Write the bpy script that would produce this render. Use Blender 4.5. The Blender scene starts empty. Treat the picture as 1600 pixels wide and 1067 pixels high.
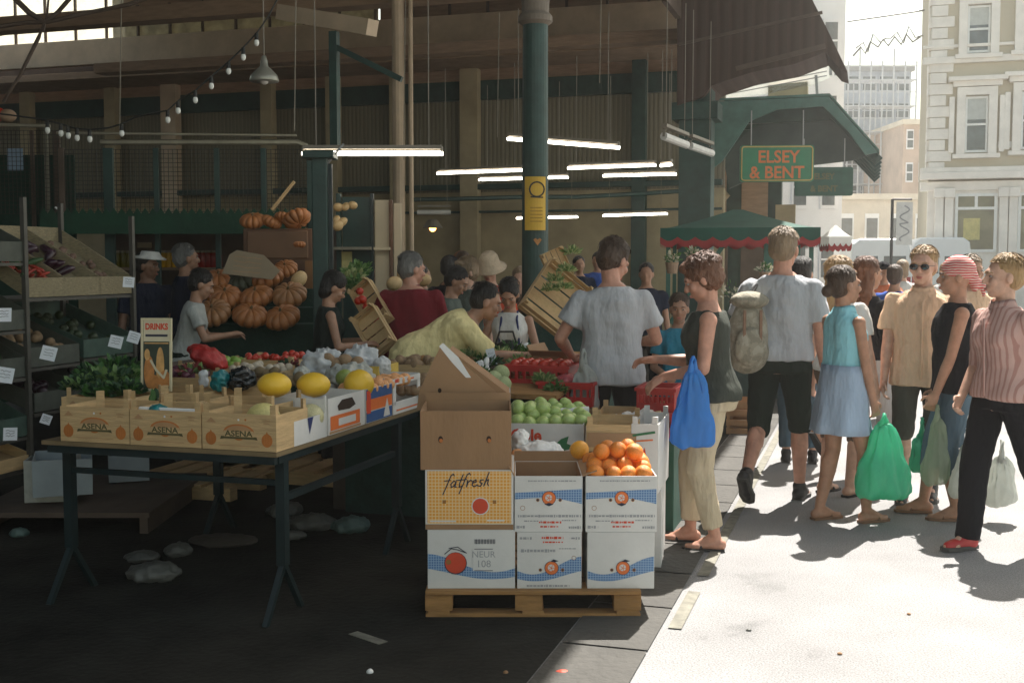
import bpy, math, random
from mathutils import Vector, Matrix, Euler
random.seed(11)
R = math.radians
SC = bpy.context.scene
COL = SC.collection
# ------------------------------------------------ camera, sky, sun, exposure
EYE = 1.62; F = 1800.0; PITCH = math.atan(123 / F)
cam_d = bpy.data.cameras.new('camera'); cam = bpy.data.objects.new('camera', cam_d); COL.objects.link(cam)
cam.location = (0, 0, EYE); cam.rotation_euler = (R(90) - PITCH, 0, 0)
cam_d.sensor_width = 36; cam_d.lens = 36 * F / 1600; cam_d.clip_end = 2000; cam_d.clip_start = .05
SC.camera = cam
SUN_EL = R(58); SUN_AZ = R(24)          # azimuth clockwise from +Y
w = bpy.data.worlds.new('World'); SC.world = w; w.use_nodes = True
nt = w.node_tree; bg = nt.nodes['Background']
sky = nt.nodes.new('ShaderNodeTexSky'); sky.sky_type = 'NISHITA'; sky.sun_disc = False
sky.sun_elevation = SUN_EL; sky.sun_rotation = SUN_AZ; sky.dust_density = 1.5; sky.air_density = 1.0
wm = nt.nodes.new('ShaderNodeMix'); wm.data_type = 'RGBA'; wm.blend_type = 'MULTIPLY'; wm.inputs[0].default_value = 1; wm.inputs[7].default_value = (1.0, .86, .60, 1)
nt.links.new(sky.outputs[0], wm.inputs[6]); nt.links.new(wm.outputs[2], bg.inputs[0]); bg.inputs[1].default_value = .125
sd = bpy.data.lights.new('sun', 'SUN'); sd.energy = 5; sd.angle = R(.5); sd.color = (1, .955, .89)
so = bpy.data.objects.new('sun', sd); COL.objects.link(so)
sdir = Vector((math.sin(SUN_AZ) * math.cos(SUN_EL), math.cos(SUN_AZ) * math.cos(SUN_EL), math.sin(SUN_EL)))
so.rotation_euler = sdir.to_track_quat('Z', 'Y').to_euler(); so.location = sdir * 60
SC.view_settings.view_transform = 'Standard'; SC.view_settings.look = 'None'; SC.view_settings.gamma = 1
SC.view_settings.exposure = 1.33
SC.cycles.max_bounces = 8; SC.cycles.diffuse_bounces = 5; SC.cycles.sample_clamp_indirect = 6

# ------------------------------------------------ pixel -> world (1600 x 1067 photograph)
CP, SP = math.cos(PITCH), math.sin(PITCH)
def P(px, py, Y):
    u = (px - 800) / F; v = (py - 533.5) / F
    t = Y / (CP - v * SP)
    return Vector((t * u, Y, EYE + t * (-SP - v * CP)))
def G(px, py, z=0.0):
    u = (px - 800) / F; v = (py - 533.5) / F
    t = (z - EYE) / (-SP - v * CP)
    return Vector((t * u, t * (CP - v * SP), z))
ANG = math.atan(.31)                       # street direction, clockwise from +Y
NV = Vector((math.cos(ANG), -math.sin(ANG), 0)); DV = Vector((math.sin(ANG), math.cos(ANG), 0))
HO = Vector((-1.03, 0, 0))
def H(a, b, z=0): return HO + NV * a + DV * b + Vector((0, 0, z))
def toH(p): q = p - HO; return (q.dot(NV), q.dot(DV), q.z)

# ------------------------------------------------ materials
MATS = {}
def mat(name, col, rough=.7, var=.15, scale=8, bump=0., bscale=None, metal=0., emit=None, estr=0, trans=0., alpha=1., stretch=(1, 1, 1), spec=None, bdist=.02, dirt=None, sub=0):
    if name in MATS: return MATS[name]
    m = bpy.data.materials.new(name); m.use_nodes = True; MATS[name] = m
    t = m.node_tree; b = t.nodes['Principled BSDF']
    c = (*col, 1)
    b.inputs['Roughness'].default_value = rough; b.inputs['Metallic'].default_value = metal
    if spec is not None: b.inputs['Specular IOR Level'].default_value = spec
    tc = t.nodes.new('ShaderNodeTexCoord'); mp = t.nodes.new('ShaderNodeMapping'); mp.inputs['Scale'].default_value = stretch
    t.links.new(tc.outputs['Object'], mp.inputs[0])
    n = t.nodes.new('ShaderNodeTexNoise'); n.inputs['Scale'].default_value = scale; n.inputs['Detail'].default_value = 5; n.inputs['Roughness'].default_value = .6
    t.links.new(mp.outputs[0], n.inputs['Vector'])
    r = t.nodes.new('ShaderNodeValToRGB')
    r.color_ramp.elements[0].position = .3; r.color_ramp.elements[1].position = .72
    r.color_ramp.elements[0].color = (*[max(0, x * (1 - var)) for x in col], 1)
    r.color_ramp.elements[1].color = (*[min(1, x * (1 + var)) for x in col], 1)
    if dirt: 
        e = r.color_ramp.elements.new(.36); e.color = r.color_ramp.elements[1].color; r.color_ramp.elements[0].color = (*dirt, 1)
    t.links.new(n.outputs[0], r.inputs[0]); t.links.new(r.outputs[0], b.inputs['Base Color'])
    if bump:
        n2 = t.nodes.new('ShaderNodeTexNoise'); n2.inputs['Scale'].default_value = bscale or scale * 3; n2.inputs['Detail'].default_value = 4
        t.links.new(mp.outputs[0], n2.inputs['Vector'])
        bp = t.nodes.new('ShaderNodeBump'); bp.inputs['Strength'].default_value = bump; bp.inputs['Distance'].default_value = bdist
        t.links.new(n2.outputs[0], bp.inputs['Height']); t.links.new(bp.outputs[0], b.inputs['Normal'])
    if emit:
        b.inputs['Emission Color'].default_value = (*emit, 1); b.inputs['Emission Strength'].default_value = estr
    if sub:
        b.inputs['Subsurface Weight'].default_value = sub; b.inputs['Subsurface Radius'].default_value = (.02, .008, .005)
    if trans:
        tr = t.nodes.new('ShaderNodeBsdfTranslucent'); mx = t.nodes.new('ShaderNodeMixShader'); mx.inputs[0].default_value = trans
        t.links.new(r.outputs[0], tr.inputs[0]); t.links.new(b.outputs[0], mx.inputs[1]); t.links.new(tr.outputs[0], mx.inputs[2])
        out = t.nodes['Material Output']; last = mx
        if alpha < 1:
            tp = t.nodes.new('ShaderNodeBsdfTransparent'); m2 = t.nodes.new('ShaderNodeMixShader'); m2.inputs[0].default_value = alpha
            t.links.new(tp.outputs[0], m2.inputs[1]); t.links.new(mx.outputs[0], m2.inputs[2]); last = m2
        t.links.new(last.outputs[0], out.inputs[0])
    return m
def cloth(name, col, **k):
    d = dict(rough=.9, var=.16, scale=7, bump=.5, bscale=8, stretch=(1, 1, .28), spec=.15, bdist=.12); d.update(k)
    return mat(name, col, **d)
def stripemat(name, c1, c2, scale, axis=0, rough=.8, duty=.5, bump=.0, dist=.6):
    if name in MATS: return MATS[name]
    m = mat(name, c1, rough); t = m.node_tree; b = t.nodes['Principled BSDF']
    tc = t.nodes.new('ShaderNodeTexCoord'); wv = t.nodes.new('ShaderNodeTexWave'); wv.bands_direction = 'XYZ'[axis]
    wv.inputs['Scale'].default_value = scale; wv.inputs['Distortion'].default_value = dist; wv.inputs['Detail'].default_value = 1
    t.links.new(tc.outputs['Object'], wv.inputs[0])
    r = t.nodes.new('ShaderNodeValToRGB'); r.color_ramp.elements[0].position = duty - .08; r.color_ramp.elements[1].position = duty + .08
    r.color_ramp.elements[0].color = (*c1, 1); r.color_ramp.elements[1].color = (*c2, 1)
    t.links.new(wv.outputs[0], r.inputs[0]); t.links.new(r.outputs[0], b.inputs['Base Color'])
    if bump:
        bp = t.nodes.new('ShaderNodeBump'); bp.inputs['Strength'].default_value = bump; bp.inputs['Distance'].default_value = .03
        t.links.new(wv.outputs[0], bp.inputs['Height']); t.links.new(bp.outputs[0], b.inputs['Normal'])
    return m
def gridmat(name, c1, c2, step, line, rough=.6, plane='XZ'):
    """printed check: thin lines of c2 over c1, spacing in metres"""
    if name in MATS: return MATS[name]
    m = mat(name, c1, rough); t = m.node_tree; b = t.nodes['Principled BSDF']
    tc = t.nodes.new('ShaderNodeTexCoord'); sp = t.nodes.new('ShaderNodeSeparateXYZ'); t.links.new(tc.outputs['Object'], sp.inputs[0])
    outs = []
    for ax in plane:
        a = t.nodes.new('ShaderNodeMath'); a.operation = 'PINGPONG'; a.inputs[1].default_value = step / 2
        t.links.new(sp.outputs[ax], a.inputs[0])
        l = t.nodes.new('ShaderNodeMath'); l.operation = 'LESS_THAN'; l.inputs[1].default_value = line / 2
        t.links.new(a.outputs[0], l.inputs[0]); outs.append(l)
    mx = t.nodes.new('ShaderNodeMath'); mx.operation = 'MAXIMUM'; t.links.new(outs[0].outputs[0], mx.inputs[0]); t.links.new(outs[1].outputs[0], mx.inputs[1])
    c = t.nodes.new('ShaderNodeMix'); c.data_type = 'RGBA'; c.inputs[6].default_value = (*c1, 1); c.inputs[7].default_value = (*c2, 1)
    t.links.new(mx.outputs[0], c.inputs[0]); t.links.new(c.outputs[2], b.inputs['Base Color'])
    return m

# ------------------------------------------------ mesh builder
class MB:
    def __init__(s): s.v = []; s.f = []; s.m = []
    def add(s, vs, fs, mi=0, M=None):
        o = len(s.v)
        s.v += [tuple(M @ Vector(p)) if M is not None else tuple(p) for p in vs]
        s.f += [tuple(i + o for i in f) for f in fs]; s.m += [mi] * len(fs); return s
    def box(s, c, d, mi=0, M=None):
        x, y, z = c; a, b, h = d[0] / 2, d[1] / 2, d[2] / 2
        vs = [(x - a, y - b, z - h), (x + a, y - b, z - h), (x + a, y + b, z - h), (x - a, y + b, z - h), (x - a, y - b, z + h), (x + a, y - b, z + h), (x + a, y + b, z + h), (x - a, y + b, z + h)]
        return s.add(vs, [(0, 3, 2, 1), (4, 5, 6, 7), (0, 1, 5, 4), (1, 2, 6, 5), (2, 3, 7, 6), (3, 0, 4, 7)], mi, M)
    def bar(s, p, q, w, h=None, mi=0):
        p, q = Vector(p), Vector(q); d = q - p; L = d.length
        M = Matrix.Translation((p + q) / 2) @ d.to_track_quat('X', 'Z').to_matrix().to_4x4()
        return s.box((0, 0, 0), (L, w, h or w), mi, M)
    def tube(s, p, q, r0, r1=None, n=10, mi=0, cap=True):
        p, q = Vector(p), Vector(q); r1 = r0 if r1 is None else r1; d = q - p
        qn = d.to_track_quat('Z', 'X'); vs = []
        for c, r in ((p, r0), (q, r1)):
            for i in range(n):
                a = 2 * math.pi * i / n; vs.append(c + qn @ Vector((math.cos(a) * r, math.sin(a) * r, 0)))
        fs = [(i, (i + 1) % n, n + (i + 1) % n, n + i) for i in range(n)]
        if cap: fs += [tuple(range(n - 1, -1, -1)), tuple(range(n, 2 * n))]
        return s.add(vs, fs, mi)
    def path(s, pts, r, n=6, mi=0):
        pts = [Vector(p) for p in pts]; rings = []; o = len(s.v)
        for i, p in enumerate(pts):
            d = (pts[min(i + 1, len(pts) - 1)] - pts[max(i - 1, 0)]); qn = d.to_track_quat('Z', 'X')
            rr = r[i] if isinstance(r, (list, tuple)) else r
            s.v += [tuple(p + qn @ Vector((math.cos(2 * math.pi * k / n) * rr, math.sin(2 * math.pi * k / n) * rr, 0))) for k in range(n)]
        fs = []
        for i in range(len(pts) - 1):
            for k in range(n): fs.append((o + i * n + k, o + i * n + (k + 1) % n, o + (i + 1) * n + (k + 1) % n, o + (i + 1) * n + k))
        fs += [tuple(o + k for k in range(n - 1, -1, -1)), tuple(o + (len(pts) - 1) * n + k for k in range(n))]
        s.f += fs; s.m += [mi] * len(fs); return s
    def ell(s, c, r, mi=0, M=None, nu=16, nv=10, fn=None):
        c = Vector(c); vs = []
        for j in range(1, nv):
            ph = math.pi * j / nv
            for i in range(nu):
                th = 2 * math.pi * i / nu
                k = fn(th, ph) if fn else 1
                vs.append(Vector((math.sin(ph) * math.cos(th) * r[0] * k, math.sin(ph) * math.sin(th) * r[1] * k, math.cos(ph) * r[2] * (fn(th, ph) if fn else 1))))
        k0 = fn(0, 0) if fn else 1; k1 = fn(0, math.pi) if fn else 1
        vs += [Vector((0, 0, r[2] * k0)), Vector((0, 0, -r[2] * k1))]
        if M is not None: vs = [M @ q for q in vs]
        vs = [q + c for q in vs]; fs = []
        for j in range(nv - 2):
            for i in range(nu): fs.append((j * nu + i, (j + 1) * nu + i, (j + 1) * nu + (i + 1) % nu, j * nu + (i + 1) % nu))
        a = (nv - 1) * nu
        for i in range(nu): fs.append((a, i, (i + 1) % nu)); fs.append((a + 1, (nv - 2) * nu + (i + 1) % nu, (nv - 2) * nu + i))
        return s.add(vs, fs, mi)
    def rings(s, rs, mi=0, cap=True):
        n = len(rs[0]); o = len(s.v)
        for r in rs: s.v += [tuple(p) for p in r]
        fs = [(o + i * n + k, o + i * n + (k + 1) % n, o + (i + 1) * n + (k + 1) % n, o + (i + 1) * n + k) for i in range(len(rs) - 1) for k in range(n)]
        if cap: fs += [tuple(o + k for k in range(n - 1, -1, -1)), tuple(o + (len(rs) - 1) * n + k for k in range(n))]
        s.f += fs; s.m += [mi] * len(fs); return s
    def lathe(s, prof, n=20, mi=0, M=None, cap=True, c=(0, 0)):
        rs = [[(M @ Vector((c[0] + r * math.cos(2 * math.pi * k / n), c[1] + r * math.sin(2 * math.pi * k / n), z))) if M is not None else Vector((c[0] + r * math.cos(2 * math.pi * k / n), c[1] + r * math.sin(2 * math.pi * k / n), z)) for k in range(n)] for r, z in prof]
        return s.rings(rs, mi, cap)
    def prism(s, pts, v, mi=0):
        """polygon pts (3D) extruded by vector v"""
        n = len(pts); v = Vector(v); a = [Vector(p) for p in pts]; b = [p + v for p in a]
        return s.add(a + b, [tuple(range(n)), tuple(range(2 * n - 1, n - 1, -1))] + [(i, i + n, (i + 1) % n + n, (i + 1) % n) for i in range(n)], mi)
    def build(s, name, mats=None, parent=None, bevel=0, smooth=False, loc=None, rot=0, sub=0):
        me = bpy.data.meshes.new(name); me.from_pydata([tuple(p) for p in s.v], [], s.f)
        if mats is not None:
            for m in (mats if isinstance(mats, (list, tuple)) else [mats]): me.materials.append(m)
            if len(me.materials) > 1: me.polygons.foreach_set('material_index', s.m)
        if smooth: me.polygons.foreach_set('use_smooth', [True] * len(me.polygons))
        me.update()
        o = bpy.data.objects.new(name, me); COL.objects.link(o)
        if parent is not None: o.parent = parent
        if loc is not None: o.location = loc
        if rot: o.rotation_euler = (0, 0, rot)
        if bevel:
            b = o.modifiers.new('bevel', 'BEVEL'); b.width = bevel; b.segments = 2; b.limit_method = 'ANGLE'
        if sub:
            q = o.modifiers.new('sub', 'SUBSURF'); q.levels = sub; q.render_levels = sub
        return o
def tag(o, label=None, cat=None, group=None, kind=None):
    if label: o['label'] = label
    if cat: o['category'] = cat
    if group: o['group'] = group
    if kind: o['kind'] = kind
    return o
def empty(name, loc, label, cat, rot=0, group=None):
    o = bpy.data.objects.new(name, None); COL.objects.link(o); o.empty_display_size = .1
    o.location = loc; o.rotation_euler = rot if isinstance(rot, (tuple, list, Euler)) else (0, 0, rot)
    return tag(o, label, cat, group)
KIDS = {}
def copy_tree(o, parent=None, loc=None, rot=None, label=None):
    c = o.copy(); COL.objects.link(c)
    if parent is not None: c.parent = parent
    if loc is not None: c.location = loc
    if rot is not None: c.rotation_euler = rot if isinstance(rot, (tuple, list, Euler)) else (0, 0, rot)
    if label: c['label'] = label
    for ch in list(o.children): copy_tree(ch, c)
    return c
_tc = {}
def text_polys(txt, size=1., shear=0., bold=0.):
    """outline text as flat polygons, returns (verts2d, faces), centred"""
    k = (txt, size, shear, bold)
    if k in _tc: return _tc[k]
    cu = bpy.data.curves.new('text', 'FONT'); cu.body = txt; cu.size = size; cu.shear = shear; cu.offset = bold
    cu.align_x = 'CENTER'; cu.align_y = 'CENTER'; cu.resolution_u = 3
    ob = bpy.data.objects.new('text', cu); me = bpy.data.meshes.new_from_object(ob)
    r = ([(v.co.x, v.co.y) for v in me.vertices], [tuple(p.vertices) for p in me.polygons])
    bpy.data.objects.remove(ob); bpy.data.meshes.remove(me); _tc[k] = r; return r
class Decal(MB):
    """flat print laid on a panel: local u (right), v (up), n (out)"""
    def __init__(s, o, u, v, n): super().__init__(); s.o, s.u, s.w, s.n = Vector(o), Vector(u), Vector(v), Vector(n)
    def pt(s, x, y, h): return s.o + s.u * x + s.w * y + s.n * h
    def poly(s, pts, mi=0, h=.001): return s.add([s.pt(x, y, h) for x, y in pts], [tuple(range(len(pts)))], mi)
    def disc(s, x, y, rx, ry=None, mi=0, h=.001, n=20): return s.poly([(x + rx * math.cos(2 * math.pi * i / n), y + (ry or rx) * math.sin(2 * math.pi * i / n)) for i in range(n)], mi, h)
    def rect(s, x, y, w, hh, mi=0, h=.001): return s.poly([(x - w / 2, y - hh / 2), (x + w / 2, y - hh / 2), (x + w / 2, y + hh / 2), (x - w / 2, y + hh / 2)], mi, h)
    def text(s, t, x, y, size, mi=0, h=.0015, shear=0, sx=1, bold=0.):
        v, f = text_polys(t, size, shear, bold)
        return s.add([s.pt(x + a * sx, y + b, h) for a, b in v], f, mi)
    def stroke(s, pts, wd, mi=0, h=.0015):
        for (x0, y0), (x1, y1) in zip(pts, pts[1:]):
            d = Vector((x1 - x0, y1 - y0)); L = d.length or 1e-6; nx, ny = -d.y / L * wd / 2, d.x / L * wd / 2; ex, ey = d.x / L * wd * .3, d.y / L * wd * .3
            s.poly([(x0 - ex + nx, y0 - ey + ny), (x0 - ex - nx, y0 - ey - ny), (x1 + ex - nx, y1 + ey - ny), (x1 + ex + nx, y1 + ey + ny)], mi, h); h += .00002
        return s
# ------------------------------------------------ the setting
def asphalt():
    m = mat('asphalt', (.30, .298, .30), .92, .16, 1.3, bump=.5, bscale=90, dirt=(.21, .21, .21)); t = m.node_tree; b = t.nodes['Principled BSDF']
    n = t.nodes.new('ShaderNodeTexNoise'); n.inputs['Scale'].default_value = 130; n.inputs['Detail'].default_value = 2
    tc = t.nodes.new('ShaderNodeTexCoord'); t.links.new(tc.outputs['Object'], n.inputs[0])
    r = t.nodes.new('ShaderNodeValToRGB'); r.color_ramp.elements[0].position = .34; r.color_ramp.elements[1].position = .62
    r.color_ramp.elements[0].color = (.62, .62, .62, 1); r.color_ramp.elements[1].color = (1.1, 1.08, 1.06, 1)
    t.links.new(n.outputs[0], r.inputs[0])
    mx = t.nodes.new('ShaderNodeMix'); mx.data_type = 'RGBA'; mx.blend_type = 'MULTIPLY'; mx.inputs[0].default_value = 1
    src = b.inputs['Base Color'].links[0].from_socket
    t.links.new(src, mx.inputs[6]); t.links.new(r.outputs[0], mx.inputs[7]); t.links.new(mx.outputs[2], b.inputs['Base Color'])
    return m
g = MB(); g.add([(-400, -100, 0), (400, -100, 0), (400, 900, 0), (-400, 900, 0)], [(0, 1, 2, 3)])
tag(g.build('road', asphalt()), kind='structure')
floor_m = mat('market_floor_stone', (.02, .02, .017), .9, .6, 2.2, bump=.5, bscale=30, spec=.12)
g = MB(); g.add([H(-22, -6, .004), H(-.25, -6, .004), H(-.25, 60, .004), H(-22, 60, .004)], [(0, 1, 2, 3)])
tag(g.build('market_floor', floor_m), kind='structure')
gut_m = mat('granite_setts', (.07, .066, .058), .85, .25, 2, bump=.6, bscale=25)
g = MB()
for i in range(70):
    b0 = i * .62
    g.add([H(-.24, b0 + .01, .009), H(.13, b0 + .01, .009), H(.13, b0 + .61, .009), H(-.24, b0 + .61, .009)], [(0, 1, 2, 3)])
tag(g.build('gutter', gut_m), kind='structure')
ylm = mat('worn_yellow_paint', (.19, .18, .145), .85, .4, 14, dirt=(.12, .11, .1))
g = MB()
for b0, b1 in ((5.3, 5.9), (6.2, 12), (12.6, 30)):
    g.add([H(.16, b0, .006), H(.22, b0, .006), H(.22, b1, .006), H(.16, b1, .006)], [(0, 1, 2, 3)])
tag(g.build('road_marking', ylm), kind='structure')
for i, (px, py, L, a) in enumerate(((575, 998, .2, 2.4),)):
    p = G(px, py); g = MB(); g.box((0, 0, .006), (L, .05, .003)); tag(g.build('road_marking', ylm, loc=p, rot=a), kind='structure')

# ------------------------------------------------ market hall (local x = towards the street, y = along it)
HR = -ANG
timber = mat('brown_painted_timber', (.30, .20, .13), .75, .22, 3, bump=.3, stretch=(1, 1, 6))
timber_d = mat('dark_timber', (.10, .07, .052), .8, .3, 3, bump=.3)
beam_m = mat('dusty_beam_paint', (.52, .40, .28), .7, .18, 2)
green_d = mat('dark_green_paint', (.018, .05, .042), .5, .3, 5, bump=.15)
green_m = mat('market_green_paint', (.03, .115, .085), .5, .25, 5, bump=.15)
wall_m = mat('ochre_plaster', (.38, .31, .19), .85, .2, 1.5)
wallb = stripemat('boarded_wall', (.24, .215, .15), (.18, .16, .11), 3.2, 0, duty=.12, bump=.3)
glass_l = mat('dirty_roof_glass', (.75, .7, .55), .4, .2, 6, trans=.75, alpha=.45)
hall = empty('market_hall', HO, 'tall open sided market hall with brown beams, green iron columns and tube lights', 'building', HR)
WB = 25.0     # back wall distance along the street direction
def hall_part(name, mb, m, **k): return mb.build(name, m, hall, **k)
hall_part('floor_slab', MB().box((-12, 25.6, .03), (19, 1.0, .05)), wall_m)
# back wall: lower plaster, upper boards, dark band
hall_part('back_wall', MB().box((-12.4, WB + .2, 1.6), (20.8, .3, 3.2)), wall_m)
hall_part('boarded_panel', MB().box((-12.4, WB + .16, 4.22), (20.8, .22, 2.04)), wallb)
hall_part('fascia', MB().box((-12.4, WB + .05, 5.45), (20.8, .3, .42)), green_d)
hall_part('upper_panel', MB().box((-12.4, WB + .14, 6.1), (20.8, .2, .9)), timber)
for z, d, h, m in ((5.98, 1.5, .16, timber), (6.2, .9, .2, timber_d), (6.72, .5, .6, beam_m), (3.3, .2, .12, green_d), (2.75, .12, .05, green_d)):
    hall_part('beam', MB().box((-12.4, WB - d / 2 - .12, z), (20.8, d, h)), m, bevel=.01)
# pilasters on the back wall
for px in (280, 430, 628, 740, 1000, 60, 190, 530):
    a = toH(P(px, 410, 26.5 if px > 500 else 29))[0]
    # solve a so that the pilaster stands on the wall line b = WB
    u = (px - 800) / F
    # X = u*Y ; point = HO + a N + WB D
    a = (u * (DV.y * WB) - HO.x - DV.x * WB) / (NV.x - u * NV.y)
    wd = .42 if px in (280, 740) else .3
    hall_part('pilaster', MB().box((a, WB - .2, 2.95), (wd, .25, 5.9)), (beam_m if px == 280 else wall_m) if px != 1000 else green_d, bevel=.01)
# fanlight above top beam
m = MB(); gl = MB()
for i in range(23):
    x = -22.5 + i * .9
    zt = 6.35 + .75 * math.sqrt(max(0, 1 - ((x + 12.5) / 9.5) ** 2)) if abs(x + 12.5) < 9.5 else 6.5
    m.box((x, WB - .1, 7.4 if i > 6 else 8.3), (.05, .06, .95 if i > 6 else 2.7))
for k in range(40):
    if k > 33: break
    x0, x1 = -22.5 + k * .6, -22.5 + (k + 1) * .6
    f = lambda x: 6.95 + .75 * math.sqrt(max(0, 1 - ((x + 12.5) / 10) ** 2))
    m.bar((x0, WB - .15, f(x0)), (x1, WB - .15, f(x1)), .14, .1)
gl.box((-19.7, WB - .05, 8.3), (6.2, .01, 2.8))
hall_part('dull_glazing', MB().box((-13.4, WB - .05, 7.5), (7.1, .01, 1.2)), mat('dull_glass', (.32, .29, .2), .6, .3, 5, trans=.35))  # darker, less translucent panes than the fanlight glazing
hall_part('gable_boarding', MB().box((-5.9, WB - .04, 7.5), (7.8, .03, 1.2)), timber)
hall_part('fanlight_glazing', gl, glass_l); hall_part('fanlight_rib', m, timber_d)
# roof: solid slopes on timber rafters
roof_m = mat('slate_roof', (.06, .055, .05), .8, .2, 2)
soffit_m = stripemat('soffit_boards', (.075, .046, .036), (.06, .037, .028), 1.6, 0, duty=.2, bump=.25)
hall_part('roof', MB().prism([(-16.6, 1.5, 8.1), (-2.4, 1.5, 8.1), (-2.4, 1.5, 8.25), (-12, 1.5, 10), (-16.6, 1.5, 9.1)], (0, WB - 1.2, 0)).prism([(-23, 1.5, 8.1), (-16.61, 1.5, 8.1), (-16.61, 1.5, 9.1), (-23, 1.5, 8.3)], (0, 14, 0)).prism([(-23, -5, 8.1), (-7, -5, 8.1), (-12, -5, 10), (-23, -5, 8.3)], (0, 6.49, 0)), roof_m)  # near-left section is out of view, brought forward to darken the left
r2 = MB()
for i in range(9): r2.box((-9.5, 1.8 + i * 2.9, 7.98), (14.2, .18, .24))
hall_part('roof_tie_beam', r2, timber)
# wall plate over the column line and street side canopy
hall_part('wall_plate', MB().box((-2.35, 11.4, 7.75), (.35, 26, .7)), timber_d)
can = MB()
can.prism([(-2.6, 2.0, 8.12), (.36, 2.0, 7.9), (.36, 2.0, 8.0), (-2.6, 2.0, 8.3)], (0, 18.4, 0))
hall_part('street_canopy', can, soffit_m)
sb = MB()
for i in range(10): 
    y = 2.6 + i * 1.95; sb.bar((-2.3, y, 8.0), (.28, y, 7.82), .1, .12)
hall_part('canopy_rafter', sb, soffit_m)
hall_part('gutter_board', MB().box((.37, 11.2, 7.9), (.08, 18.5, .22)), green_d)
hall_part('upper_street_wall', MB().prism([(-2.3, 19, 5.8), (-2.3, 20.4, 5.8), (-2.3, 20.4, 7.9), (-2.3, 19, 7.9)], (.1, 0, 0)), timber_d)
# dark gable end closing the canopy far end
def hall_plane(pts, b):
    out = []
    for px, py in pts:
        d = P(px, py, 1.0) - Vector((0, 0, EYE)); k = ((HO + DV * b) - Vector((0, 0, 0))).dot(DV) / d.dot(DV); out.append(Vector(toH(Vector((0, 0, EYE)) + d * k)))
    return out
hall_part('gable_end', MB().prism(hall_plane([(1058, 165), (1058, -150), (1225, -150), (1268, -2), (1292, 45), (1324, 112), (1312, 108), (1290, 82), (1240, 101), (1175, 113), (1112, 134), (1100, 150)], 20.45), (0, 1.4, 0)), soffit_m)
hall_part('gable_moulding', MB().bar(*hall_plane([(1150, 108), (1290, 72)], 20.43), .03, .08).bar(*hall_plane([(1060, 70), (1285, 20)], 20.43), .03, .05), timber_d)
# columns on the street line
def iron_column(x, y, r, cap_z, top):
    c = hall_part('column', MB().lathe([(r * 1.5, 0), (r * 1.5, .25), (r * 1.15, .35), (r * 1.06, .5), (r, .9), (r * .93, cap_z)], 24, c=(x, y)), green_d, smooth=False)
    k = MB().lathe([(r * .95, cap_z), (r * 1.25, cap_z + .03), (r * 1.25, cap_z + .08), (r * 1.0, cap_z + .12), (r * 1.05, cap_z + .3), (r * 1.7, cap_z + .6), (r * 1.8, cap_z + .72)], 24, c=(x, y)).box((x, y, cap_z + .8), (r * 4, r * 4, .16)).box((x, y, (cap_z + top) / 2 + .4), (r * 2, r * 2, top - cap_z - .8))
    k.build('capital', mat('stone_capital', (.16, .13, .1), .7, .2, 6, bump=.2), c)
cx, cy, _ = toH(P(836, 410, 11.0))
iron_column(cx, cy, .128, 3.84, 7.2)
iron_column(cx, cy + 7.5 if False else -.6, .128, 3.84, 7.2)
pcx, pcy, _ = toH(P(1087, 410, 20.5))
hall_part('corner_pier', MB().box((pcx, pcy, 2.35), (.56, .5, 4.7)).box((pcx, pcy, 4.25), (.8, .7, .3)).box((pcx, pcy, .3), (.68, .6, .6)), green_d, bevel=.01)
# rafter/beam in left top corner: bracket beam ending near pixel 580,45
p0 = toH(P(440, 20, 13.5)); p1 = toH(P(582, 44, 12.6))
hall_part('bracket_beam', MB().bar(p0, p1, .16, .17), beam_m)
pb = toH(P(522, 50, 12.9)); 
hall_part('hanging_post', MB().bar(pb, (pb[0], pb[1], 2.9), .09, .09).bar((pb[0], pb[1], 4.0), (pb[0] + .8, pb[1], 3.6), .05, .06), green_d)
sp = toH(P(622, 100, 19)); hall_part('slim_post', MB().tube((sp[0], sp[1], 0), (sp[0], sp[1], 6), .1, .1, 12).tube((sp[0] + .22, sp[1], 0), (sp[0] + .22, sp[1], 6), .04, .04, 8), beam_m)
# ceiling beams deeper in the hall, seen as broad bands
hall_part('cross_beam', MB().box((-9, 18.2, 5.98), (14, .35, .26)), timber)
hall_part('cross_beam', MB().box((-8.3, 21.5, 5.72), (13, .4, .2)), timber)
# left side wall closes the hall
side_m = mat('sooty_brick', (.05, .04, .032), .9, .3, 6, bump=.4)
hall_part('side_wall', MB().box((-22.9, 10.2, 3.7), (.3, 30.4, 7.4)), side_m)
hall_part('unseen_shade_wall', MB().box((-13.2, -5.0, 3.7), (19.0, .3, 7.4)), side_m)  # unseen wall added behind the camera to darken the left side
# cables hanging
cb = MB()
for px, y0, y1, Y in ((463, 0, 205, 12), (190, 40, 205, 13), (940, 10, 130, 16), (634, 0, 250, 15), (780, 80, 215, 17)):
    hall_part('hanging_cable', MB().tube(toH(P(px, y0 - 60, Y)), toH(P(px - 3, y1, Y)), .006, .006, 5), mat('grey_cable', (.25, .22, .17), .6))
# pipes / conduit
hall_part('conduit', MB().path([toH(P(x, y, 23.6)) for x, y in ((640, 312), (720, 311), (820, 308), (900, 308), (1000, 303), (1060, 299))], .045), green_d)

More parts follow.
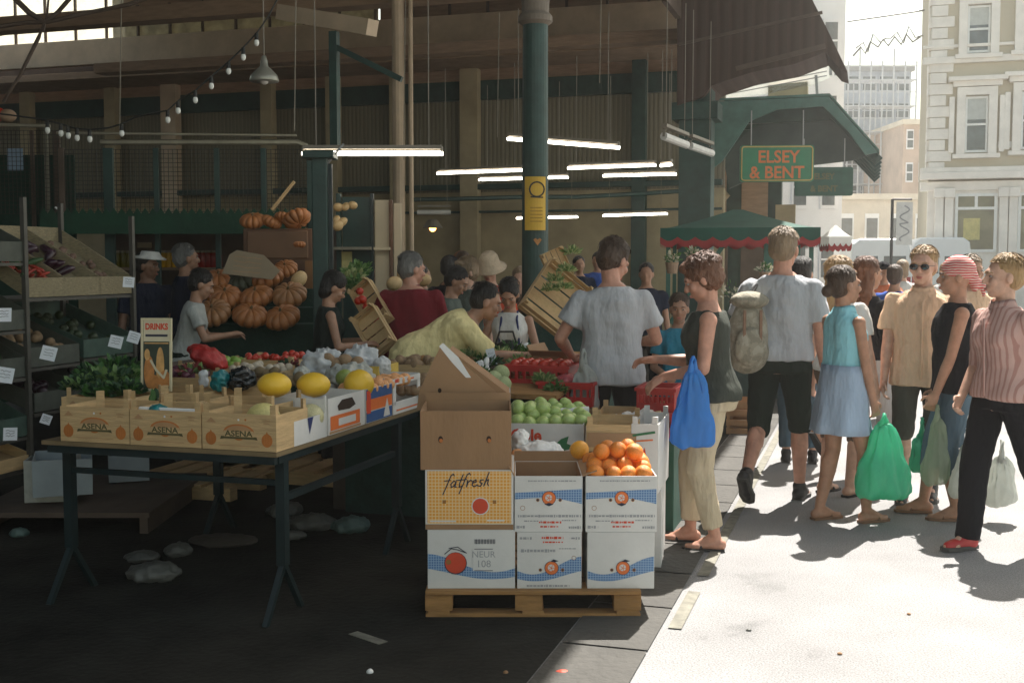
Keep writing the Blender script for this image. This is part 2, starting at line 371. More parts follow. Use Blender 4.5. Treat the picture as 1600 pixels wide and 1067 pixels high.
# ------------------------------------------------ tube lights
tube_on = mat('lit_fluorescent_tube', (1, 1, .95), .5, 0, emit=(1, .93, .78), estr=6.5)
tube_off = mat('unlit_white_tube', (.62, .6, .56), .4, .1)
fit_m = mat('light_fitting_metal', (.22, .19, .15), .5, .1)
TL = [((472, 240), (692, 240), 10.6, 10.6, 1, 'nearest lit tube light with a grey reflector, left of the green column'),
      ((683, 271), (818, 266), 18, 17.6, 1, 'lit tube light just left of the green column, the upper of two'),
      ((748, 281), (888, 277), 20, 19.6, 1, 'lit tube light passing behind the green column below another'),
      ((793, 217), (968, 231), 14.5, 14, 1, 'tilted lit tube light sloping down right behind the green column'),
      ((887, 263), (1025, 258), 17, 16.7, 1, 'lit tube light right of the green column, upper of the right pair'),
      ((942, 275), (1057, 272), 19, 18.7, 1, 'lit tube light right of the green column, lower of the right pair'),
      ((807, 341), (903, 339), 22.8, 22.5, 1, 'small low lit tube light crossing behind the yellow poster'),
      ((942, 337), (1043, 334), 22.8, 22.5, 1, 'small low lit tube light near the corner pier'),
      ((1032, 259), (1050, 257), 16.5, 16.4, 1, 'very short lit tube end beside a black hook near the pier'),
      ((652, 332), (704, 332), 22.5, 22.5, 0, 'dim unlit tube over the orange glow at the back wall'),
      ((1037, 213), (1073, 227), 13, 13.5, 0, 'unlit pale tube fitting by the corner pier, left one'),
      ((1078, 228), (1112, 240), 13.8, 14.5, 0, 'unlit pale tube fitting by the corner pier, right one')]
for (a, b, Y0, Y1, on, lab) in TL:
    p, q = P(*a, Y0), P(*b, Y1); mid = (p + q) / 2
    e = empty('tube_light', mid, lab, 'ceiling light', 0, 'fluorescent tube lights')
    d = (q - p).normalized() * ((q - p).length / 2)
    s = 1 if on else 2.2
    MB().tube(-d, d, .021 * s, .021 * s, 10).build('tube', tube_on if on else tube_off, e)
    MB().bar(-d * .98 + Vector((0, 0, .055 * s)), d * .98 + Vector((0, 0, .055 * s)), .07, .035).bar(-d * 1.0 + Vector((0, 0, .03)), -d * .97 + Vector((0, 0, .03)), .03, .07).bar(d * .97 + Vector((0, 0, .03)), d + Vector((0, 0, .03)), .03, .07).build('fitting', fit_m, e)
    for sgn in (-.8, .8): MB().tube(d * sgn + Vector((0, 0, .07)), d * sgn + Vector((0, 0, 1.6)), .005, .005, 5).build('hanger', fit_m, e)
# warm wall lamp glow near 680,345
e = empty('wall_lamp', P(676, 352, 23.2), 'small warm orange lamp glowing on the back wall', 'lamp')
MB().lathe([(.05, .12), (.1, .1), (.2, -.05), (.19, -.06)], 14).build('lamp_shade', fit_m, e)
MB().ell((0, 0, -.06), (.07, .07, .07)).build('bulb', mat('orange_bulb', (1, .5, .1), .5, 0, emit=(1, .36, .08), estr=5), e)

# pendant lamp
e = empty('pendant_lamp', P(413, 128, 11.5), 'round grey enamel pendant lamp hanging above the caged stall', 'lamp')
MB().lathe([(.14, 0), (.145, .01), (.13, .06), (.075, .12), (.04, .15), (.035, .2), (.02, .25)], 24).build('lamp_shade', mat('grey_enamel', (.34, .33, .28), .3, .1, metal=.3), e, smooth=True)
MB().tube((0, 0, .25), (0, 0, 2.4), .006, .006, 6).build('flex', fit_m, e)
MB().ell((0, 0, .03), (.05, .05, .06)).build('bulb', tube_off, e)

# string lights
def string_lights(pts, Y, label, nb, bulbs):
    W = [P(x, y, Y) for x, y in pts]; o = W[0]
    e = empty('string_lights', o, label, 'string lights')
    MB().path([p - o for p in W], .008, 6).build('cable', mat('black_rubber', (.015, .014, .012), .6), e)
    for t in bulbs:
        i = min(int(t), len(W) - 2); q = W[i].lerp(W[i + 1], t - i) - o
        h = MB().tube(q, q - Vector((0, 0, .06)), .017, .02, 8).build('bulb_holder', MATS['black_rubber'], e)
        MB().ell(q - Vector((0, 0, .085)), (.024, .024, .034), nu=10, nv=8).build('bulb', mat('clear_white_bulb', (.85, .85, .8), .2, 0), h)
string_lights([(438, -10), (420, 25), (403, 50), (380, 75), (357, 97), (330, 120), (305, 142), (282, 155), (262, 173), (235, 178), (210, 184), (190, 194), (170, 200), (140, 203), (118, 201), (95, 194), (60, 186), (0, 178)], 10.8, 'dark festoon cable with small white bulbs swooping down to the cage roof', 14,
              [2.1, 3.0, 4.0, 5.0, 6.0, 7.2, 8.0, 11.0, 13.0, 13.9, 14.5, 15.0, 15.6])
# thin dark branch-like cables top left
e = MB().path([P(x, y, 12) for x, y in ((20, -5), (45, 20), (70, 35), (60, 60), (30, 120), (5, 160))], [.03, .03, .028, .022, .02, .018]).path([P(x, y, 12) for x, y in ((112, -5), (90, 20), (70, 36))], .024).path([P(x, y, 12) for x, y in ((76, -5), (74, 20), (68, 50))], .012).path([P(x, y, 12) for x, y in ((0, 42), (40, 36), (75, 35), (130, 22), (200, 8), (240, -6))], .022).build('bare_branch', timber_d)
tag(e, 'dark bare branches crossing the bright glazing in the top left corner', 'branch')

# yellow notice on the big column
e = empty('notice', P(843, 318, 10.855), 'yellow notice with a black ring mark fixed to the green iron column', 'notice')
n = 9; m = MB(); ww = .2; hh = .5
for i in range(n - 1):
    a0, a1 = -0.8 + 1.6 * i / (n - 1), -.8 + 1.6 * (i + 1) / (n - 1)
    m.add([(.136 * math.sin(a0) - .04, .13 - .136 * math.cos(a0), z) for z in (-hh / 2, hh / 2)] + [(.136 * math.sin(a1) - .04, .13 - .136 * math.cos(a1), z) for z in (hh / 2, -hh / 2)], [(0, 1, 2, 3)])
m.build('board', mat('notice_yellow', (.62, .38, .04), .6, .12, 6), e)
d = Decal((-.03, -.012, 0), (1, 0, 0), (0, 0, 1), (0, -1, 0)); R_ = .068
d.stroke([(R_ * math.cos(t / 20 * 6.28) + .005, .13 + R_ * math.sin(t / 20 * 6.28)) for t in range(21)], .014, 0)
d.stroke([(-.05, .06), (.06, .055)], .012, 0)
for k in range(5): d.stroke([(-.055 + .01 * j, -.04 - k * .032) for j in range(12)], .008, 1)
d.build('print', [mat('notice_black', (.02, .02, .02), .6), mat('notice_brown', (.35, .2, .03), .7)], e)
e = MB().prism([(-.04, 0, .02), (-.02, 0, .035), (0, 0, .02), (.02, 0, .035), (.04, 0, .02), (0, 0, -.035)], (0, .004, 0)).build('sticker', mat('orange_sticker', (.5, .22, .06), .6), loc=P(840, 378, 10.865)); tag(e, 'small orange sticker low on the green iron column under the yellow notice', 'sticker')
# ------------------------------------------------ green canopy and the signs hanging under it
white_sheet = mat('white_roof_sheet', (.85, .84, .82), .5, .06, 3, trans=.55)
ce = empty('green_canopy', P(1235, 410, 24).xy.to_3d(), 'green shop canopy with a sloping end, projecting over the street behind the hanging signs', 'canopy', HR)
def loc(e, p): return Matrix.Rotation(-e.rotation_euler.z, 3, 'Z') @ (Vector(p) - e.location)
def plane_pts(e, pts, Y):          # outline on the vertical plane through e parallel to NV, near depth Y
    out = []
    for px, py in pts:
        u = (px - 800) / F
        a = (u * Y) ; base = P(800, 410, Y)
        # intersect the pixel ray with the plane
        d = P(px, py, 1.0) - Vector((0, 0, EYE)); o = Vector((0, 0, EYE)); k = (e.location - o).dot(DV) / d.dot(DV)
        out.append(loc(e, o + d * k))
    return out
fas = plane_pts(ce, [(1098, 160), (1200, 156), (1295, 151), (1372, 238), (1352, 242), (1325, 205), (1286, 166), (1215, 171), (1170, 190), (1146, 226), (1128, 252), (1098, 275)], 24)
MB().prism(fas, (0, .1, 0)).build('fascia', mat('faded_green_paint', (.06, .145, .12), .6, .25, 4), ce)
A, B_, C_, D_ = plane_pts(ce, [(1098, 158), (1200, 154), (1296, 149), (1374, 237)], 24)
top = MB()
for p, q in ((A, C_), (C_, D_)):
    p = p + Vector((0, .1, 0)); q = q + Vector((0, .1, 0))
    top.prism([p, q, q + Vector((0, 7, 0)), p + Vector((0, 7, 0))], (0, 0, .05))
top.build('roof', mat('faded_green_paint', (0, 0, 0)), ce)
rib = MB()
for i in range(6):
    y = 1.0 + i * 1.1
    rib.bar(A + Vector((0, y, -.25)), C_ + Vector((0, y, -.25)), .12, .3).bar(C_ + Vector((0, y, -.2)), D_ + Vector((0, y, -.12)), .12, .2)
rib.build('rib', green_d, ce)
MB().prism([p + Vector((0, 1.1, 0)) for p in plane_pts(ce, [(1120, 240), (1160, 196), (1210, 172), (1284, 166), (1362, 234), (1330, 244), (1262, 252), (1190, 262), (1130, 290)], 24)], (0, .08, 0)).build('soffit', mat('soffit_green_grey', (.05, .075, .07), .7, .25, 2), ce)
# brown sloped back wall and shop front under the canopy
sh = empty('market_shop', P(1150, 410, 26).xy.to_3d(), 'dark green market shop front with brown panels behind the hanging signs', 'shop', HR)
m = MB(); m.box((-.9, 1.2, 2.6), (3.6, .3, 5.2)); m.build('front_wall', green_d, sh)
for i, (x, z, wd, h, mm) in enumerate(((.35, 1.6, .7, 1.1, timber_d), (-.75, 1.6, .9, 1.1, timber_d), (.3, 3.4, .6, 1.6, timber), (-.6, 3.3, .5, 1.4, timber), (1.0, 2.0, .45, 1.9, wall_m))):
    MB().box((x, 1.0, z), (wd, .08, h)).build('panel', mm, sh, bevel=.01)
MB().box((-.8, .8, 2.5), (3.2, .5, .12)).build('shelf', timber, sh)
MB().bar((-1.2, .9, 3.95), (-.35, .6, 3.05), .18, .3).build('bracket', wall_m, sh)
MB().box((-1.35, .4, 2.95), (.42, .35, .42)).build('loudspeaker', wall_m, sh, bevel=.02)
# sunlit translucent roof strip and its struts
se = empty('white_roof_strip', P(1200, 410, 27).xy.to_3d(), 'sunlit white corrugated roof sheets above the green canopy', 'roof sheets', HR)
pts = plane_pts(se, [(1104, 155), (1108, 130), (1160, 112), (1230, 98), (1296, 78), (1300, 120), (1268, 134), (1200, 147), (1115, 160)], 27)
MB().prism(pts, (0, .05, 0)).build('sheet', white_sheet, se)
r = MB()
for k in range(3):
    a, b = plane_pts(se, [(1108, 143 + k * 5), (1292, 105 + k * 7)], 27); r.bar(a + Vector((0, -.03, 0)), b + Vector((0, -.03, 0)), .03, .02)
r.build('sheet_rib', mat('grey_steel', (.3, .3, .3), .5, .1, metal=.3), se)
for a, b in (((1298, 80), (1298, 118)), ((1306, 88), (1306, 118)), ((1275, 118), (1277, 152))):
    a, b = plane_pts(se, [a, b], 27); MB().bar(a, b, .06).build('strut', MATS['grey_steel'], se)
MB().prism(plane_pts(se, [(1200, 134), (1262, 128), (1262, 154), (1200, 157)], 27), (0, .3, 0)).build('parapet', wall_m, se)

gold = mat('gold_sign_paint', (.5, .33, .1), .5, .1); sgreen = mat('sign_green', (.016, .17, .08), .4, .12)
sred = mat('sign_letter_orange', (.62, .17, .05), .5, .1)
def hang_sign(x0, y0, x1, y1, Y, lab, l1, l2, sz, border=True, face=0.0):
    p = P((x0 + x1) / 2, (y0 + y1) / 2, Y); wd = (x1 - x0) / F * Y; h = (y1 - y0) / F * Y
    e = empty('hanging_sign', p, lab, 'sign', face)
    r = .08 * h; pts = []
    for sx, sz_, a0 in ((1, -1, -90), (1, 1, 0), (-1, 1, 90), (-1, -1, 180)):
        for k in range(5):
            a = R(a0 + k * 22.5); pts.append(Vector((sx * (wd / 2 - r) + r * math.cos(a), -.03, sz_ * (h / 2 - r) + r * math.sin(a))))
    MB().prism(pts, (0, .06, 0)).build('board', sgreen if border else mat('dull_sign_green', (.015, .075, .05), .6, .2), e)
    if border:
        fr = MB()
        ins = [Vector((q.x * .955, -.033, q.z * .92)) for q in pts]
        for a, b in zip(ins, ins[1:] + ins[:1]): fr.tube(a, b, .011, .011, 6)
        fr.build('border', gold, e)
    d = Decal((0, -.031, 0), (1, 0, 0), (0, 0, 1), (0, -1, 0))
    d.text(l1, (.02 if border else 0) * wd, h * .17, sz, 0, .003, bold=.006, sx=.95).text(l2, 0, -h * .26, sz, 0, .003, bold=.006, sx=.95)
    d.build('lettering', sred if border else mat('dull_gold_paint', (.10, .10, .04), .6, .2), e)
    for sx in (-.35, .35): MB().tube((sx * wd, 0, h / 2), (sx * wd, 0, h / 2 + .55), .01, .01, 6).build('rod', MATS['grey_steel'], e)
    return e
hang_sign(1157, 228, 1270, 284, 18.5, 'green hanging sign with gold border and orange letters reading ELSEY & BENT', 'ELSEY', '& BENT', .27, True, R(-4))
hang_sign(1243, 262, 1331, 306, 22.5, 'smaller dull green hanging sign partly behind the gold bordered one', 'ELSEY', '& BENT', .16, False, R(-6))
# ------------------------------------------------ stone corner building on the right
stone = mat('pale_stucco', (.82, .77, .71), .8, .1, 2, bump=.2)
stock = stripemat('stock_brick', (.62, .55, .43), (.54, .48, .37), 12, 2, duty=.12)
glassd = mat('window_glass', (.10, .12, .13), .12, .3, 3, spec=.7)
blind = mat('pale_blind', (.5, .52, .5), .6, .1)
ZB = 38.0
bo = P(1447, 410, ZB).xy.to_3d()
bd = empty('corner_building', bo, 'pale stone corner building with sash windows and a shopfront at the right edge', 'building', HR)
def BX(px): # local x on the facade for a pixel column
    d = P(px, 410, 1.0); d.z = 0; k = bo.dot(DV) / d.dot(DV); return loc(bd, d * k).x
def BZ(py, px=1520):
    d = P(px, py, 1.0) - Vector((0, 0, EYE)); k = bo.dot(DV) / d.dot(DV); return EYE + d.z * k
W_ = 11
def bpart(n, mb, m, **k): return mb.build(n, m, bd, **k)
wl = MB(); wl.box((W_ / 2, 4.2, 7), (W_, 8, 14)); bpart('wall', wl, stock)
q = MB()
for i in range(26):
    z = BZ(270) + .2 + i * .36
    q.box((.35 if i % 2 else .25, .17, z), (.7 if i % 2 else .5, .12, .34)).box((-.02, .6, z), (.1, .9 if i % 2 else .6, .34))
bpart('quoins', q, stone, bevel=.02)
zc = BZ(275)
bpart('ground_floor_front', MB().box((W_ / 2, .1, zc / 2 - .1), (W_, .3, zc - .2)), stone)
for z, d, h in ((zc, .55, .22), (zc + .2, .35, .16), (zc - .32, .32, .3), (BZ(92), .18, .22), (BZ(70) , .12, .1)):
    bpart('cornice', MB().box((W_ / 2 - .1, .2 - d / 2, z), (W_ + .3, d, h)), stone, bevel=.02)
for (x0, x1, y0, y1, top) in ((1503, 1538, 8, 82, 0), (1503, 1538, 150, 238, 1), (1590, 1626, 5, 80, 0), (1590, 1626, 146, 235, 1), (1676, 1712, 5, 80, 0), (1676, 1712, 146, 235, 1), (1503, 1538, -140, -66, 0), (1590, 1626, -140, -66, 0)):
    a, b = BX(x0), BX(x1); zt, zb = BZ(y0), BZ(y1); xm = (a + b) / 2; wd = b - a; h = zt - zb; zm = (zt + zb) / 2
    f = MB()
    for sx in (-1, 1): f.box((xm + sx * (wd / 2 + .14), .1, zm), (.26, .2, h + .1))
    f.box((xm, .08, zb - .12), (wd + .75, .32, .14)).box((xm, .1, zt + .16), (wd + .54, .2, .26))
    if top: f.box((xm, .04, zt + .55), (wd + 1.1, .4, .14)).box((xm, .1, zt + .4), (wd + .8, .26, .18)); f.box((xm - wd / 2 - .42, .12, zm), (.16, .16, h)); f.box((xm + wd / 2 + .42, .12, zm), (.16, .16, h))
    wn = bpart('window', f, stone, bevel=.015)
    MB().box((xm, .185, zm), (wd, .02, h)).build('pane', glassd, wn)
    s = MB(); 
    for z in (zb + .04, zm, zt - .04): s.box((xm, .16, z), (wd, .04, .07))
    for sx in (-1, 1): s.box((xm + sx * (wd / 2 - .03), .16, zm), (.06, .038, h))
    s.build('sash', mat('white_gloss', (.8, .8, .78), .4, .05), wn)
    MB().box((xm, .172, zt - h * .22), (wd * .9, .004, h * .38)).build('blind', blind, wn)
for x0, x1 in ((1492, 1553), (1590, 1660)):
    a, b = BX(x0), BX(x1); zt, zb = BZ(305), BZ(392); xm = (a + b) / 2; wd = b - a; zm = (zt + zb) / 2
    wn = bpart('shop_window', MB().box((xm, -.06, zm), (wd, .03, zt - zb)), mat('shop_glass', (.16, .15, .10), .12, .5, .9, spec=.7))
    s = MB()
    for z in (zb, zt, zt - (zt - zb) * .24): s.box((xm, -.09, z), (wd + .1, .07, .09))
    for sx in (-1, 0, 1): s.box((xm + sx * wd / 2, -.092, zm if sx else zt - .22), (.09, .07, zt - zb if sx else .45))
    s.build('frame', MATS['white_gloss'], wn)
    MB().box((xm - wd * .1, -.08, zb + .7), (.5, .005, .7)).build('poster', mat('yellow_poster', (.55, .48, .2), .6, .2, 8), wn)
for px in (1465, 1480, 1565, 1580, 1672):
    bpart('pilaster', MB().box((BX(px), -.12, zc / 2 - .15), (.26, .2, zc - .5)).box((BX(px), -.16, zc - .55), (.36, .3, .3)).box((BX(px), -.14, .4), (.34, .26, .8)), stone, bevel=.02)
bpart('stall_riser', MB().box((W_ / 2, -.1, .5), (W_, .12, 1.0)), stone)
MB().box((BX(1571), .17, BZ(227)), (.62, .05, .2)).build('street_name_plate', MATS['white_gloss'], bd)
# ------------------------------------------------ distant buildings
hz1 = mat('pale_render', (.78, .78, .8), .9, .08, .6); hz2 = mat('beige_stone_far', (.66, .6, .5), .9, .12, 1.2); hz3 = mat('grey_curtain_wall', (.38, .42, .47), .6, .2, .8)  # curtain wall colour paled to stand in for distance haze
def far_block(name, lab, px0, px1, py, Y, depth, m, storeys, cols, wm, zbase=0, wd_=.55):
    a, b = P(px0, py, Y), P(px1, py, Y); e = empty(name, ((a.x + b.x) / 2, Y, 0), lab, 'building')
    w_ = b.x - a.x; h = a.z
    MB().box((0, depth / 2, h / 2), (w_, depth, h)).build('wall', m, e)
    MB().box((0, depth / 2 - .1, h + .15), (w_ + .3, depth + .4, .3)).build('roof', hz2 if m != hz3 else MATS['grey_steel'], e)
    for r_ in range(storeys):
        for c in range(cols):
            x = -w_ / 2 + (c + .5) * w_ / cols; z = h * (r_ + .55) / storeys
            f = MB().box((x, -.04, z), (w_ / cols * wd_, .1, h / storeys * .6)).build('window', wm, e)
            MB().box((x, -.1, z), (w_ / cols * (wd_ - .12), .04, h / storeys * .5)).build('pane', glassd, f)
            MB().box((x, -.13, z), (w_ / cols * (wd_ - .1), .03, .08)).build('glazing_bar', wm, f)
    return e
far_block('white_office', 'tall pale blue-white building rising behind the canopy', 1190, 1326, -220, 52, 10, hz1, 6, 3, hz1)
far_block('low_beige_building', 'low beige stone building across the end of the street', 1225, 1500, 312, 62, 6, hz2, 1, 7, MATS['white_gloss'])
far_block('brick_block', 'narrow warm brick block between the scaffold and the corner building', 1412, 1452, 195, 72, 8, mat('far_warm_brick', (.5, .4, .33), .9, .15, 1), 5, 2, hz1)
far_block('scaffolded_office', 'grey glazed office block wrapped in scaffolding at the end of the street', 1318, 1424, 112, 80, 10, hz3, 8, 4, mat('grey_frame', (.4, .43, .47), .6), wd_=.85)
# scaffold
a, b = P(1290, 125, 76), P(1432, 125, 76)
e = empty('scaffolding', ((a.x + b.x) / 2, 76, 0), 'thin silver scaffolding grid in front of the grey office block', 'scaffolding')
w_ = b.x - a.x; h = a.z
for i in range(9): MB().tube((-w_ / 2 + i * w_ / 8, 0, 0), (-w_ / 2 + i * w_ / 8, 0, h + (1.2 if i % 3 else 2)), .055, .055, 6).tube((-w_ / 2 + i * w_ / 8, 1.3, 0), (-w_ / 2 + i * w_ / 8, 1.3, h), .045, .045, 6).build('standard', mat('galvanised_tube', (.46, .48, .5), .5, .1), e)
for k in range(8): MB().box((0, .65, h * (k + 1) / 8), (w_, 1.5, .06)).bar((-w_ / 2, 0, h * (k + 1) / 8 + .9), (w_ / 2, 0, h * (k + 1) / 8 + .9), .05).build('deck', MATS['galvanised_tube'], e)
for i in range(4): MB().bar((-w_ / 2 + i * w_ / 4, -.1, h * .12 * i), (-w_ / 2 + (i + 1) * w_ / 4, -.1, h * (.12 * i + .26)), .07).build('brace', MATS['galvanised_tube'], e)
# street banner cable and festive wire sign
c = MB().path([P(x, y, 44) for x, y in ((1324, 34), (1380, 26), (1448, 16))], .035); tag(c.build('overhead_cable', MATS['grey_steel']), 'thin dark cable spanning the gap between the buildings at the top', 'cable')
gm = MB(); xs = [(1333, 88), (1345, 74), (1352, 84), (1360, 66), (1372, 74), (1380, 62), (1388, 72), (1398, 58), (1408, 70), (1416, 54), (1426, 66), (1438, 58)]
gm.path([P(x, y, 44) for x, y in xs], .04).path([P(x + 4, y - 12 + (i % 3) * 5, 44) for i, (x, y) in enumerate(xs)], .03); tag(gm.build('festoon_decoration', MATS['grey_steel']), 'faint squiggly wire street decoration against the white sky', 'street decoration')
# lamp-post style banner pole
p = G(1403, 411 + 1.62 * F / 30); e = empty('banner_pole', p, 'black street pole with a pale curled motif banner beside the vans', 'sign post')
t = P(1392, 312, 30) - p; t.y = 0
MB().tube((t.x, 0, 0), (t.x, 0, t.z), .045, .04, 10).tube((t.x, 0, t.z), (t.x + .5, 0, t.z), .025, .025, 8).build('pole', mat('black_iron', (.02, .02, .022), .5), e)
MB().box((t.x + .32, 0, t.z - .62), (.42, .015, 1.1)).build('banner', mat('pale_banner', (.55, .54, .52), .8, .1), e)
dd = Decal((t.x + .32, -.012, t.z - .62), (1, 0, 0), (0, 0, 1), (0, -1, 0))
dd.stroke([(.12 * math.sin(i * .55) * (1 if i < 14 else -1), .45 - i * .033) for i in range(28)], .035); dd.build('curled_motif', mat('banner_grey', (.25, .25, .26), .8), e)
# ------------------------------------------------ vans
def van(px0, px1, pytop, Y, lab, rot):
    a, b = P(px0, pytop, Y), P(px1, pytop, Y); e = empty('parked_van', ((a.x + b.x) / 2, Y, 0), lab, 'van', rot, 'white vans parked down the street')
    wd = 1.9; h = a.z; vm = mat('white_van_paint', (.8, .8, .8), .3, .03, 2)
    prof = [(-wd / 2, .35), (wd / 2, .35), (wd / 2, 1.3), (wd / 2 - .1, h - .15), (wd / 2 - .3, h), (-wd / 2 + .3, h), (-wd / 2 + .1, h - .15), (-wd / 2, 1.3)]
    rs = [[Vector((x * k, y, .35 + (z - .35) * kz)) for x, z in prof] for y, k, kz in ((0, .96, .98), (.08, 1, 1), (3.4, 1, 1), (4.1, .95, .85), (4.5, .93, .45), (4.9, .85, .38))]
    MB().rings(rs).build('body', vm, e, bevel=.02)
    for sx in (-1, 1):
        MB().box((sx * .42, -.01, 1.55), (.66, .02, .55)).build('rear_window', glassd, e, bevel=.02)
        MB().box((sx * .84, -.012, 1.0), (.12, .03, .35)).build('tail_lamp', mat('red_lens', (.4, .02, .02), .3), e)
        for y in (.9, 3.9):
            wh = MB().tube((sx * .78, y, .34), (sx * .96, y, .34), .34, .34, 20).build('wheel', mat('tyre_rubber', (.02, .02, .02), .8), e)
            MB().tube((sx * .9, y, .34), (sx * .97, y, .34), .19, .19, 14).build('rim', MATS['grey_steel'], wh)
    MB().box((0, -.06, .42), (1.85, .14, .18)).build('bumper', MATS['tyre_rubber'], e, bevel=.02)
    MB().box((0, -.075, .85), (.5, .02, .11)).build('number_plate', gold, e)
van(1330, 1424, 373, 36, 'white van parked down the street left of the banner pole', R(-10))
van(1424, 1520, 371, 37, 'white van parked down the street right of the banner pole, behind the sunglasses man', R(-14))

# ------------------------------------------------ green canvas stall with red scalloped trim
canv = mat('green_canvas', (.014, .085, .06), .8, .2, 3, bump=.2, trans=.12); redc = mat('red_canvas', (.3, .03, .03), .8, .15); whc = mat('white_canvas', (.75, .75, .72), .8, .08, trans=.3)
def canopy_stall(pxc, Y, pyr, pye, half, depth, lab, cm, rot, posts=True, name='market_stall'):
    c = P(pxc, pye, Y); e = empty(name, (c.x, Y + depth / 2, 0), lab, 'market stall', rot)
    ze = c.z; zr = P(pxc, pyr, Y).z
    a, b = half, depth / 2
    cr = [(-a, -b), (a, -b), (a, b), (-a, b)]
    m = MB(); n = 8
    vs = []
    for k in range(n + 1):
        t = k / n; s = 1 - t * .93; z = ze + (zr - ze) * (t ** 1.25)
        vs.append([Vector((x * s, y * s, z)) for (x0, y0), (x1, y1) in zip(cr, cr[1:] + cr[:1]) for x, y in [(x0 + (x1 - x0) * j / 6, y0 + (y1 - y0) * j / 6) for j in range(6)]])
    m.rings(vs, cap=False); m.f.append(tuple(range(n * 24, n * 24 + 24))); m.m.append(0)
    m.build('canopy', cm, e)
    for i in range(4):
        (x0, y0), (x1, y1) = cr[i], cr[(i + 1) % 4]; L = math.hypot(x1 - x0, y1 - y0); k = max(4, int(L / .2))
        val = MB(); tr = MB()
        ux, uy = (x1 - x0) / L, (y1 - y0) / L
        for j in range(k):
            s0, s1 = L * j / k, L * (j + 1) / k
            lo = [(s0 + (s1 - s0) * q / 5, -.13 - .05 * math.sin(math.pi * q / 5)) for q in range(6)]
            o = len(val.v); val.add([(x0 + ux * s, y0 + uy * s, ze + .01) for s in (s0, s1)] + [(x0 + ux * s, y0 + uy * s, ze + z) for s, z in reversed(lo)], [tuple(range(8))])
            for (sa, za), (sb_, zb) in zip(lo, lo[1:]):
                tr.add([(x0 + ux * sa - uy * -.004, y0 + uy * sa - .004, ze + za + .035), (x0 + ux * sb_, y0 + uy * sb_ - .004, ze + zb + .035), (x0 + ux * sb_, y0 + uy * sb_ - .004, ze + zb - .04), (x0 + ux * sa, y0 + uy * sa - .004, ze + za - .04)], [(0, 1, 2, 3)])
        v = val.build('valance', cm, e); tr.build('scalloped_trim', redc, v)
    if posts:
        for x, y in cr: MB().bar((x * .9, y * .9, 0), (x * .9, y * .9, ze), .05).build('post', green_m, e)
    return e, ze
st, ze = canopy_stall(1184, 13.5, 321, 357, .92, 2.4, 'market stall with a peaked green canvas roof and red scalloped trim', canv, R(-10))
MB().box((0, -.8, .4), (1.7, .5, .8)).build('counter', green_d, st)
MB().bar((-.8, -1.15, .9), (-.1, -1.1, 1.95), .05).bar((-.1, -1.1, 1.95), (.8, -1.1, 1.98), .05).build('sloping_rail', green_m, st)
MB().box((.35, -1.0, 1.35), (.12, .12, 1.3)).build('upright', green_m, st)
st2, _ = canopy_stall(1318, 17.5, 351, 370, .17, .9, 'small stall roof with white, green and red trimmed canvas beside the big green one', whc, R(-6), posts=False)
# plants and flowers on the stall
def leaf_cluster(n, rad, size, up=.5, seed=0, flat=.4, narrow=.45):
    rnd = random.Random(seed); m = MB()
    for i in range(n):
        d = Vector((rnd.gauss(0, 1), rnd.gauss(0, 1), abs(rnd.gauss(0, 1)) * up + .1)).normalized()
        p = Vector((d.x * rad[0], d.y * rad[1], d.z * rad[2])) * rnd.uniform(.35, 1); s = size * rnd.uniform(.6, 1.3)
        q = (d + Vector((rnd.uniform(-.6, .6), rnd.uniform(-.6, .6), rnd.uniform(-.3, .6)))).to_track_quat('X', 'Z'); q = q @ Euler((rnd.uniform(-1.2, 1.2), 0, 0)).to_quaternion()
        pts = [(0, 0, 0), (s * .35, s * narrow * .6, s * .08), (s * .75, s * narrow * .45, s * .1), (s, 0, 0), (s * .75, -s * narrow * .45, s * .1), (s * .35, -s * narrow * .6, s * .08)]
        mi = i % 2
        m.add([p + q @ Vector(t) for t in pts], [(0, 1, 2, 3), (0, 3, 4, 5)], mi)
    return m
lf1 = mat('leaf_green', (.06, .16, .035), .6, .3, 9, trans=.25); lf2 = mat('leaf_pale', (.17, .28, .09), .6, .25, 9, trans=.25); lfd = mat('leaf_dark', (.018, .06, .022), .6, .3, 9)
for i, (px, py, Y, s, c) in enumerate(((1050, 410, 12.3, .09, 'pale flowering plant hanging at the left of the green stall'), (1083, 402, 12.4, .09, 'cream flowering plant at the top of the stall rail'), (1150, 470, 12.4, .2, 'dark leafy plant on the green stall counter'), (1196, 425, 12.5, .08, 'small plant hanging by the stall upright'))):
    e = empty('potted_plant', P(px, py, Y), c, 'plant'); leaf_cluster(70, (s, s, s), .05, 1, i).build('foliage', [lf1, mat('cream_petals', (.6, .55, .42), .7, .1)], e)
    MB().lathe([(.05, -.12), (.075, 0)], 14).build('pot', timber, e)
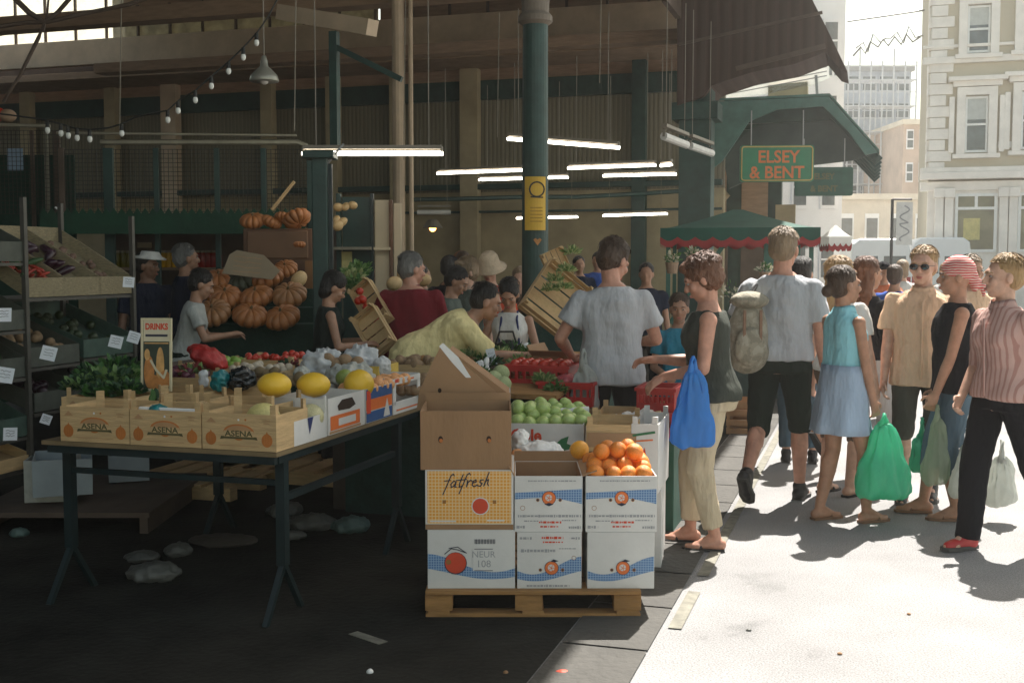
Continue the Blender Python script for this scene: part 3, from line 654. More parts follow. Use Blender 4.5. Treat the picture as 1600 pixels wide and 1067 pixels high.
# ------------------------------------------------ crates, cartons, produce
card = mat('brown_cardboard', (.30, .17, .085), .85, .12, 4, bump=.12, bscale=60, stretch=(1, 1, .3)); card_in = mat('cardboard_inside', (.36, .21, .11), .85, .1, 5)
cardw = mat('white_cardboard', (.64, .62, .59), .7, .1, 3, bump=.15, bscale=14, dirt=(.5, .46, .4)); pale_wood = mat('pale_poplar_wood', (.56, .38, .19), .8, .2, 6, bump=.25, bscale=30, stretch=(1, 1, 8))
pal_wood = mat('pallet_wood', (.37, .19, .065), .85, .3, 5, bump=.4, bscale=30, stretch=(1, 6, 6))
ink = mat('dark_ink', (.02, .022, .045), .7, .05); ink_r = mat('red_ink', (.62, .06, .02), .6, .1); ink_o = mat('orange_ink', (.72, .16, .03), .6, .1); ink_g = mat('green_ink', (.03, .16, .06), .7, .1)
ink_br = mat('brown_ink', (.30, .12, .02), .7, .15); ink_gr = mat('faint_grey_ink', (.33, .33, .34), .7, .1); ink_tan = mat('tan_ink', (.44, .25, .12), .7, .1)
blueg = gridmat('blue_check_print', (.07, .17, .36), (.30, .42, .58), .0115, .003); yelg = gridmat('yellow_check_print', (.74, .32, .035), (.78, .55, .28), .0155, .004)
paper = mat('white_paper', (.78, .77, .75), .8, .05, 6)
tex_cloud = bpy.data.textures.new('crumple', 'CLOUDS'); tex_cloud.noise_scale = .05
tex_big = bpy.data.textures.new('folds', 'CLOUDS'); tex_big.noise_scale = .14; tex_big.noise_depth = 1
tex_vor = bpy.data.textures.new('facets', 'VORONOI'); tex_vor.noise_scale = .055; tex_vor2 = bpy.data.textures.new('small_facets', 'VORONOI'); tex_vor2.noise_scale = .028
tex_fine = bpy.data.textures.new('fine_folds', 'CLOUDS'); tex_fine.noise_scale = .022
def disp(o, tex, s):
    d = o.modifiers.new('displace', 'DISPLACE'); d.texture = tex; d.strength = s; d.texture_coords = 'LOCAL'; d.mid_level = .5; return o
def carton(name, loc, rot, w, d, h, label, mo, mi=None, open_=False, t=.005, group=None, cat='box', flaps=()):
    e = empty(name, loc, label, cat, rot, group); mi = mi or mo
    m = MB()
    for sx in (-1, 1): m.box((sx * (w / 2 - t / 2), 0, h / 2), (t, d - 2 * t, h))
    for sy in (-1, 1): m.box((0, sy * (d / 2 - t / 2), h / 2), (w, t, h))
    m.box((0, 0, t / 2), (w - 2 * t, d - 2 * t, t))
    if not open_: m.box((0, 0, h - t / 2), (w - 2 * t, d - 2 * t, t))
    m.build('body', mo, e, bevel=.0015)
    if open_: 
        q = MB()
        for sx in (-1, 1): q.box((sx * (w / 2 - t - .001), 0, h / 2), (.001, d - 2 * t, h - .004))
        for sy in (-1, 1): q.box((0, sy * (d / 2 - t - .001), h / 2), (w - 2 * t, .001, h - .004))
        q.build('lining', mi, e)
    for sx, sy, L, ang in flaps:
        a = R(ang); M = Matrix.Translation((sx * w / 2, sy * d / 2, h)) @ (Euler((0, sx * (R(90) - a), 0)).to_matrix().to_4x4() if sx else Euler((-sy * (R(90) - a), 0, 0)).to_matrix().to_4x4())
        f = MB().box((0, 0, L / 2), ((t, d, L) if sx else (w, t, L)), 0, M); f.build('flap', mi, e)
    return e
def front(e, w, d, h): return Decal((0, -d / 2, h / 2), (1, 0, 0), (0, 0, 1), (0, -1, 0))
def crate(name, loc, rot, w, d, h, label, wood=pale_wood, slats=2, gap=.18, group=None, post=.028, rise=.03, cat='crate', solid_front=False):
    e = empty(name, loc, label, cat, rot, group); t = .005
    m = MB(); sh = h * (1 - gap) / slats; g = h * gap / max(1, slats - 1) if slats > 1 else 0
    for k in range(slats):
        z = k * (sh + g) + sh / 2
        for sx in (-1, 1): m.box((sx * (w / 2 - t / 2), 0, z), (t, d - 2 * t, sh))
        for sy in (-1, 1):
            if solid_front and sy == -1: continue
            m.box((0, sy * (d / 2 - t / 2), z), (w, t, sh))
    if solid_front: m.box((0, -d / 2 + t / 2, h / 2), (w, t, h))
    for k in range(4): m.box((0, -d / 2 + d * (k + .5) / 4, .004), (w - 2 * t, d / 4.6, .006))
    m.build('slats', wood, e)
    for sx in (-1, 1):
        for sy in (-1, 1):
            MB().prism([(sx * (w / 2 - t), sy * (d / 2 - t), .008), (sx * (w / 2 - t - post), sy * (d / 2 - t), .008), (sx * (w / 2 - t), sy * (d / 2 - t - post), .008)], (0, 0, h + rise)).build('corner_post', wood, e)
    return e
# ---- pallet and the stacks standing on it
PY = G(665, 965).y
pl = P(665, 965, PY).x; pr = P(1001, 965, PY).x; pw = pr - pl; px0 = (pl + pr) / 2
pe = empty('pallet', (px0, PY + .5, 0), 'wooden pallet under the stacked fruit cartons in the foreground', 'pallet')
for x in (-pw / 2 + .06, 0, pw / 2 - .06): MB().box((x, 0, .022), (.1, 1.0, .02)).build('skid', pal_wood, pe, bevel=.002)
for y in (-.45, 0, .45):
    for x in (-pw / 2 + .06, -.02, pw / 2 - .06): MB().box((x, y, .0685), (.125 if x else .1, .09, .073)).build('block', pal_wood, pe, bevel=.002)
MB().box((0, -.455, .011), (pw, .085, .018)).build('bottom_board', pal_wood, pe, bevel=.002)
for i in range(7): MB().box((0, -.46 + i * .153, .119), (pw, .1, .018)).build('deck_board', pal_wood, pe, bevel=.002)
PT = .1285
def xs(a, b, Y): return P(a, 800, Y).x, P(b, 800, Y).x
Y1 = PY + .03; D1 = .44
# lower left: white with big orange
def wave(d, w, h, up=1, mirror=1, lo=-.02):
    n = 20; top = []; bot = []
    for i in range(n + 1):
        t = i / n; x = (-w / 2 + w * t) * mirror
        top.append((x, lo * h + h * (.06 + .16 * math.sin((t * 1.25 + .55) * math.pi)) * up)); bot.append((x, lo * h - h * (.12 + .10 * math.sin((t * 1.1 - .3) * math.pi)) * up))
    for i in range(n): d.poly([bot[i], bot[i + 1], top[i + 1], top[i]] if mirror * up > 0 else [top[i], top[i + 1], bot[i + 1], bot[i]], 0, .001)
    return d
def emblem(d, x, y, r, leaf=False):
    d.disc(x, y, r * 1.08, mi=2, h=.0016).disc(x, y, r, mi=1, h=.002).disc(x - r * .05, y + r * .05, r * .52, mi=3, h=.0024)
    for k in range(5):
        a = k * 1.256; d.stroke([(x, y), (x + r * .45 * math.cos(a), y + r * .45 * math.sin(a))], r * .1, 1, .0028)
    if leaf: d.poly([(x - r * .2, y + r * 1.0), (x + r * .3, y + r * 1.35), (x + r * 1.1, y + r * 1.1), (x + r * .4, y + r * .9)], 2, .003)
    else: d.poly([(x - r * .7, y - r * .95), (x, y - r * .7), (x + r * .7, y - r * .95), (x, y - r * 1.25)], 2, .003)
    for s in (-1, 1): d.disc(x + s * r * 1.7, y - r * .3, r * .26, mi=4, h=.002).disc(x + s * r * 1.7, y - r * .3, r * .14, mi=2, h=.0024)
PM = [blueg, ink_o, ink, cardw, ink_br, ink_gr, ink_r]
def tiny_text(d, x0, x1, y, mi, hgt=.006, seed=0):
    rr = random.Random(seed); x = x0
    while x < x1:
        L = rr.uniform(.004, .016); d.rect(x + L / 2, y, min(L, x1 - x), hgt * rr.uniform(.6, 1), mi, .0016); x += L + rr.uniform(.002, .005)
a, b = xs(667, 804, Y1); wA = b - a
A = carton('orange_carton', ((a + b) / 2, Y1 + D1 / 2, PT), R(.6), wA, D1, .272, 'white carton with a large printed orange and barcode, bottom left on the pallet', cardw)
d = front(A, wA, D1, .272); wave(d, wA * .995, .272, 1, 1, -.12)
d.disc(-wA * .18, -.018, .052, mi=2, h=.0018).disc(-wA * .18, -.016, .0485, mi=6, h=.0022).disc(-wA * .26, -.012, .012, mi=4, h=.0025)
d.stroke([(-wA * .18 - .05, .025), (-wA * .18 - .02, .05), (-wA * .18 + .01, .045), (-wA * .18 + .05, .03), (-wA * .18 + .01, .058), (-wA * .18 - .03, .052)], .004, 2, .003)
d.rect(wA * .14, 0, .10, .105, 3, .0016).rect(wA * .14, .048, .085, .003, 2, .002).rect(wA * .14, -.052, .085, .003, 2, .002)
d.text('NEUR', wA * .14, .022, .042, 5, .0024).text('108', wA * .14, -.022, .046, 5, .0024)
for i in range(22): d.rect(wA * .16 + (i - 11) * .0045, .083, .0012 + (i * 7 % 3) * .001, .022, 2, .002)
d.build('print', PM, A)
a, b = xs(665, 803, Y1); wB = b - a; hB = .275; zB = PT + .2725
B = carton('check_carton', ((a + b) / 2, Y1 + D1 / 2 + .004, zB), R(-.5), wB, D1, hB, 'yellow checked carton with fatfresh lettering and an orange disc, middle of the left stack', cardw)
d = front(B, wB, D1, hB)
d.rect(0, -hB / 2 + .013, wB * .995, .024, 3, .0012).rect(0, .012, wB * .95, hB - .032, 0, .0016)
d.disc(.022 + wB * .07, -.028, .041, mi=4, h=.002).disc(.022 + wB * .07, -.028, .036, mi=2, h=.0024)
for x in (-.115, .115): d.rect(x, -.008, .016, .016, 5, .002)
d.rect(-wB * .3, -.098, .12, .007, 4, .002).rect(wB * .3, -.094, .08, .007, 4, .002)
# handwriting: fatfresh
L = {'f': [(.9, 1.7), (.7, 1.95), (.45, 1.7), (.2, .3), (-.05, -.9)], 'a': [(.75, .8), (.4, .95), (.1, .5), (.25, .05), (.6, .3), (.75, .85), (.72, .1), (.95, .15)], 't': [(.5, 1.8), (.3, .6), (.35, .05), (.7, .2)],
     'r': [(.1, .9), (.15, .0), (.2, .6), (.5, .95), (.7, .8)], 'e': [(.1, .5), (.6, .65), (.5, .95), (.15, .75), (.15, .2), (.45, .0), (.85, .25)], 's': [(.7, .9), (.3, .85), (.3, .55), (.65, .4), (.5, .02), (.05, .1)], 'h': [(.45, 1.9), (.15, .0), (.3, .7), (.6, .9), (.6, .3), (.8, .05)]}
adv = {'f': .62, 'a': .98, 't': .6, 'r': .72, 'e': .82, 's': .8, 'h': .9}; x = -.112; k = .0335
for i, c in enumerate('fatfresh'):
    off = .055 + i * .0015
    pts = [(x + px_ * k + (py_ * .008), off + py_ * k) for px_, py_ in L[c]]; d.stroke(pts, .0052, 1, .003 + i * .0002)
    if c in 'ft': d.stroke([(x - .05 * k, off + .98 * k), (x + .8 * k, off + 1.1 * k)], .0045, 1, .0048)
    x += adv[c] * k
d.build('print', [yelg, ink, ink_r, card, cardw, ink_br], B)
a, b = xs(656, 798, Y1); wC = b - a; zC = zB + hB + .0005
C = carton('open_carton', ((a + b) / 2, Y1 + D1 / 2, zC), R(.8), wC, D1 - .02, .27, 'plain brown open carton with two hand holes, top of the left stack', card, card_in, True)
d = front(C, wC, D1 - .02, .27)
for x in (-.115, .105): d.disc(x, .005, .011, .016, 0, .0012).disc(x + .002, -.0, .008, .009, 1, .0016)
d.build('hand_hole', [mat('dark_hole', (.03, .014, .006), .9), mat('orange_hole_reflection', (.45, .14, .03), .7)], C)  # flat discs painted with the holes' dark inside and orange reflection
MB().box((0, (D1 - .02) / 2, .27 + .018), (wC, .005, .036)).build('back_flap', card_in, C)
# raised triangular flap
fe = empty('tilted_carton', P(720, 640, Y1 + .43) - Vector((0, 0, .02)), 'brown carton lid standing tilted to a point above the left stack, white edged', 'box')
q = [P(x, y, Y1 + .47) - fe.location for x, y in ((651, 640), (655, 612), (672, 574), (690, 538), (702, 548), (786, 622), (787, 640))]
MB().prism(q, (0, .006, 0)).build('panel', card_in, fe)
q2 = [P(x, y, Y1 + .468) - fe.location for x, y in ((686, 541), (692, 536), (716, 558), (736, 590), (728, 590), (706, 566))]
MB().prism(q2, (0, .004, 0)).build('white_edge', paper, fe)
q3 = [P(x, y, Y1 + .474) - fe.location for x, y in ((702, 547), (716, 556), (796, 616), (797, 640), (787, 640), (786, 622))]
MB().prism(q3, (0, .3, 0)).build('side_panel', card, fe)
Decal(P(687, 610, Y1 + .468) - fe.location, (1, 0, 0), (0, 0, 1), (0, -1, 0)).disc(0, 0, .009, .012, 0).build('hand_hole', mat('dark_hole', (0, 0, 0)), fe)
# middle and right stacks
def print_carton(px0, px1, zb, h, lab, style, open_, dz=0, rot=0, flaps=()):
    a, b = xs(px0, px1, Y1); w_ = b - a
    c = carton('fruit_carton', ((a + b) / 2, Y1 + .2 + dz, zb), rot, w_, .4, h, lab, cardw, card_in, open_, flaps=flaps)
    d = front(c, w_, .4, h)
    r = .03
    if style == 'up':
        n = 16
        for i in range(n):
            t0, t1 = i / n, (i + 1) / n; f = lambda t: (.052 + .018 * t, .022 + .008 * math.sin(t * 3) - .05 * max(0, t - .55) ** 1.0)
            d.poly([(-w_ / 2 * .99 + w_ * .99 * t0, f(t0)[1]), (-w_ / 2 * .99 + w_ * .99 * t1, f(t1)[1]), (-w_ / 2 * .99 + w_ * .99 * t1, f(t1)[0]), (-w_ / 2 * .99 + w_ * .99 * t0, f(t0)[0])], 0, .001)
        emblem(d, .002, .028, r); d.disc(-w_ * .38, -.018, .011, mi=4, h=.0015).disc(-w_ * .38, -.018, .009, mi=3, h=.002)
        tiny_text(d, -w_ * .45, w_ * .47, -.055, 5, .012, 1); tiny_text(d, -w_ * .36, -w_ * .12, -.078, 5, .006, 2); tiny_text(d, w_ * .2, w_ * .42, -.075, 5, .006, 3)
        tiny_text(d, -w_ * .14, w_ * .18, -.084, 6, .011, 4); tiny_text(d, -w_ * .12, w_ * .14, -.104, 6, .008, 5)
        tiny_text(d, -w_ * .47, -w_ * .34, -.106, 5, .014, 6); tiny_text(d, w_ * .3, w_ * .47, -.108, 5, .014, 7); tiny_text(d, -w_ * .3, w_ * .4, h / 2 - .022, 5, .007, 8)
    else:
        wave(d, w_ * .99, h, 1, -1, -.15); emblem(d, .01, -.035, r, True)
        if style == 'low':
            tiny_text(d, -w_ * .12, w_ * .2, .105, 6, .013, 4); tiny_text(d, -w_ * .1, w_ * .2, .085, 6, .009, 14); tiny_text(d, -w_ * .46, -w_ * .28, .103, 5, .012, 5); tiny_text(d, w_ * .34, w_ * .46, .103, 5, .012, 15)
            tiny_text(d, -w_ * .44, w_ * .1, .045, 5, .016, 6); tiny_text(d, w_ * .15, w_ * .42, .055, 5, .006, 16); d.disc(w_ * .38, .012, .01, mi=4, h=.0015).disc(w_ * .38, .012, .008, mi=3, h=.002)
            tiny_text(d, -w_ * .35, w_ * .3, -.118, 5, .012, 9)
    d.build('print', PM, c); return c
print_carton(808, 909, PT, .262, 'white carton with blue wave print, bottom of the middle stack', 'low', False)
print_carton(804, 910, PT + .263, .258, 'white carton with orange emblem and open brown flap, top of the middle stack', 'up', True, flaps=((0, 1, .05, 88), (1, 0, .07, 20), (-1, 0, .05, 60)))
print_carton(918, 1023, PT, .262, 'white carton with plain top half and blue wave, bottom of the right stack', 'wave', False)
OB = print_carton(915, 1026, PT + .263, .258, 'white carton heaped with oranges, top of the right stack', 'up', True)
# oranges
orange_m = mat('orange_peel', (.80, .25, .03), .45, .16, 5, bump=.25, bscale=120)
def fruit(name, label, cat, grp, m, r, pos, squash=.95, proto=[None], sepal=None):
    me = None
    for i, p in enumerate(pos):
        s = r * random.uniform(.9, 1.08)
        if me is None:
            o = MB().ell((0, 0, 0), (1, 1, squash), 0, nu=20, nv=14, fn=lambda th, ph: 1 - .1 * math.exp(-(ph / .35) ** 2)).build(name, m, smooth=True); me = o
            tag(o, label, cat, grp)
        else: o = me.copy(); COL.objects.link(o)
        o.location = p; o.scale = (s, s, s); o.rotation_euler = (random.uniform(-1, 1), random.uniform(-1, 1), random.uniform(0, 6))
oc = OB.location; zt = PT + .263 + .258
pos = []
for j, (n, y, z) in enumerate(((4, -.15, .0), (4, -.06, .02), (4, .03, .03), (4, .12, .02))):
    for i in range(n): pos.append(oc + Vector((-.115 + i * .076 + random.uniform(-.01, .01), y, .258 + z + random.uniform(-.008, .01))))
for x, y in ((-.08, -.05), (0, -.02), (.075, -.05), (-.04, .06), (.05, .05)): pos.append(oc + Vector((x, y, .258 + .085 + random.uniform(-.005, .01))))
fruit('orange', 'glossy orange heaped in the white carton on top of the right stack', 'orange', 'oranges in the right carton', orange_m, .040, pos)
fruit('grapefruit', 'single yellow-orange fruit just left of the heaped oranges, by the green leaf print', 'fruit', None, mat('yellow_orange_peel', (.8, .36, .03), .4, .1, 6), .046, [P(905, 703, Y1 + .42)])
# tissue in the middle box region
def crumple(name, loc, r, label, m, cat='paper', sc=.05, rot=0, grp=None, st=.5):
    o = MB().ell((0, 0, 0), r, 0, nu=56, nv=34).build(name, m, smooth=True, loc=loc, rot=rot); t = bpy.data.textures.get('crumple')
    disp(o, tex_big, min(r) * st * 1.4); disp(o, tex_vor, min(r) * st * 1.5); disp(o, tex_vor2, min(r) * st * .9)
    return tag(o, label, cat, grp)
crumple('tissue_paper', P(840, 706, Y1 + .5), (.13, .09, .045), 'crumpled white tissue paper behind the middle open carton', paper)
crumple('tissue_paper', P(812, 690, Y1 + .55), (.05, .06, .05), 'small white tissue tuft beside the brown carton', paper)
fruit('nectarine', 'pale orange fruit under the white tissue beside the brown carton', 'fruit', None, mat('nectarine_skin', (.7, .33, .14), .5, .2), .035, [P(808, 712, Y1 + .45)])
# apple box
YA = 6.15
a, b = P(797, 700, YA).x, P(920, 700, YA).x; zt_ = P(800, 662, YA).z; wq = b - a
AP = carton('apple_box', ((a + b) / 2, YA + .25, zt_ - .19), R(-6), wq, .5, .19, 'white apple box printed with red letters and a green leaf, heaped with green apples', cardw, card_in, True)
d = front(AP, wq, .5, .19); d.text('Cole', -.1, .03, .085, 0, .002, bold=.003); d.rect(-.1, -.022, .14, .006, 1, .002).poly([(.04, -.03), (.09, .015), (.13, .03), (.12, -.01), (.17, -.03), (.1, -.05)], 2, .002); d.build('print', [ink_r, ink, ink_g], AP)
gapple = mat('green_apple_skin', (.38, .50, .16), .35, .2, 4)
pos = []
for j in range(5):
    for i in range(6): pos.append(AP.location + Vector((-.175 + i * .07 + (j % 2) * .02, -.18 + j * .085, .19 + .0 + j * .012 + random.uniform(-.01, .015))))
for i in range(6): pos.append(AP.location + Vector((-.17 + (i % 3) * .07, -.08 + (i // 3) * .1, .25)))
fruit('apple', 'green apple heaped in the white printed box', 'apple', 'green apples', gapple, .039, pos, .88)
carton('support_box', AP.location - Vector((0, 0, .281)), R(-6), wq, .5, .28, 'plain brown carton propping up the apple box', card)
carton('support_box', AP.location - Vector((0, 0, .582)), R(-5), wq, .5, .3, 'brown carton on the ground under the apple boxes', card)
rp = P(897, 646, YA + .3); e = MB().tube((-.085, 0, 0), (.085, 0, .012), .03, .03, 18).build('paper_roll', paper, loc=rp, rot=R(-4), smooth=False); tag(e, 'white paper roll lying on the apples at the right end of their box', 'paper roll')
# crates to the right of the apples
cr1 = crate('fruit_crate', (P(965, 700, 5.95).x, 6.15, P(965, 705, 5.95).z), R(-8), .27, .42, .14, 'small pale wooden crate with a brown card flap behind the oranges', slats=1, gap=0)
MB().box((-.0, -.215, .06), (.25, .004, .075)).build('card_flap', card_in, cr1)
cr2 = crate('fruit_crate', (P(993, 690, 6.5).x, 6.75, P(1000, 690, 6.5).z - .02), R(-10), .38, .5, .16, 'pale wooden crate behind, holding white tissue, in front of the red crate', slats=1, gap=0)
crumple('tissue_paper', cr2.location + Vector((.04, -.05, .1)), (.15, .15, .06), 'white tissue filling the pale wooden crate', paper)
sp_ = crate('printed_crate', (P(1010, 800, 5.9).x + .05, 6.15, P(1030, 735, 5.9).z - .12), R(-14), .14, .5, .36, 'tall narrow white printed crate with red marks at the right of the oranges', cardw, 1, 0)
d = Decal((0, -.251, .18), (1, 0, 0), (0, 0, 1), (0, -1, 0)); d.poly([(-.05, -.08), (.0, .06), (.03, -.1)], 0).stroke([(-.06, .12), (.05, .14)], .012, 1).stroke([(-.05, .09), (.04, .1)], .008, 2); d.build('print', [ink_r, ink_g, ink_o], sp_)
carton('support_box', (sp_.location.x - .12, 6.3, 0), R(-10), .42, .5, sp_.location.z - .001, 'pale carton on the ground supporting the narrow printed crate', cardw)
carton('support_box', (cr1.location.x - .1, 6.9, 0), R(-10), .5, .5, cr2.location.z - .002, 'brown carton on the ground under the tissue filled crate', card)
# ---- long table with the crates
TZ = .78; TC = G(432, 707, TZ)
tb = empty('market_table', (TC.x, TC.y, 0), 'long green trestle table carrying the printed fruit crates', 'table', HR)
TL_, TD = 1.25, 1.75
MB().box((-TL_ / 2 + .0, TD / 2, TZ - .012), (TL_, TD, .02)).build('tabletop', mat('plywood_top', (.2, .14, .07), .8, .2, 4), tb)
fr = MB()
for y in (.03, TD - .03): fr.box((-TL_ / 2, y, TZ - .042), (TL_ - .04, .03, .036))
for x in (-TL_ + .03, -.03): fr.box((x, TD / 2, TZ - .042), (.03, TD - .1, .036))
tg = mat('table_green_metal', (.008, .02, .022), .5, .3, 6)
fr.build('frame', tg, tb)
for x in (-.04, -TL_ + .06):
    for y in (.12, TD - .3):
        MB().box((x, y, TZ / 2 + .09), (.045, .045, TZ - .3)).bar((x, y, .25), (x, y - .17, 0), .025).bar((x, y, .25), (x, y + .17, 0), .025).build('leg', tg, tb)
MB().box((-.04, TD / 2 - .1, .55), (.03, TD - .5, .03)).build('stretcher', tg, tb)
MB().box((-.62, .12, .62), (1.1, .025, .025)).build('stretcher', tg, tb)
def onT(x, y, z=0): return tb.location + NV * x + DV * y + Vector((0, 0, TZ + z))
def asena(x, y, label, z=0, rot=0, full=True):
    c = crate('fruit_crate', onT(x, y, z), HR + rot, .375, .30, .165, label, slats=1, gap=0, rise=.035, group=None)
    d = Decal((0, -.151, .083), (1, 0, 0), (0, 0, 1), (0, -1, 0))
    n = 14
    arc = [(.078 * math.cos(math.pi * i / n), .0 + .036 * math.sin(math.pi * i / n)) for i in range(n + 1)]
    d.poly(arc, 0, .001).poly([(x_ * .86, y_ * .8) for x_, y_ in arc], 1, .0014)
    d.disc(0, -.02, .026, .018, 2, .0012).rect(0, -.026, .16, .009, 3, .0016).poly([(-.095, -.034), (-.07, -.03), (-.07, -.02), (-.09, -.02)], 3, .0015).poly([(.095, -.034), (.07, -.03), (.07, -.02), (.09, -.02)], 3, .0015)
    d.rect(0, -.008, .15, .027, 4, .0017).text('ASENA', 0, -.008, .036, 3, .0022, sx=1.25, bold=.001)
    for s in (-1, 1):
        d.disc(s * .142, -.033, .0275, .03, 2, .0012).poly([(s * .142 - .006, -.005), (s * .142 + .006, -.005), (s * .142, .008)], 2, .0012)
        for k in range(3): d.stroke([(s * .142 - .012 + k * .012, -.05), (s * .142 - .012 + k * .012, -.016)], .003, 0, .0018)
    d.poly([(-.165, .04), (-.14, .062), (-.115, .04)], 5, .0012); d.text('ASENA', .14, .055, .013, 5, .0014); d.rect(.14, .043, .03, .003, 5, .0012)
    d.disc(0, .055, .005, mi=6, h=.0014).disc(.035, .056, .005, mi=2, h=.0014).rect(0, -.062, .2, .0025, 5, .0012)
    d.build('print', [mat('asena_arch_ink', (.5, .17, .04), .7, .15), ink_tan, mat('rust_ink', (.45, .15, .03), .7, .2), mat('olive_ink', (.09, .08, .03), .7, .1), pale_wood, ink_tan, paper], c)
    return c
asena(-.19, .155, 'wooden ASENA crate at the front right corner of the table, beside the white panel')
asena(-.572, .155, 'wooden ASENA crate in the middle of the front row, a blue-green bag inside')
asena(-.956, .155, 'wooden ASENA crate at the left end of the front row', rot=R(1))
asena(-.38, .47, 'wooden ASENA crate in the second row, behind the front right and middle crates', rot=R(-1))
asena(-.80, .47, 'wooden ASENA crate in the second row behind the front left crate', rot=R(1))
asena(-1.2, .5, 'wooden crate at the left end of the second row, under the leaves')
asena(-.62, .80, 'wooden ASENA crate in the third row at the foot of the carrot poster', z=.0)
asena(-1.04, .80, 'wooden ASENA crate in the third row, left of the carrot poster')
melon_pale = mat('pale_melon_skin', (.6, .52, .2), .5, .15, 8)
fruit('melon', 'pale melon sunk inside the front right crate', 'melon', None, melon_pale, .075, [onT(-.16, .17, .12)])
fruit('melon', 'pale striped squash lying behind the white panel', 'melon', None, mat('pale_squash', (.55, .5, .28), .5, .25, 12), .06, [onT(-.06, .45, .10)])
# side boxes along the street edge of the table
wp = empty('white_panel_box', onT(-.085, .49, 0), 'white sided crate with a dark blue mark at the front right corner of the table', 'box', HR)
MB().box((.08, -.16, .0575), (.006, .32, .115)).box((-.0, .0, .09), (.16, .006, .18)).box((.08, .0, .1), (.01, .012, .2)).build('panel', cardw, wp)
dq = Decal((.084, -.16, .0575), (0, 1, 0), (0, 0, 1), (1, 0, 0)); dq.poly([(-.03, .057), (.03, .057), (-.01, -.02)], 0); dq.build('blue_mark', mat('navy_ink', (.02, .03, .12), .6), wp)
def side_box(y, L, h, lab, mo, decos, mats_, cut=False):
    c = empty('fruit_box', onT(-.15, y + L / 2), lab, 'box', HR)
    m = MB()
    if cut:
        m.box((.145, 0, h * .17), (.006, L, h * .34)).box((.145, 0, h * .9), (.006, L, h * .16)).box((.145, -L / 2 + .02, h * .55), (.006, .04, h * .6)).box((.145, L / 2 - .02, h * .55), (.006, .04, h * .6))
    else: m.box((.145, 0, h / 2), (.006, L, h))
    m.box((-.145, 0, h / 2), (.006, L, h)).box((0, -L / 2 + .003, h / 2), (.284, .006, h)).box((0, L / 2 - .003, h / 2), (.284, .006, h)).box((0, 0, .004), (.28, L, .006))
    m.build('body', mo, c)
    d = Decal((.1485, 0, h / 2), (0, 1, 0), (0, 0, 1), (1, 0, 0)); decos(d, L, h); d.build('print', mats_, c); return c
side_box(.52, .42, .18, 'white and orange printed box with a dark oval opening along the table edge', cardw, lambda d, L, h: (d.poly([(-.11, .045), (-.06, .07), (.06, .07), (.1, .03), (.03, .015), (-.1, .02)], 0), d.rect(-.02, -.035, .34, .07, 1), d.rect(.0, -.037, .2, .036, 2, .0015), d.rect(-.02, -.08, .36, .012, 3)),
         [mat('dark_hole', (0, 0, 0)), ink_o, cardw, ink_tan])
side_box(.96, .34, .18, 'small red, blue and orange striped fruit box along the table edge', cardw, lambda d, L, h: (d.rect(0, .06, L, .055, 0), d.rect(0, .002, L, .06, 1), d.rect(0, -.06, L, .055, 0), d.rect(-.14, .02, .05, .12, 2, .002), d.poly([(.05, -.08), (.14, -.08), (.1, .02)], 3, .002)),
         [mat('navy_print', (.03, .09, .25), .6), ink_o, ink_r, cardw])
side_box(1.32, .40, .2, 'white cut-out crate of peaches at the far end of the table edge', cardw, lambda d, L, h: (d.rect(0, -.08, L * .8, .008, 0), d.rect(-.15, .085, .05, .02, 1), d.rect(.05, .08, .1, .01, 0)), [ink_o, ink_r], cut=True)
yel = mat('yellow_melon_skin', (.78, .48, .035), .4, .12, 3, bump=.15, bscale=25)
for i, (px, py, Y, sc, lab) in enumerate(((428, 601, 5.62, (.083, .07, .058), 'yellow melon, leftmost of the three on the crates'), (489, 601, 5.78, (.085, .07, .06), 'yellow melon, middle one of the three on the crates'), (560, 600, 6.05, (.08, .07, .074), 'yellow melon, rightmost and tallest, by the green gourd'))):
    o = MB().ell((0, 0, 0), sc, 0, nu=24, nv=16, fn=lambda th, ph: 1 + .04 * math.cos(10 * th) * .25 + (.06 if abs(th) < .3 else 0)).build('yellow_melon', yel, smooth=True, loc=P(px, py, Y), rot=R(-10)); tag(o, lab, 'melon', 'yellow melons on the table')
fruit('gourd', 'green gourd tucked behind the rightmost yellow melon', 'gourd', None, mat('green_gourd_skin', (.22, .28, .06), .5, .2), .05, [P(538, 590, 6.2)])
peach = mat('peach_skin', (.75, .36, .15), .6, .3, 7)
fruit('peach', 'small peach in the boxes at the far end of the table edge', 'peach', 'peaches at the table edge', peach, .034, [onT(-.03 - .06 * (i % 3), 1.02 + .075 * (i // 3) + random.uniform(-.01, .01), .165 + random.uniform(0, .02)) for i in range(24)])
def gp0(px, Y): v = P(px, 410, Y); return Vector((v.x, Y, 0))
# ------------------------------------------------ goods heaped behind the front crates
plast_w = mat('white_plastic', (.72, .73, .74), .4, .1, 6, trans=.35, bump=.4, bscale=18); plast_k = mat('black_plastic', (.012, .014, .016), .25, .3, 6, bump=.6, bscale=20)
dullp = mat('dull_plastic', (.10, .10, .09), .5, .2, 8, bump=.4, bscale=18); plast_t = mat('teal_plastic', (.01, .16, .17), .35, .25, 8, bump=.4, bscale=20); redp = mat('red_net_bag', (.36, .015, .012), .5, .3, 12, bump=.4, bscale=40)
kiwi = mat('brown_kiwi_skin', (.17, .12, .06), .9, .25, 14); spud = mat('earthy_brown_skin', (.28, .18, .10), .85, .3, 10)
crumple('produce_bag', P(325, 558, 6.7), (.13, .1, .055), 'long red net bag lying behind the crates', redp, 'bag', rot=R(-20), st=.3).rotation_euler = (0, R(28), R(-10))
crumple('produce_bag', P(343, 596, 6.1), (.055, .05, .05), 'teal plastic bag behind the third crate row', plast_t, 'bag')
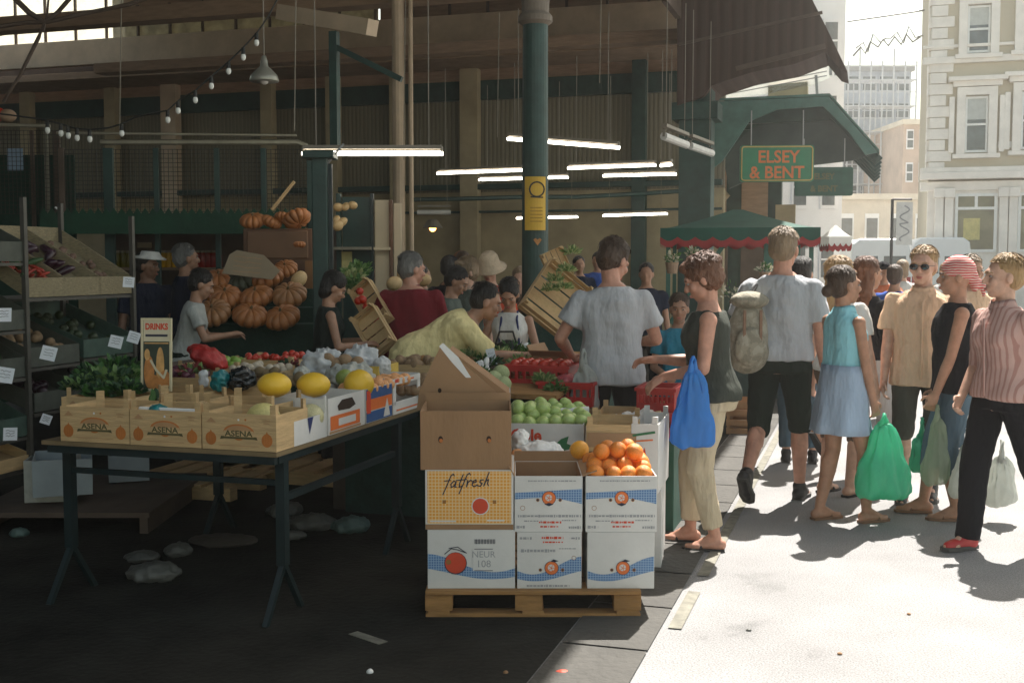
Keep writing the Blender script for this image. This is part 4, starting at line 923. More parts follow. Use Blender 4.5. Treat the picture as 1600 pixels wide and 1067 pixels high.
crumple('produce_bag', P(374, 594, 6.15), (.085, .07, .055), 'black plastic bag with white creases beside the teal one', plast_k, 'bag')
crumple('produce_bag', P(318, 592, 6.2), (.03, .03, .045), 'small white and navy wrapped packet left of the teal bag', plast_w, 'bag')
crumple('produce_bag', P(246, 645, 5.35), (.06, .06, .035), 'blue-green bag inside the middle front crate', plast_t, 'bag')
o = MB().tube((-.16, 0, 0), (.16, 0, 0), .012, .012, 8).build('white_tube', paper, loc=P(265, 641, 5.3), rot=HR); tag(o, 'thin white tube lying in the middle front crate', 'tube')
for i, (px, py, Y, r, m, lab) in enumerate(((500, 572, 6.7, (.12, .1, .09), plast_w, 'grey-white plastic sack of roots behind the middle melon'), (560, 568, 6.9, (.1, .1, .1), plast_w, 'white plastic sheet bunched beside the yellow box'), (545, 590, 6.4, (.14, .12, .07), mat('grey_sack', (.4, .4, .36), .8, .2, bump=.5), 'grey sack lying under the bunched white plastic'),
                           (595, 573, 6.8, (.06, .05, .05), plast_w, 'pointed white plastic bag end behind the rightmost melon'), (470, 590, 6.3, (.05, .06, .05), mat('grey_sack', (0, 0, 0)), 'small grey cloth tuft between the melons'))):
    crumple('produce_sack', P(px, py, Y), r, lab, m, 'sack')
fruit('celeriac', 'rough brown root lying on the plastic sack behind the melons', 'root', 'brown roots on the sack', spud, .045, [P(x, y, 6.65) for x, y in ((514, 561), (540, 563), (558, 567), (524, 570), (500, 575))], .8)
fruit('potato', 'brown potato in the heap beside the cut-out crate', 'potato', 'potatoes at the table end', spud, .04, [P(625 + (i % 5) * 12 + random.uniform(-3, 3), 592 + (i // 5) * 9, 6.9 - .1 * (i // 5)) for i in range(15)], .8)
fruit('kiwi', 'small brown fruit in the gap behind the left melon', 'fruit', 'brown fruits behind the melon', kiwi, .033, [P(445 + 11 * i, 590 + (i % 2) * 5, 6.2) for i in range(3)] + [P(395 + 11 * i, 585 - (i % 2) * 4, 6.4) for i in range(4)], .85)
yb = carton('yellow_box', P(592, 592, 6.9) - Vector((0, 0, .0)), HR, .13, .3, .09, 'small yellow and orange open box behind the rightmost melon', mat('yellow_card', (.62, .42, .08), .7, .1), card_in, True)
# support shelf under the rear goods
RT = .885
t2 = empty('rear_table', H(-1.75, 6.9).xy.to_3d(), 'dark rear trestle table behind the front crates, heaped with produce', 'table', HR)
MB().box((-.9, .55, RT - .015), (2.6, 1.3, .03)).build('tabletop', timber_d, t2)
for x in (-2.1, .3):
    for y in (-.05, 1.1): MB().box((x, y, (RT - .03) / 2), (.05, .05, RT - .03)).build('leg', tg, t2)
# leafy heap
def bunch(px, py, Y, s, lab, seed, mats_=None, n=90, size=.09, cat='leafy greens', grp=None, flat=1, narrow=.45, name='leafy_greens', twist=0):
    o = leaf_cluster(n, (s, s, s * flat), size, .7, seed, narrow=narrow).build(name, mats_ or [lf1, lf2], loc=P(px, py, Y)); o.rotation_euler = (0, 0, twist)
    return tag(o, lab, cat, grp)
gm_ = 'bunches of greens left of the carrot poster'
for i, (px, py, Y, s, n, a) in enumerate(((150, 592, 6.6, .12, lf1, lfd), (185, 580, 6.9, .13, lf1, lfd), (172, 600, 6.3, .13, lf2, lfd), (205, 595, 6.4, .1, lf1, lf2), (130, 608, 6.2, .1, lfd, lf2), (200, 615, 6.0, .1, lf1, lfd), (160, 620, 6.0, .1, lfd, lf1))):
    bunch(px, py, Y, s, 'bunch of dark leafy greens heaped left of the carrot poster', i, [n, a], 260, .05, 'leafy greens', gm_, .5, .5)
# carrot poster
cp = empty('carrot_poster', P(245, 611, 5.98), 'upright cream framed poster picturing carrots, standing on the crates', 'poster', R(-14) )
cp.rotation_euler = (R(-3), 0, R(-6)); wd, hh = .155, .375
MB().box((0, 0, hh / 2), (wd, .006, hh)).build('board', mat('dark_photo_ground', (.03, .045, .03), .5, .3, 12), cp)
m = MB()
for s in (-1, 1): m.box((s * wd / 2, -.004, hh / 2), (.011, .012, hh))
m.box((0, -.0045, hh), (wd + .011, .012, .012)).box((0, -.0045, .006), (wd + .011, .012, .012)).build('frame', mat('cream_frame', (.62, .55, .36), .6, .1), cp)
d = Decal((0, -.003, 0), (1, 0, 0), (0, 0, 1), (0, -1, 0))
d.rect(0, .32, .14, .1, 0, .0008).text('DRINKS', 0, .335, .044, 1, .0015, bold=.002, sx=.8).rect(0, .29, .12, .012, 4, .0012).rect(0, .265, .14, .012, 0, .0012).rect(0, .25, .13, .006, 3, .0015)
for i, (x, y, w1, h1, k) in enumerate(((-.04, .1, .028, .085, 2), (.02, .13, .022, .1, 3), (.045, .06, .03, .05, 2), (-.01, .04, .03, .045, 2), (-.05, .19, .015, .03, 3))):
    d.disc(x, y, w1, h1, k, .001 + i * .0004)
d.stroke([(-.03, .16), (0, .11), (.04, .07), (.055, .11)], .012, 0, .0042)
d.build('picture', [mat('cream_print', (.62, .56, .4), .6, .1), ink_r, mat('carrot_orange', (.5, .2, .05), .6, .3, 20), mat('carrot_light', (.6, .34, .12), .6, .3, 20), ink], cp)
bunch(245, 640, 5.7, .05, 'few green leaves at the foot of the carrot poster', 77, [lfd, lf1], 25, .06)

# ------------------------------------------------ central stall with red crates and vegetables
cs = empty('central_stall', (P(770, 600, 8.0).x, 8.0, 0), 'sloping green stall of vegetables in the middle behind the stacked cartons', 'market stall', HR)
MB().prism([(-.75, -.9, .82), (-.75, 1.1, .93), (-.75, 1.1, .90), (-.75, -.9, .79)], (1.45, 0, 0)).build('sloping_top', pal_wood, cs)
MB().box((-.03, .1, .38), (1.4, 1.9, .76)).build('base', mat('dark_green_cloth', (.015, .05, .04), .9, .3, bump=.5), cs)
redcr = mat('red_plastic_crate', (.45, .02, .018), .4, .15, 6)
def red_crate(px, py, Y, lab, w_=.42, h=.15, rot=HR, d_=.32):
    p = P(px, py, Y); e = empty('red_crate', p, lab, 'crate', rot)
    m = MB()
    for sx in (-1, 1): m.box((sx * (w_ / 2), 0, h / 2), (.008, d_, h)).box((sx * w_ / 2, 0, h - .01), (.03, d_, .02))
    for sy in (-1, 1):
        m.box((0, sy * d_ / 2, h * .2), (w_, .008, h * .4)).box((0, sy * d_ / 2, h * .82), (w_, .008, h * .2)).box((0, sy * d_ / 2, h - .01), (w_ + .03, .03, .02))
        for k in range(8): m.box((-w_ / 2 + w_ * (k + .5) / 8, sy * d_ / 2, h * .55), (w_ * .045, .01, h * .5))
    m.box((0, 0, .006), (w_ - .01, d_ - .01, .01)); m.build('body', redcr, e); return e
RC = [red_crate(845, 634, 7.5, 'red plastic crate at the bottom left of the red stack'), red_crate(848, 603, 7.55, 'red plastic crate at the top left of the red stack'), red_crate(892, 630, 7.3, 'red plastic crate right of the stack beside the grey shirted man', .34),
      red_crate(1031, 640, 7.0, 'red plastic crate standing right of the grey shirted man, upper one', .22), red_crate(1031, 678, 6.95, 'red plastic crate right of the grey shirted man, lower one', .22)]
carton('stand_box', (P(848, 640, 7.5).x, 7.55, 0), HR, .5, .4, P(848, 636, 7.5).z - .01, 'green-brown box propping up the red crates', card)
carton('stand_box', (P(1031, 690, 6.95).x, 7.05, 0), HR, .26, .36, P(1031, 679, 6.95).z, 'green box under the two small red crates', green_m)
carton('stand_box', (P(895, 640, 7.2).x, 7.3, 0), HR, .34, .3, P(892, 632, 7.3).z, 'dark box under the right hand red crate', card)
rr = random.Random(5)
tom = mat('tomato_skin', (.5, .035, .015), .3, .15); pale_cab = mat('pale_cabbage', (.45, .52, .26), .6, .2, 10, bump=.6, bscale=14)
VM = [[lf1, lf2], [lf2, mat('celery_pale', (.45, .48, .22), .6, .2, trans=.2)], [lfd, lf1]]
for i, (px, py, Y, s) in enumerate(((705, 575, 7.7, .09), (735, 560, 8.1, .1), (760, 572, 7.9, .1), (745, 590, 7.4, .09), (780, 560, 8.2, .1), (800, 552, 8.5, .1), (830, 558, 8.3, .09), (815, 572, 7.9, .08), (720, 592, 7.3, .07), (770, 600, 7.1, .06), (850, 598, 7.3, .06), (700, 558, 8.2, .09), (870, 612, 7.15, .06), (745, 605, 7.0, .06))):
    bunch(px, py, Y, s, 'bunch of fresh green vegetables heaped on the sloping central stall', 40 + i, VM[i % 3], 170, .05, 'vegetables', 'green bunches on the central stall', .6, .3, 'vegetable_bunch')
fruit('cabbage', 'pale green cabbage at the front corner of the central stall', 'cabbage', 'pale cabbages', pale_cab, .052, [P(*q) for q in ((772, 592, 6.95), (786, 600, 6.85), (760, 603, 6.85), (783, 583, 7.1), (750, 596, 7.0), (776, 612, 6.75))])
fruit('onion', 'reddish onion heaped in the middle of the central stall', 'onion', 'onions on the central stall', mat('onion_skin', (.38, .12, .06), .4, .3), .04, [P(793 + 11 * (i % 2), 578 + 7 * (i // 2), 7.6) for i in range(4)])
fruit('pumpkin_half', 'round orange-brown squash beside the paper bag on the stall', 'squash', None, mat('squash_orange', (.4, .2, .07), .6, .3), .05, [P(663, 565, 7.8)])
fruit('red_pepper', 'small red vegetable filling the red crates', 'pepper', 'red peppers in the red crates', tom, .034, [RC[1].location + NV * (-.16 + .065 * (i % 6)) + DV * (-.1 + .075 * (i // 6)) + Vector((0, 0, .15)) for i in range(18)])
crumple('shredded_wrap', P(885, 595, 7.35), (.09, .07, .04), 'pink and red crinkled wrapping beside the red crates', mat('pink_film', (.6, .12, .13), .4, .4, 25), 'wrapping')
def cardp(px, py, Y, w_, h, lab, tilt=-15, rot=0, roll=0, name='price_card', scrib=True, m=None):
    e = empty(name, P(px, py, Y), lab, 'price card'); e.rotation_euler = (R(tilt), R(roll), R(rot))
    MB().box((0, 0, 0), (w_, .002, h)).build('card', m or mat('price_card', (.74, .75, .78), .6, .05), e)
    if scrib:
        d = Decal((0, -.001, 0), (1, 0, 0), (0, 0, 1), (0, -1, 0)); r_ = random.Random(int(px + py))
        for k in range(3):
            y = h * (.22 - .22 * k); d.stroke([(-w_ * .3 + w_ * .6 * i / 7, y + r_.uniform(-.05, .05) * h) for i in range(8)], h * .02, 0)
        d.build('writing', ink_gr, e)
    return e
PC = 'white price card'
cardp(753, 545, 8.1, .10, .085, 'white price card held out by the bending man above the greens', -25, 10, 25)
cardp(768, 558, 7.9, .06, .12, 'tall white price card standing in the greens beside the man\'s hand', -10, 0, -12)
cardp(793, 622, 6.8, .035, .12, 'narrow clear price tag at the corner of the cabbages', 0, 20)
for i, (px, py, Y, r) in enumerate(((748, 578, 7.6, (.05, .03, .06)), (822, 545, 8.5, (.035, .03, .04)), (722, 548, 8.2, (.03, .03, .03)), (760, 572, 7.5, (.02, .03, .06)))):
    crumple('paper_wrap', P(px, py, Y), r, ['white paper cone around the vegetables in the middle of the stall', 'white pointed paper wrap at the back of the stall', 'small white paper tuft by the bending man\'s arm', 'thin white paper strip standing in the greens'][i], paper)
# brown paper carton and hanging trays
bp_ = carton('brown_box', P(872, 572, 7.9) - Vector((0, 0, .05)), R(-25), .26, .3, .13, 'open brown cardboard box on top of the red crates', card, card_in, True, flaps=((0, -1, .08, 30), (-1, 0, .08, 60)))
def tilted_crate(px, py, Y, w_, d_, h, eul, lab, filler):
    c = crate('wooden_crate', P(px, py, Y), 0, w_, d_, h, lab, slats=2, gap=.14); c.rotation_euler = eul
    return c
c = tilted_crate(862, 470, 9.3, .42, .5, .12, (R(62), R(38), R(8)), 'slatted wooden crate tipped up to display vegetables by the green column', 0)
c = tilted_crate(870, 418, 9.6, .3, .2, .05, (R(75), R(66), R(0)), 'thin wooden tray edge leaning beside the green column', 0)
for i, (px, py) in enumerate(((868, 440), (880, 452), (893, 398), (862, 455), (885, 425))): bunch(px, py, 9.15, .06, 'green vegetables tumbling from the tipped up crate', 90 + i, VM[1], 110, .045, 'vegetables', 'greens in the tipped crate', .8, .3, 'vegetable_bunch')
c = tilted_crate(585, 480, 9.3, .2, .42, .1, (R(66), R(-38), R(-10)), 'wooden crate of tomatoes tipped up beside the maroon sweater man', 0)
c = tilted_crate(590, 520, 9.0, .22, .38, .1, (R(66), R(-38), R(-10)), 'lower wooden crate tipped up in front of the black tank top woman', 0)
fruit('tomato', 'red tomato in the tipped crate beside the maroon sweater', 'tomato', 'tomatoes in the tipped crate', tom, .035, [P(*q, 9.15) for q in ((562, 455), (566, 468), (573, 480), (580, 492), (588, 500), (596, 504), (560, 470), (590, 492))])
for i, (px, py, Y) in enumerate(((548, 440, 9.9), (556, 455, 9.8), (542, 462, 9.9), (560, 430, 10))): bunch(px, py, Y, .1, 'hanging bunch of green leaves behind the black tank top woman', 120 + i, VM[1 if i == 0 else 0], 110, .06, 'leafy greens', 'greens behind the tank top woman', 1.2)
fruit('squash', 'cream and orange squash beside the head of the maroon sweater man', 'squash', 'squashes by the kiosk', mat('cream_squash', (.62, .42, .2), .5, .2), .07, [P(616, 443, 10.5), P(632, 428, 10.8), P(662, 438, 10.9)], .8)

for px, Y, zt_, w1, lab in ((868, 9.75, 1.02, .5, 'dark cloth covered stand propping the tipped crate by the green column'), (600, 9.55, 1.0, .34, 'dark cloth covered stand behind the tipped tomato crates')):
    q_ = gp0(px, Y); e = empty('display_stand', q_, lab, 'display stand')
    MB().prism([(-w1 / 2, -.25, 0), (-w1 / 2, .25, 0), (-w1 / 2, .25, zt_ + .35), (-w1 / 2, .12, zt_ + .35), (-w1 / 2, -.25, zt_ - .35)], (w1, 0, 0)).build('draped_frame', mat('dark_green_cloth', (0, 0, 0)), e)
e = empty('squash_shelf', gp0(640, 10.95), 'dark shelf behind the maroon sweater man holding squashes', 'shelf'); MB().box((0, 0, P(0, 455, 10.95).z - .06), (.6, .7, .03)).build('board', timber_d, e)
for x in (-.27, .27): MB().box((x, 0, .65), (.04, .5, 1.3)).build('leg', timber_d, e)
# ------------------------------------------------ pumpkin stand
PS = 10.0
ps = empty('pumpkin_stand', (P(400, 500, PS).x, PS + .35, 0), 'dark green tiered stand stacked with pumpkins', 'display stand', 0)
w_ = (475 - 305) / F * PS
zA, zB_, zC_ = P(0, 508, PS - .1).z, P(0, 482, PS + .2).z, P(0, 452, PS + .5).z
for k, (z, y, dd_) in enumerate(((zA, -.15, .4), (zB_, .15, .4), (zC_, .45, .4))):
    MB().box((0, y, z / 2), (w_ + .1, .29, z)).build('tier', mat('stand_green_cloth', (.012, .045, .03), .9, .25, bump=.4), ps)
pk = mat('pumpkin_skin', (.38, .14, .042), .4, .25, 4); pkg = mat('dark_green_pumpkin', (.05, .055, .03), .5, .3, 5); pkt = mat('pumpkin_pale', (.36, .165, .065), .4, .2, 4)
def pumpkin(p, r, m, lab, eul):
    o = MB().ell((0, 0, 0), (r, r, r * .6), 0, nu=132, nv=24, fn=lambda th, ph: (1 + .2 * (abs(math.cos(5.5 * th)) ** .55 - .75) * (.35 + .65 * math.sin(ph))) * (1 - .28 * math.exp(-(ph / .45) ** 2) - .2 * math.exp(-((math.pi - ph) / .4) ** 2)))
    e = o.build('pumpkin', m, smooth=True, loc=p); e.rotation_euler = eul; tag(e, lab, 'pumpkin', 'pumpkins on the tiered stand')
    MB().tube((0, 0, r * .45), (r * .05, 0, r * .62), r * .09, r * .06, 8).build('stalk', kiwi, e)
pp = [(333, 489, -.12, 'front row, leftmost', pkt), (391, 493, -.12, 'front row, middle', pk), (441, 496, -.12, 'front row, rightmost', pk), (351, 464, .17, 'middle row, leftmost', pk), (401, 464, .17, 'middle row, middle', pk), (452, 461, .17, 'middle row, rightmost', pkt),
      (342, 438, .47, 'back row, leftmost', pk), (377, 436, .47, 'back row, dark green second from left', pkg), (417, 433, .47, 'back row, third from left', pk), (446, 420, .6, 'back row, small one under the cabinet', pk)]
for i, (px, py, dy, lab, m) in enumerate(pp):
    pumpkin(P(px, py, PS + dy), .152 if i != 9 else .11, m, 'ribbed pumpkin, ' + lab, (R(random.uniform(22, 42)), R(random.uniform(-8, 8)), random.uniform(-.3, .3)))
cab = empty('cabinet', (P(432, 400, 10.75).x, 11.0, 0), 'brown wooden cabinet with pumpkins piled on its top', 'cabinet')
zc_ = P(0, 357, 10.75).z; cw = (487 - 378) / F * 10.75
MB().box((0, .02, zc_ / 2), (cw, .4, zc_)).build('body', mat('cabinet_brown', (.13, .06, .03), .6, .25, 3), cab, bevel=.01)
MB().box((0, -.19, zc_ - .15), (cw - .08, .02, .26)).build('door', mat('cabinet_brown_door', (.16, .08, .04), .6, .2, 3), cab, bevel=.01)
MB().box((cw / 2 - .035, -.19, zc_ / 2 - .15), (.07, .03, zc_ - .3)).build('stile', mat('cabinet_orange', (.25, .11, .035), .6, .2, 3), cab)
for i, (px, py, r, lab) in enumerate(((395, 345, .12, 'leftmost on the cabinet top'), (424, 347, .1, 'second on the cabinet top'), (443, 341, .085, 'small one between two others on the cabinet top'), (464, 342, .13, 'biggest, on the right of the cabinet top'))):
    pumpkin(P(px, py, 10.85), r, pk, 'orange pumpkin, ' + lab, (R(20), R(10 * i), i))
pumpkin(P(468, 382, 10.5), .055, pk, 'tiny orange squash hanging in front of the cabinet', (0, 0, 0))
fruit('pear_squash', 'cream pear shaped squash at the right of the pumpkins', 'squash', None, mat('cream_squash', (0, 0, 0)), .07, [P(467, 437, 10.4)], 1.4)
sg = empty('chalk_sign', P(392, 415, 10.3), 'blank buff cardboard sign with rounded corners propped on the pumpkins', 'sign'); sg.rotation_euler = (R(-18), R(6), R(5))
MB().prism([(-.24, 0, -.1), (.2, 0, -.11), (.26, 0, -.02), (.1, 0, .11), (-.14, 0, .13), (-.2, 0, .08)], (0, .008, 0)).build('board', mat('buff_card', (.30, .23, .15), .8, .12, 6), sg)
d = Decal((0, -.001, 0), (1, 0, 0), (0, 0, 1), (0, -1, 0))
for k in range(4): d.stroke([(-.15 + .03 * i, .07 - .045 * k + random.uniform(-.006, .006)) for i in range(9)], .005, 0)
d.build('writing', ink_tan, sg)
# pole resting on the cabinet
o = MB().bar(Vector(P(425, 328, 11.2)), Vector(P(460, 284, 11.2)), .07, .02).build('wooden_batten', pale_wood); tag(o, 'pale wooden batten leaning up behind the pumpkins on the cabinet', 'batten')
# tall green post and kiosk
gp = empty('green_post', (P(502, 400, 9.8).x, 9.8, 0), 'dark green square post left of the black tank top woman', 'post')
MB().box((0, 0, 1.25), (.13, .13, 2.5)).build('shaft', green_d, gp, bevel=.01); MB().box((.085, 0, 1.3), (.03, .05, 2.3)).build('pipe', tg, gp); MB().box((0, 0, 2.52), (.26, .26, .06)).build('cap', green_d, gp, bevel=.008)
MB().path([(-.1, 0, 2.56), (-.02, 0, 2.45), (.05, 0, 2.44), (.2, 0, 2.62)], .01).build('cable', MATS['grey_steel'], gp)
ks = empty('kiosk', (P(570, 400, 12).x, 12.3, 0), 'green framed kiosk with lit cream doors behind the tank top woman', 'kiosk')
kx = lambda px: (px - 570) / F * 12; kz = lambda py: P(0, py, 12).z
for a, b, c, dd_, m, nm in ((520, 527, 440, 300, green_d, 'frame_post'), (574, 579, 440, 300, tg, 'frame_post'), (604, 609, 440, 310, mat('cabinet_brown', (0, 0, 0)), 'frame_post'), (580, 603, 440, 310, mat('cream_gloss_door', (.62, .5, .34), .5, .12, 2), 'door_panel'), (610, 622, 440, 315, MATS['cream_gloss_door'], 'door_panel'), (528, 573, 440, 305, green_d, 'dark_panel')):
    z1 = kz(dd_); MB().box(((kx(a) + kx(b)) / 2, 0 if 'post' in nm else .05, z1 / 2), (kx(b) - kx(a), .1 if 'post' in nm else .04, z1)).build(nm, m, ks, bevel=.004)
MB().box((kx(548), -.1, kz(388)), (kx(578) - kx(520), .25, .03)).build('shelf', mat('grey_shelf', (.22, .2, .15), .6), ks)
MB().box((kx(593), -.06, kz(388)), (kx(606) - kx(580), .05, .03)).build('rail', MATS['cream_gloss_door'], ks)
MB().box((kx(536), -.02, kz(408)), (.11, .02, .2)).build('poster', MATS['yellow_poster'], ks)
fruit('squash', 'pale squash on the kiosk shelves behind the green post', 'squash', 'squashes on the kiosk shelves', mat('cream_squash', (0, 0, 0)), .055, [P(528, 324, 11.7), P(540, 323, 11.7), P(551, 321, 11.7), P(525, 344, 11.7), P(535, 347, 11.7), P(528, 353, 11.6)], .7)
# ------------------------------------------------ cage with green valance and jars
CY = 12.0
cg = empty('wire_cage_stall', (P(285, 300, CY).x, CY, 0), 'caged market stall with wire mesh panels and a dark green scalloped valance', 'market stall', 0)
cx_ = lambda px: (px - 285) / F * CY; cz_ = lambda py: P(0, py, CY).z
MB().path([(cx_(92), 0, cz_(208)), (cx_(463), 0, cz_(212))], .014).build('top_rail', mat('dull_steel_rail', (.3, .27, .2), .4, .2, metal=.4), cg)
MB().path([(cx_(155), .1, cz_(221)), (cx_(462), .1, cz_(221)), (cx_(474), .1, cz_(226)), (cx_(482), .1, cz_(240))], .03).build('tube_rail', MATS['dull_steel_rail'], cg)
for px in (92, 165, 240, 335, 408, 480): MB().box((cx_(px), .12, cz_(230) / 2), (.05 if px != 165 else .1, .05, cz_(230))).build('cage_post', green_d if px > 100 else timber_d, cg)
wire = mat('rusty_wire', (.03, .026, .018), .7, .2)
spans = [92, 165, 240, 335, 408, 480]
for a, b in zip(spans, spans[1:]):
    m = MB(); x0, x1 = cx_(a) + .03, cx_(b) - .03; z0, z1 = cz_(330), cz_(232)
    n = int((x1 - x0) / .045)
    for i in range(n + 1): x = x0 + (x1 - x0) * i / n; m.box((x, .12, (z0 + z1) / 2), (.006, .006, z1 - z0))
    n2 = int((z1 - z0) / .045)
    for i in range(n2 + 1): z = z0 + (z1 - z0) * i / n2; m.box(((x0 + x1) / 2, .127, z), (x1 - x0, .006, .006))
    m.build('mesh_panel', wire, cg)
v = MB(); x0, x1 = cx_(70), cx_(478); n = 34
for i in range(n):
    a = x0 + (x1 - x0) * i / n; b = x0 + (x1 - x0) * (i + 1) / n
    v.prism([(a, -.12, cz_(366)), (b, -.12, cz_(366)), (b, -.12, cz_(335)), ((a + b) / 2, -.12, cz_(326)), (a, -.12, cz_(335))], (0, .01, 0))
v.build('valance', mat('valance_green', (.012, .06, .032), .85, .3, 4, bump=.4), cg)
MB().box(((x0 + x1) / 2, .9, cz_(345)), (x1 - x0, 2.0, .02)).build('awning_top', green_d, cg)
MB().box((cx_(285), 1.6, 1.0), (x1 - x0, .1, 2.0)).build('back_panel', timber_d, cg)
MB().box((cx_(285), 1.1, cz_(421)), (x1 - x0 - .2, .35, .03)).build('shelf', timber, cg)
MB().box((cx_(250), .6, .45), (2.2, .8, .9)).build('counter', green_d, cg)
jar_y = mat('yellow_preserve', (.75, .42, .03), .15, .25, 9, trans=.2); jar_r = mat('red_preserve', (.35, .015, .01), .15, .3, 9); jar_d = mat('olive_preserve', (.16, .14, .02), .2, .3, 9)
def jar(px, m, lab, grp):
    p = P(px, 420, CY + 1.0); p.z = cz_(421) + .016
    e = empty('jar', p, lab, 'jar', 0, grp)
    MB().lathe([(.03, 0), (.038, .01), (.038, .13), (.028, .16), (.028, .17)], 14).build('glass', m, e, smooth=True); MB().lathe([(.031, .165), (.031, .19)], 14).build('lid', MATS['dull_steel_rail'], e)
for i in range(6): jar(247 + i * 8.4, jar_y, 'jar of yellow preserve on the shelf under the green valance', 'yellow jars')
for i in range(6): jar(300 + i * 8.4, jar_r, 'jar of red preserve on the shelf under the green valance', 'red jars')
for i in range(3): jar(184 + i * 9, jar_d, 'jar of olive preserve at the left end of the shelf', 'olive jars')
jar(173, mat('white_jar_glass', (.7, .68, .66), .3), 'white jar on the shelf left of the olive jars', None)
bx = MB().box((0, 0, 0), (.15, .03, .06)).build('name_board', mat('buff_card', (0, 0, 0)), loc=P(226, 383, CY + .7)); tag(bx, 'small buff board hanging beside the yellow jars', 'sign')
# left kiosk behind the cage: brighter shapes
lk = empty('left_kiosk', (P(40, 300, 12.6).x, 12.6, 0), 'dark meshed kiosk with a pale blue poster at the far left edge', 'kiosk')
kx = lambda px: (px - 40) / F * 12.6; kz = lambda py: P(0, py, 12.6).z
MB().path([(kx(-60), -.2, kz(197)), (kx(92), -.2, kz(201))], .02).build('top_rail', MATS['dull_steel_rail'], lk)
for px in (-30, 52, 74, 90): MB().box((kx(px), 0, kz(205) / 2), (.035 if px != 90 else .07, .04, kz(205))).build('post', MATS['grey_shelf'] if px == 74 else timber_d, lk)
MB().box((kx(20), .2, kz(240) / 2), (1.2, .05, kz(240))).build('back_panel', mat('stand_green_cloth', (0, 0, 0)), lk)
MB().box((kx(18), .12, kz(248)), (.17, .01, .24)).build('blue_poster', mat('pale_blue_paper', (.28, .38, .5), .6, .1), lk)
m = MB()
for i in range(28): m.box((kx(-60) + i * .045, -.05, kz(270)), (.005, .005, kz(205) - kz(335)))
for i in range(20): m.box((kx(10), -.043, kz(205) - i * .047), (1.25, .005, .005))
m.build('mesh_panel', wire, lk)
for px, py, r, c in ((8, 182, .1, tom), (25, 184, .09, timber), (3, 225, .06, tom)): MB().ell((kx(px), -.15, kz(py)), (r, r, r * .8)).build('hanging_gourd', c, lk, smooth=True)
bb = MB().bar(P(87, 324, 10), P(98, 333, 10), .035, .01).build('white_tag', paper); tag(bb, 'small cream tag hanging at the left end of the green valance', 'tag')

# ------------------------------------------------ shelving rack on the left
RK = 7.2
r0 = P(44, 600, RK); ro = Vector((r0.x, r0.y, 0))
rk = empty('shelving_rack', ro, 'dark metal shelving rack with sloping produce trays on the left', 'rack', HR)
# local: y along street direction (length), x towards street; posts at x=0, y=0 and y=L
Lr = 1.1; lz = lambda py, Y: P(0, py, Y).z
rm = mat('rack_grey_metal', (.07, .065, .055), .5, .3, 8, metal=.2)
for y in (0, Lr):
    MB().box((0, y, 1.05 if y == 0 else 1.0), (.03, .03, 1.95 if y == 0 else 1.9)).build('rack_post', rm, rk)
    MB().box((-.6, y, 1.05), (.03, .03, 2.0)).build('rack_post', rm, rk)
wicker = mat('woven_tray', (.27, .22, .13), .8, .3, 30, bump=.5, bscale=60, stretch=(1, 1, 4)); tray_g = mat('grey_tray', (.06, .066, .052), .6, .3, 10)
def tray(y0, y1, z, lab, m, fh=.11, n=3, rise=.36, depth=.62):
    p = ro + DV * ((y0 + y1) / 2) + Vector((0, 0, z)); e = empty('produce_tray', p, lab, 'tray', HR)
    L_ = y1 - y0
    q = MB(); a = math.atan2(rise, depth)
    fl = lambda x: -x / depth * rise      # floor rises towards the back (x negative)
    q.prism([(0, -L_ / 2, 0), (0, L_ / 2, 0), (0.0, L_ / 2, fh), (0.0, -L_ / 2, fh)], (-.008, 0, 0))
    q.prism([(0, -L_ / 2, 0), (-depth, -L_ / 2, rise), (-depth, -L_ / 2, rise - .012), (0, -L_ / 2, -.012)], (0, L_, 0))
    q.prism([(-depth, -L_ / 2, rise), (-depth, L_ / 2, rise), (-depth, L_ / 2, rise + fh * .9), (-depth, -L_ / 2, rise + fh * .9)], (.008, 0, 0))
    q.build('body', m, e)
    for i in range(n + 1):
        y = -L_ / 2 + (L_ - .008) * i / n
        MB().prism([(0, y, 0), (0, y, fh), (-depth, y, rise + fh * .9), (-depth, y, rise)], (0, .008, 0)).build('divider', m, e)
    MB().box((-depth / 2, 0, -.03), (depth, L_, .02)).build('shelf', rm, e)
    return e
zt1 = lz(462, RK)
T1 = tray(.0, Lr, zt1, 'top woven tray of the rack with three bays, one holding chillies', wicker)
zt2 = lz(572, RK)
T2 = tray(.0, .5, zt2, 'middle tray on the near half of the rack, with a white price card', tray_g, n=1, rise=.25)
T3 = tray(.54, 1.12, zt2 + .02, 'middle green tray on the far half of the rack with two price cards', mat('green_tray', (.045, .085, .065), .6, .3, 10), n=1, rise=.25)
T4 = tray(-.6, .0, lz(520, 6.6), 'upper tray of the nearer rack bay cut by the left edge', tray_g, n=2, rise=.3)
T5 = tray(-.6, -.02, lz(600, 6.6), 'second tray of the nearer rack bay cut by the left edge', tray_g, n=2, rise=.3)
T6 = tray(-.6, -.02, lz(700, 6.6), 'third tray of the nearer rack bay cut by the left edge', mat('green_tray', (0, 0, 0)), n=2, rise=.3)
T7 = tray(-.6, .02, lz(755, 6.6), 'pale wooden tray low on the rack at the left edge', pale_wood, n=1, fh=.07, rise=.2)
T8 = tray(-.6, .0, lz(405, 6.6), 'topmost dark tray of the nearer rack bay', tray_g, n=2, rise=.3)
T9 = tray(.05, 1.1, lz(650, 7.0), 'lowest grey tray behind the crates on the rack', tray_g, n=2, rise=.2)
MB().box((0, -.62, .95), (.03, .03, 1.9)).build('rack_post', rm, rk); 
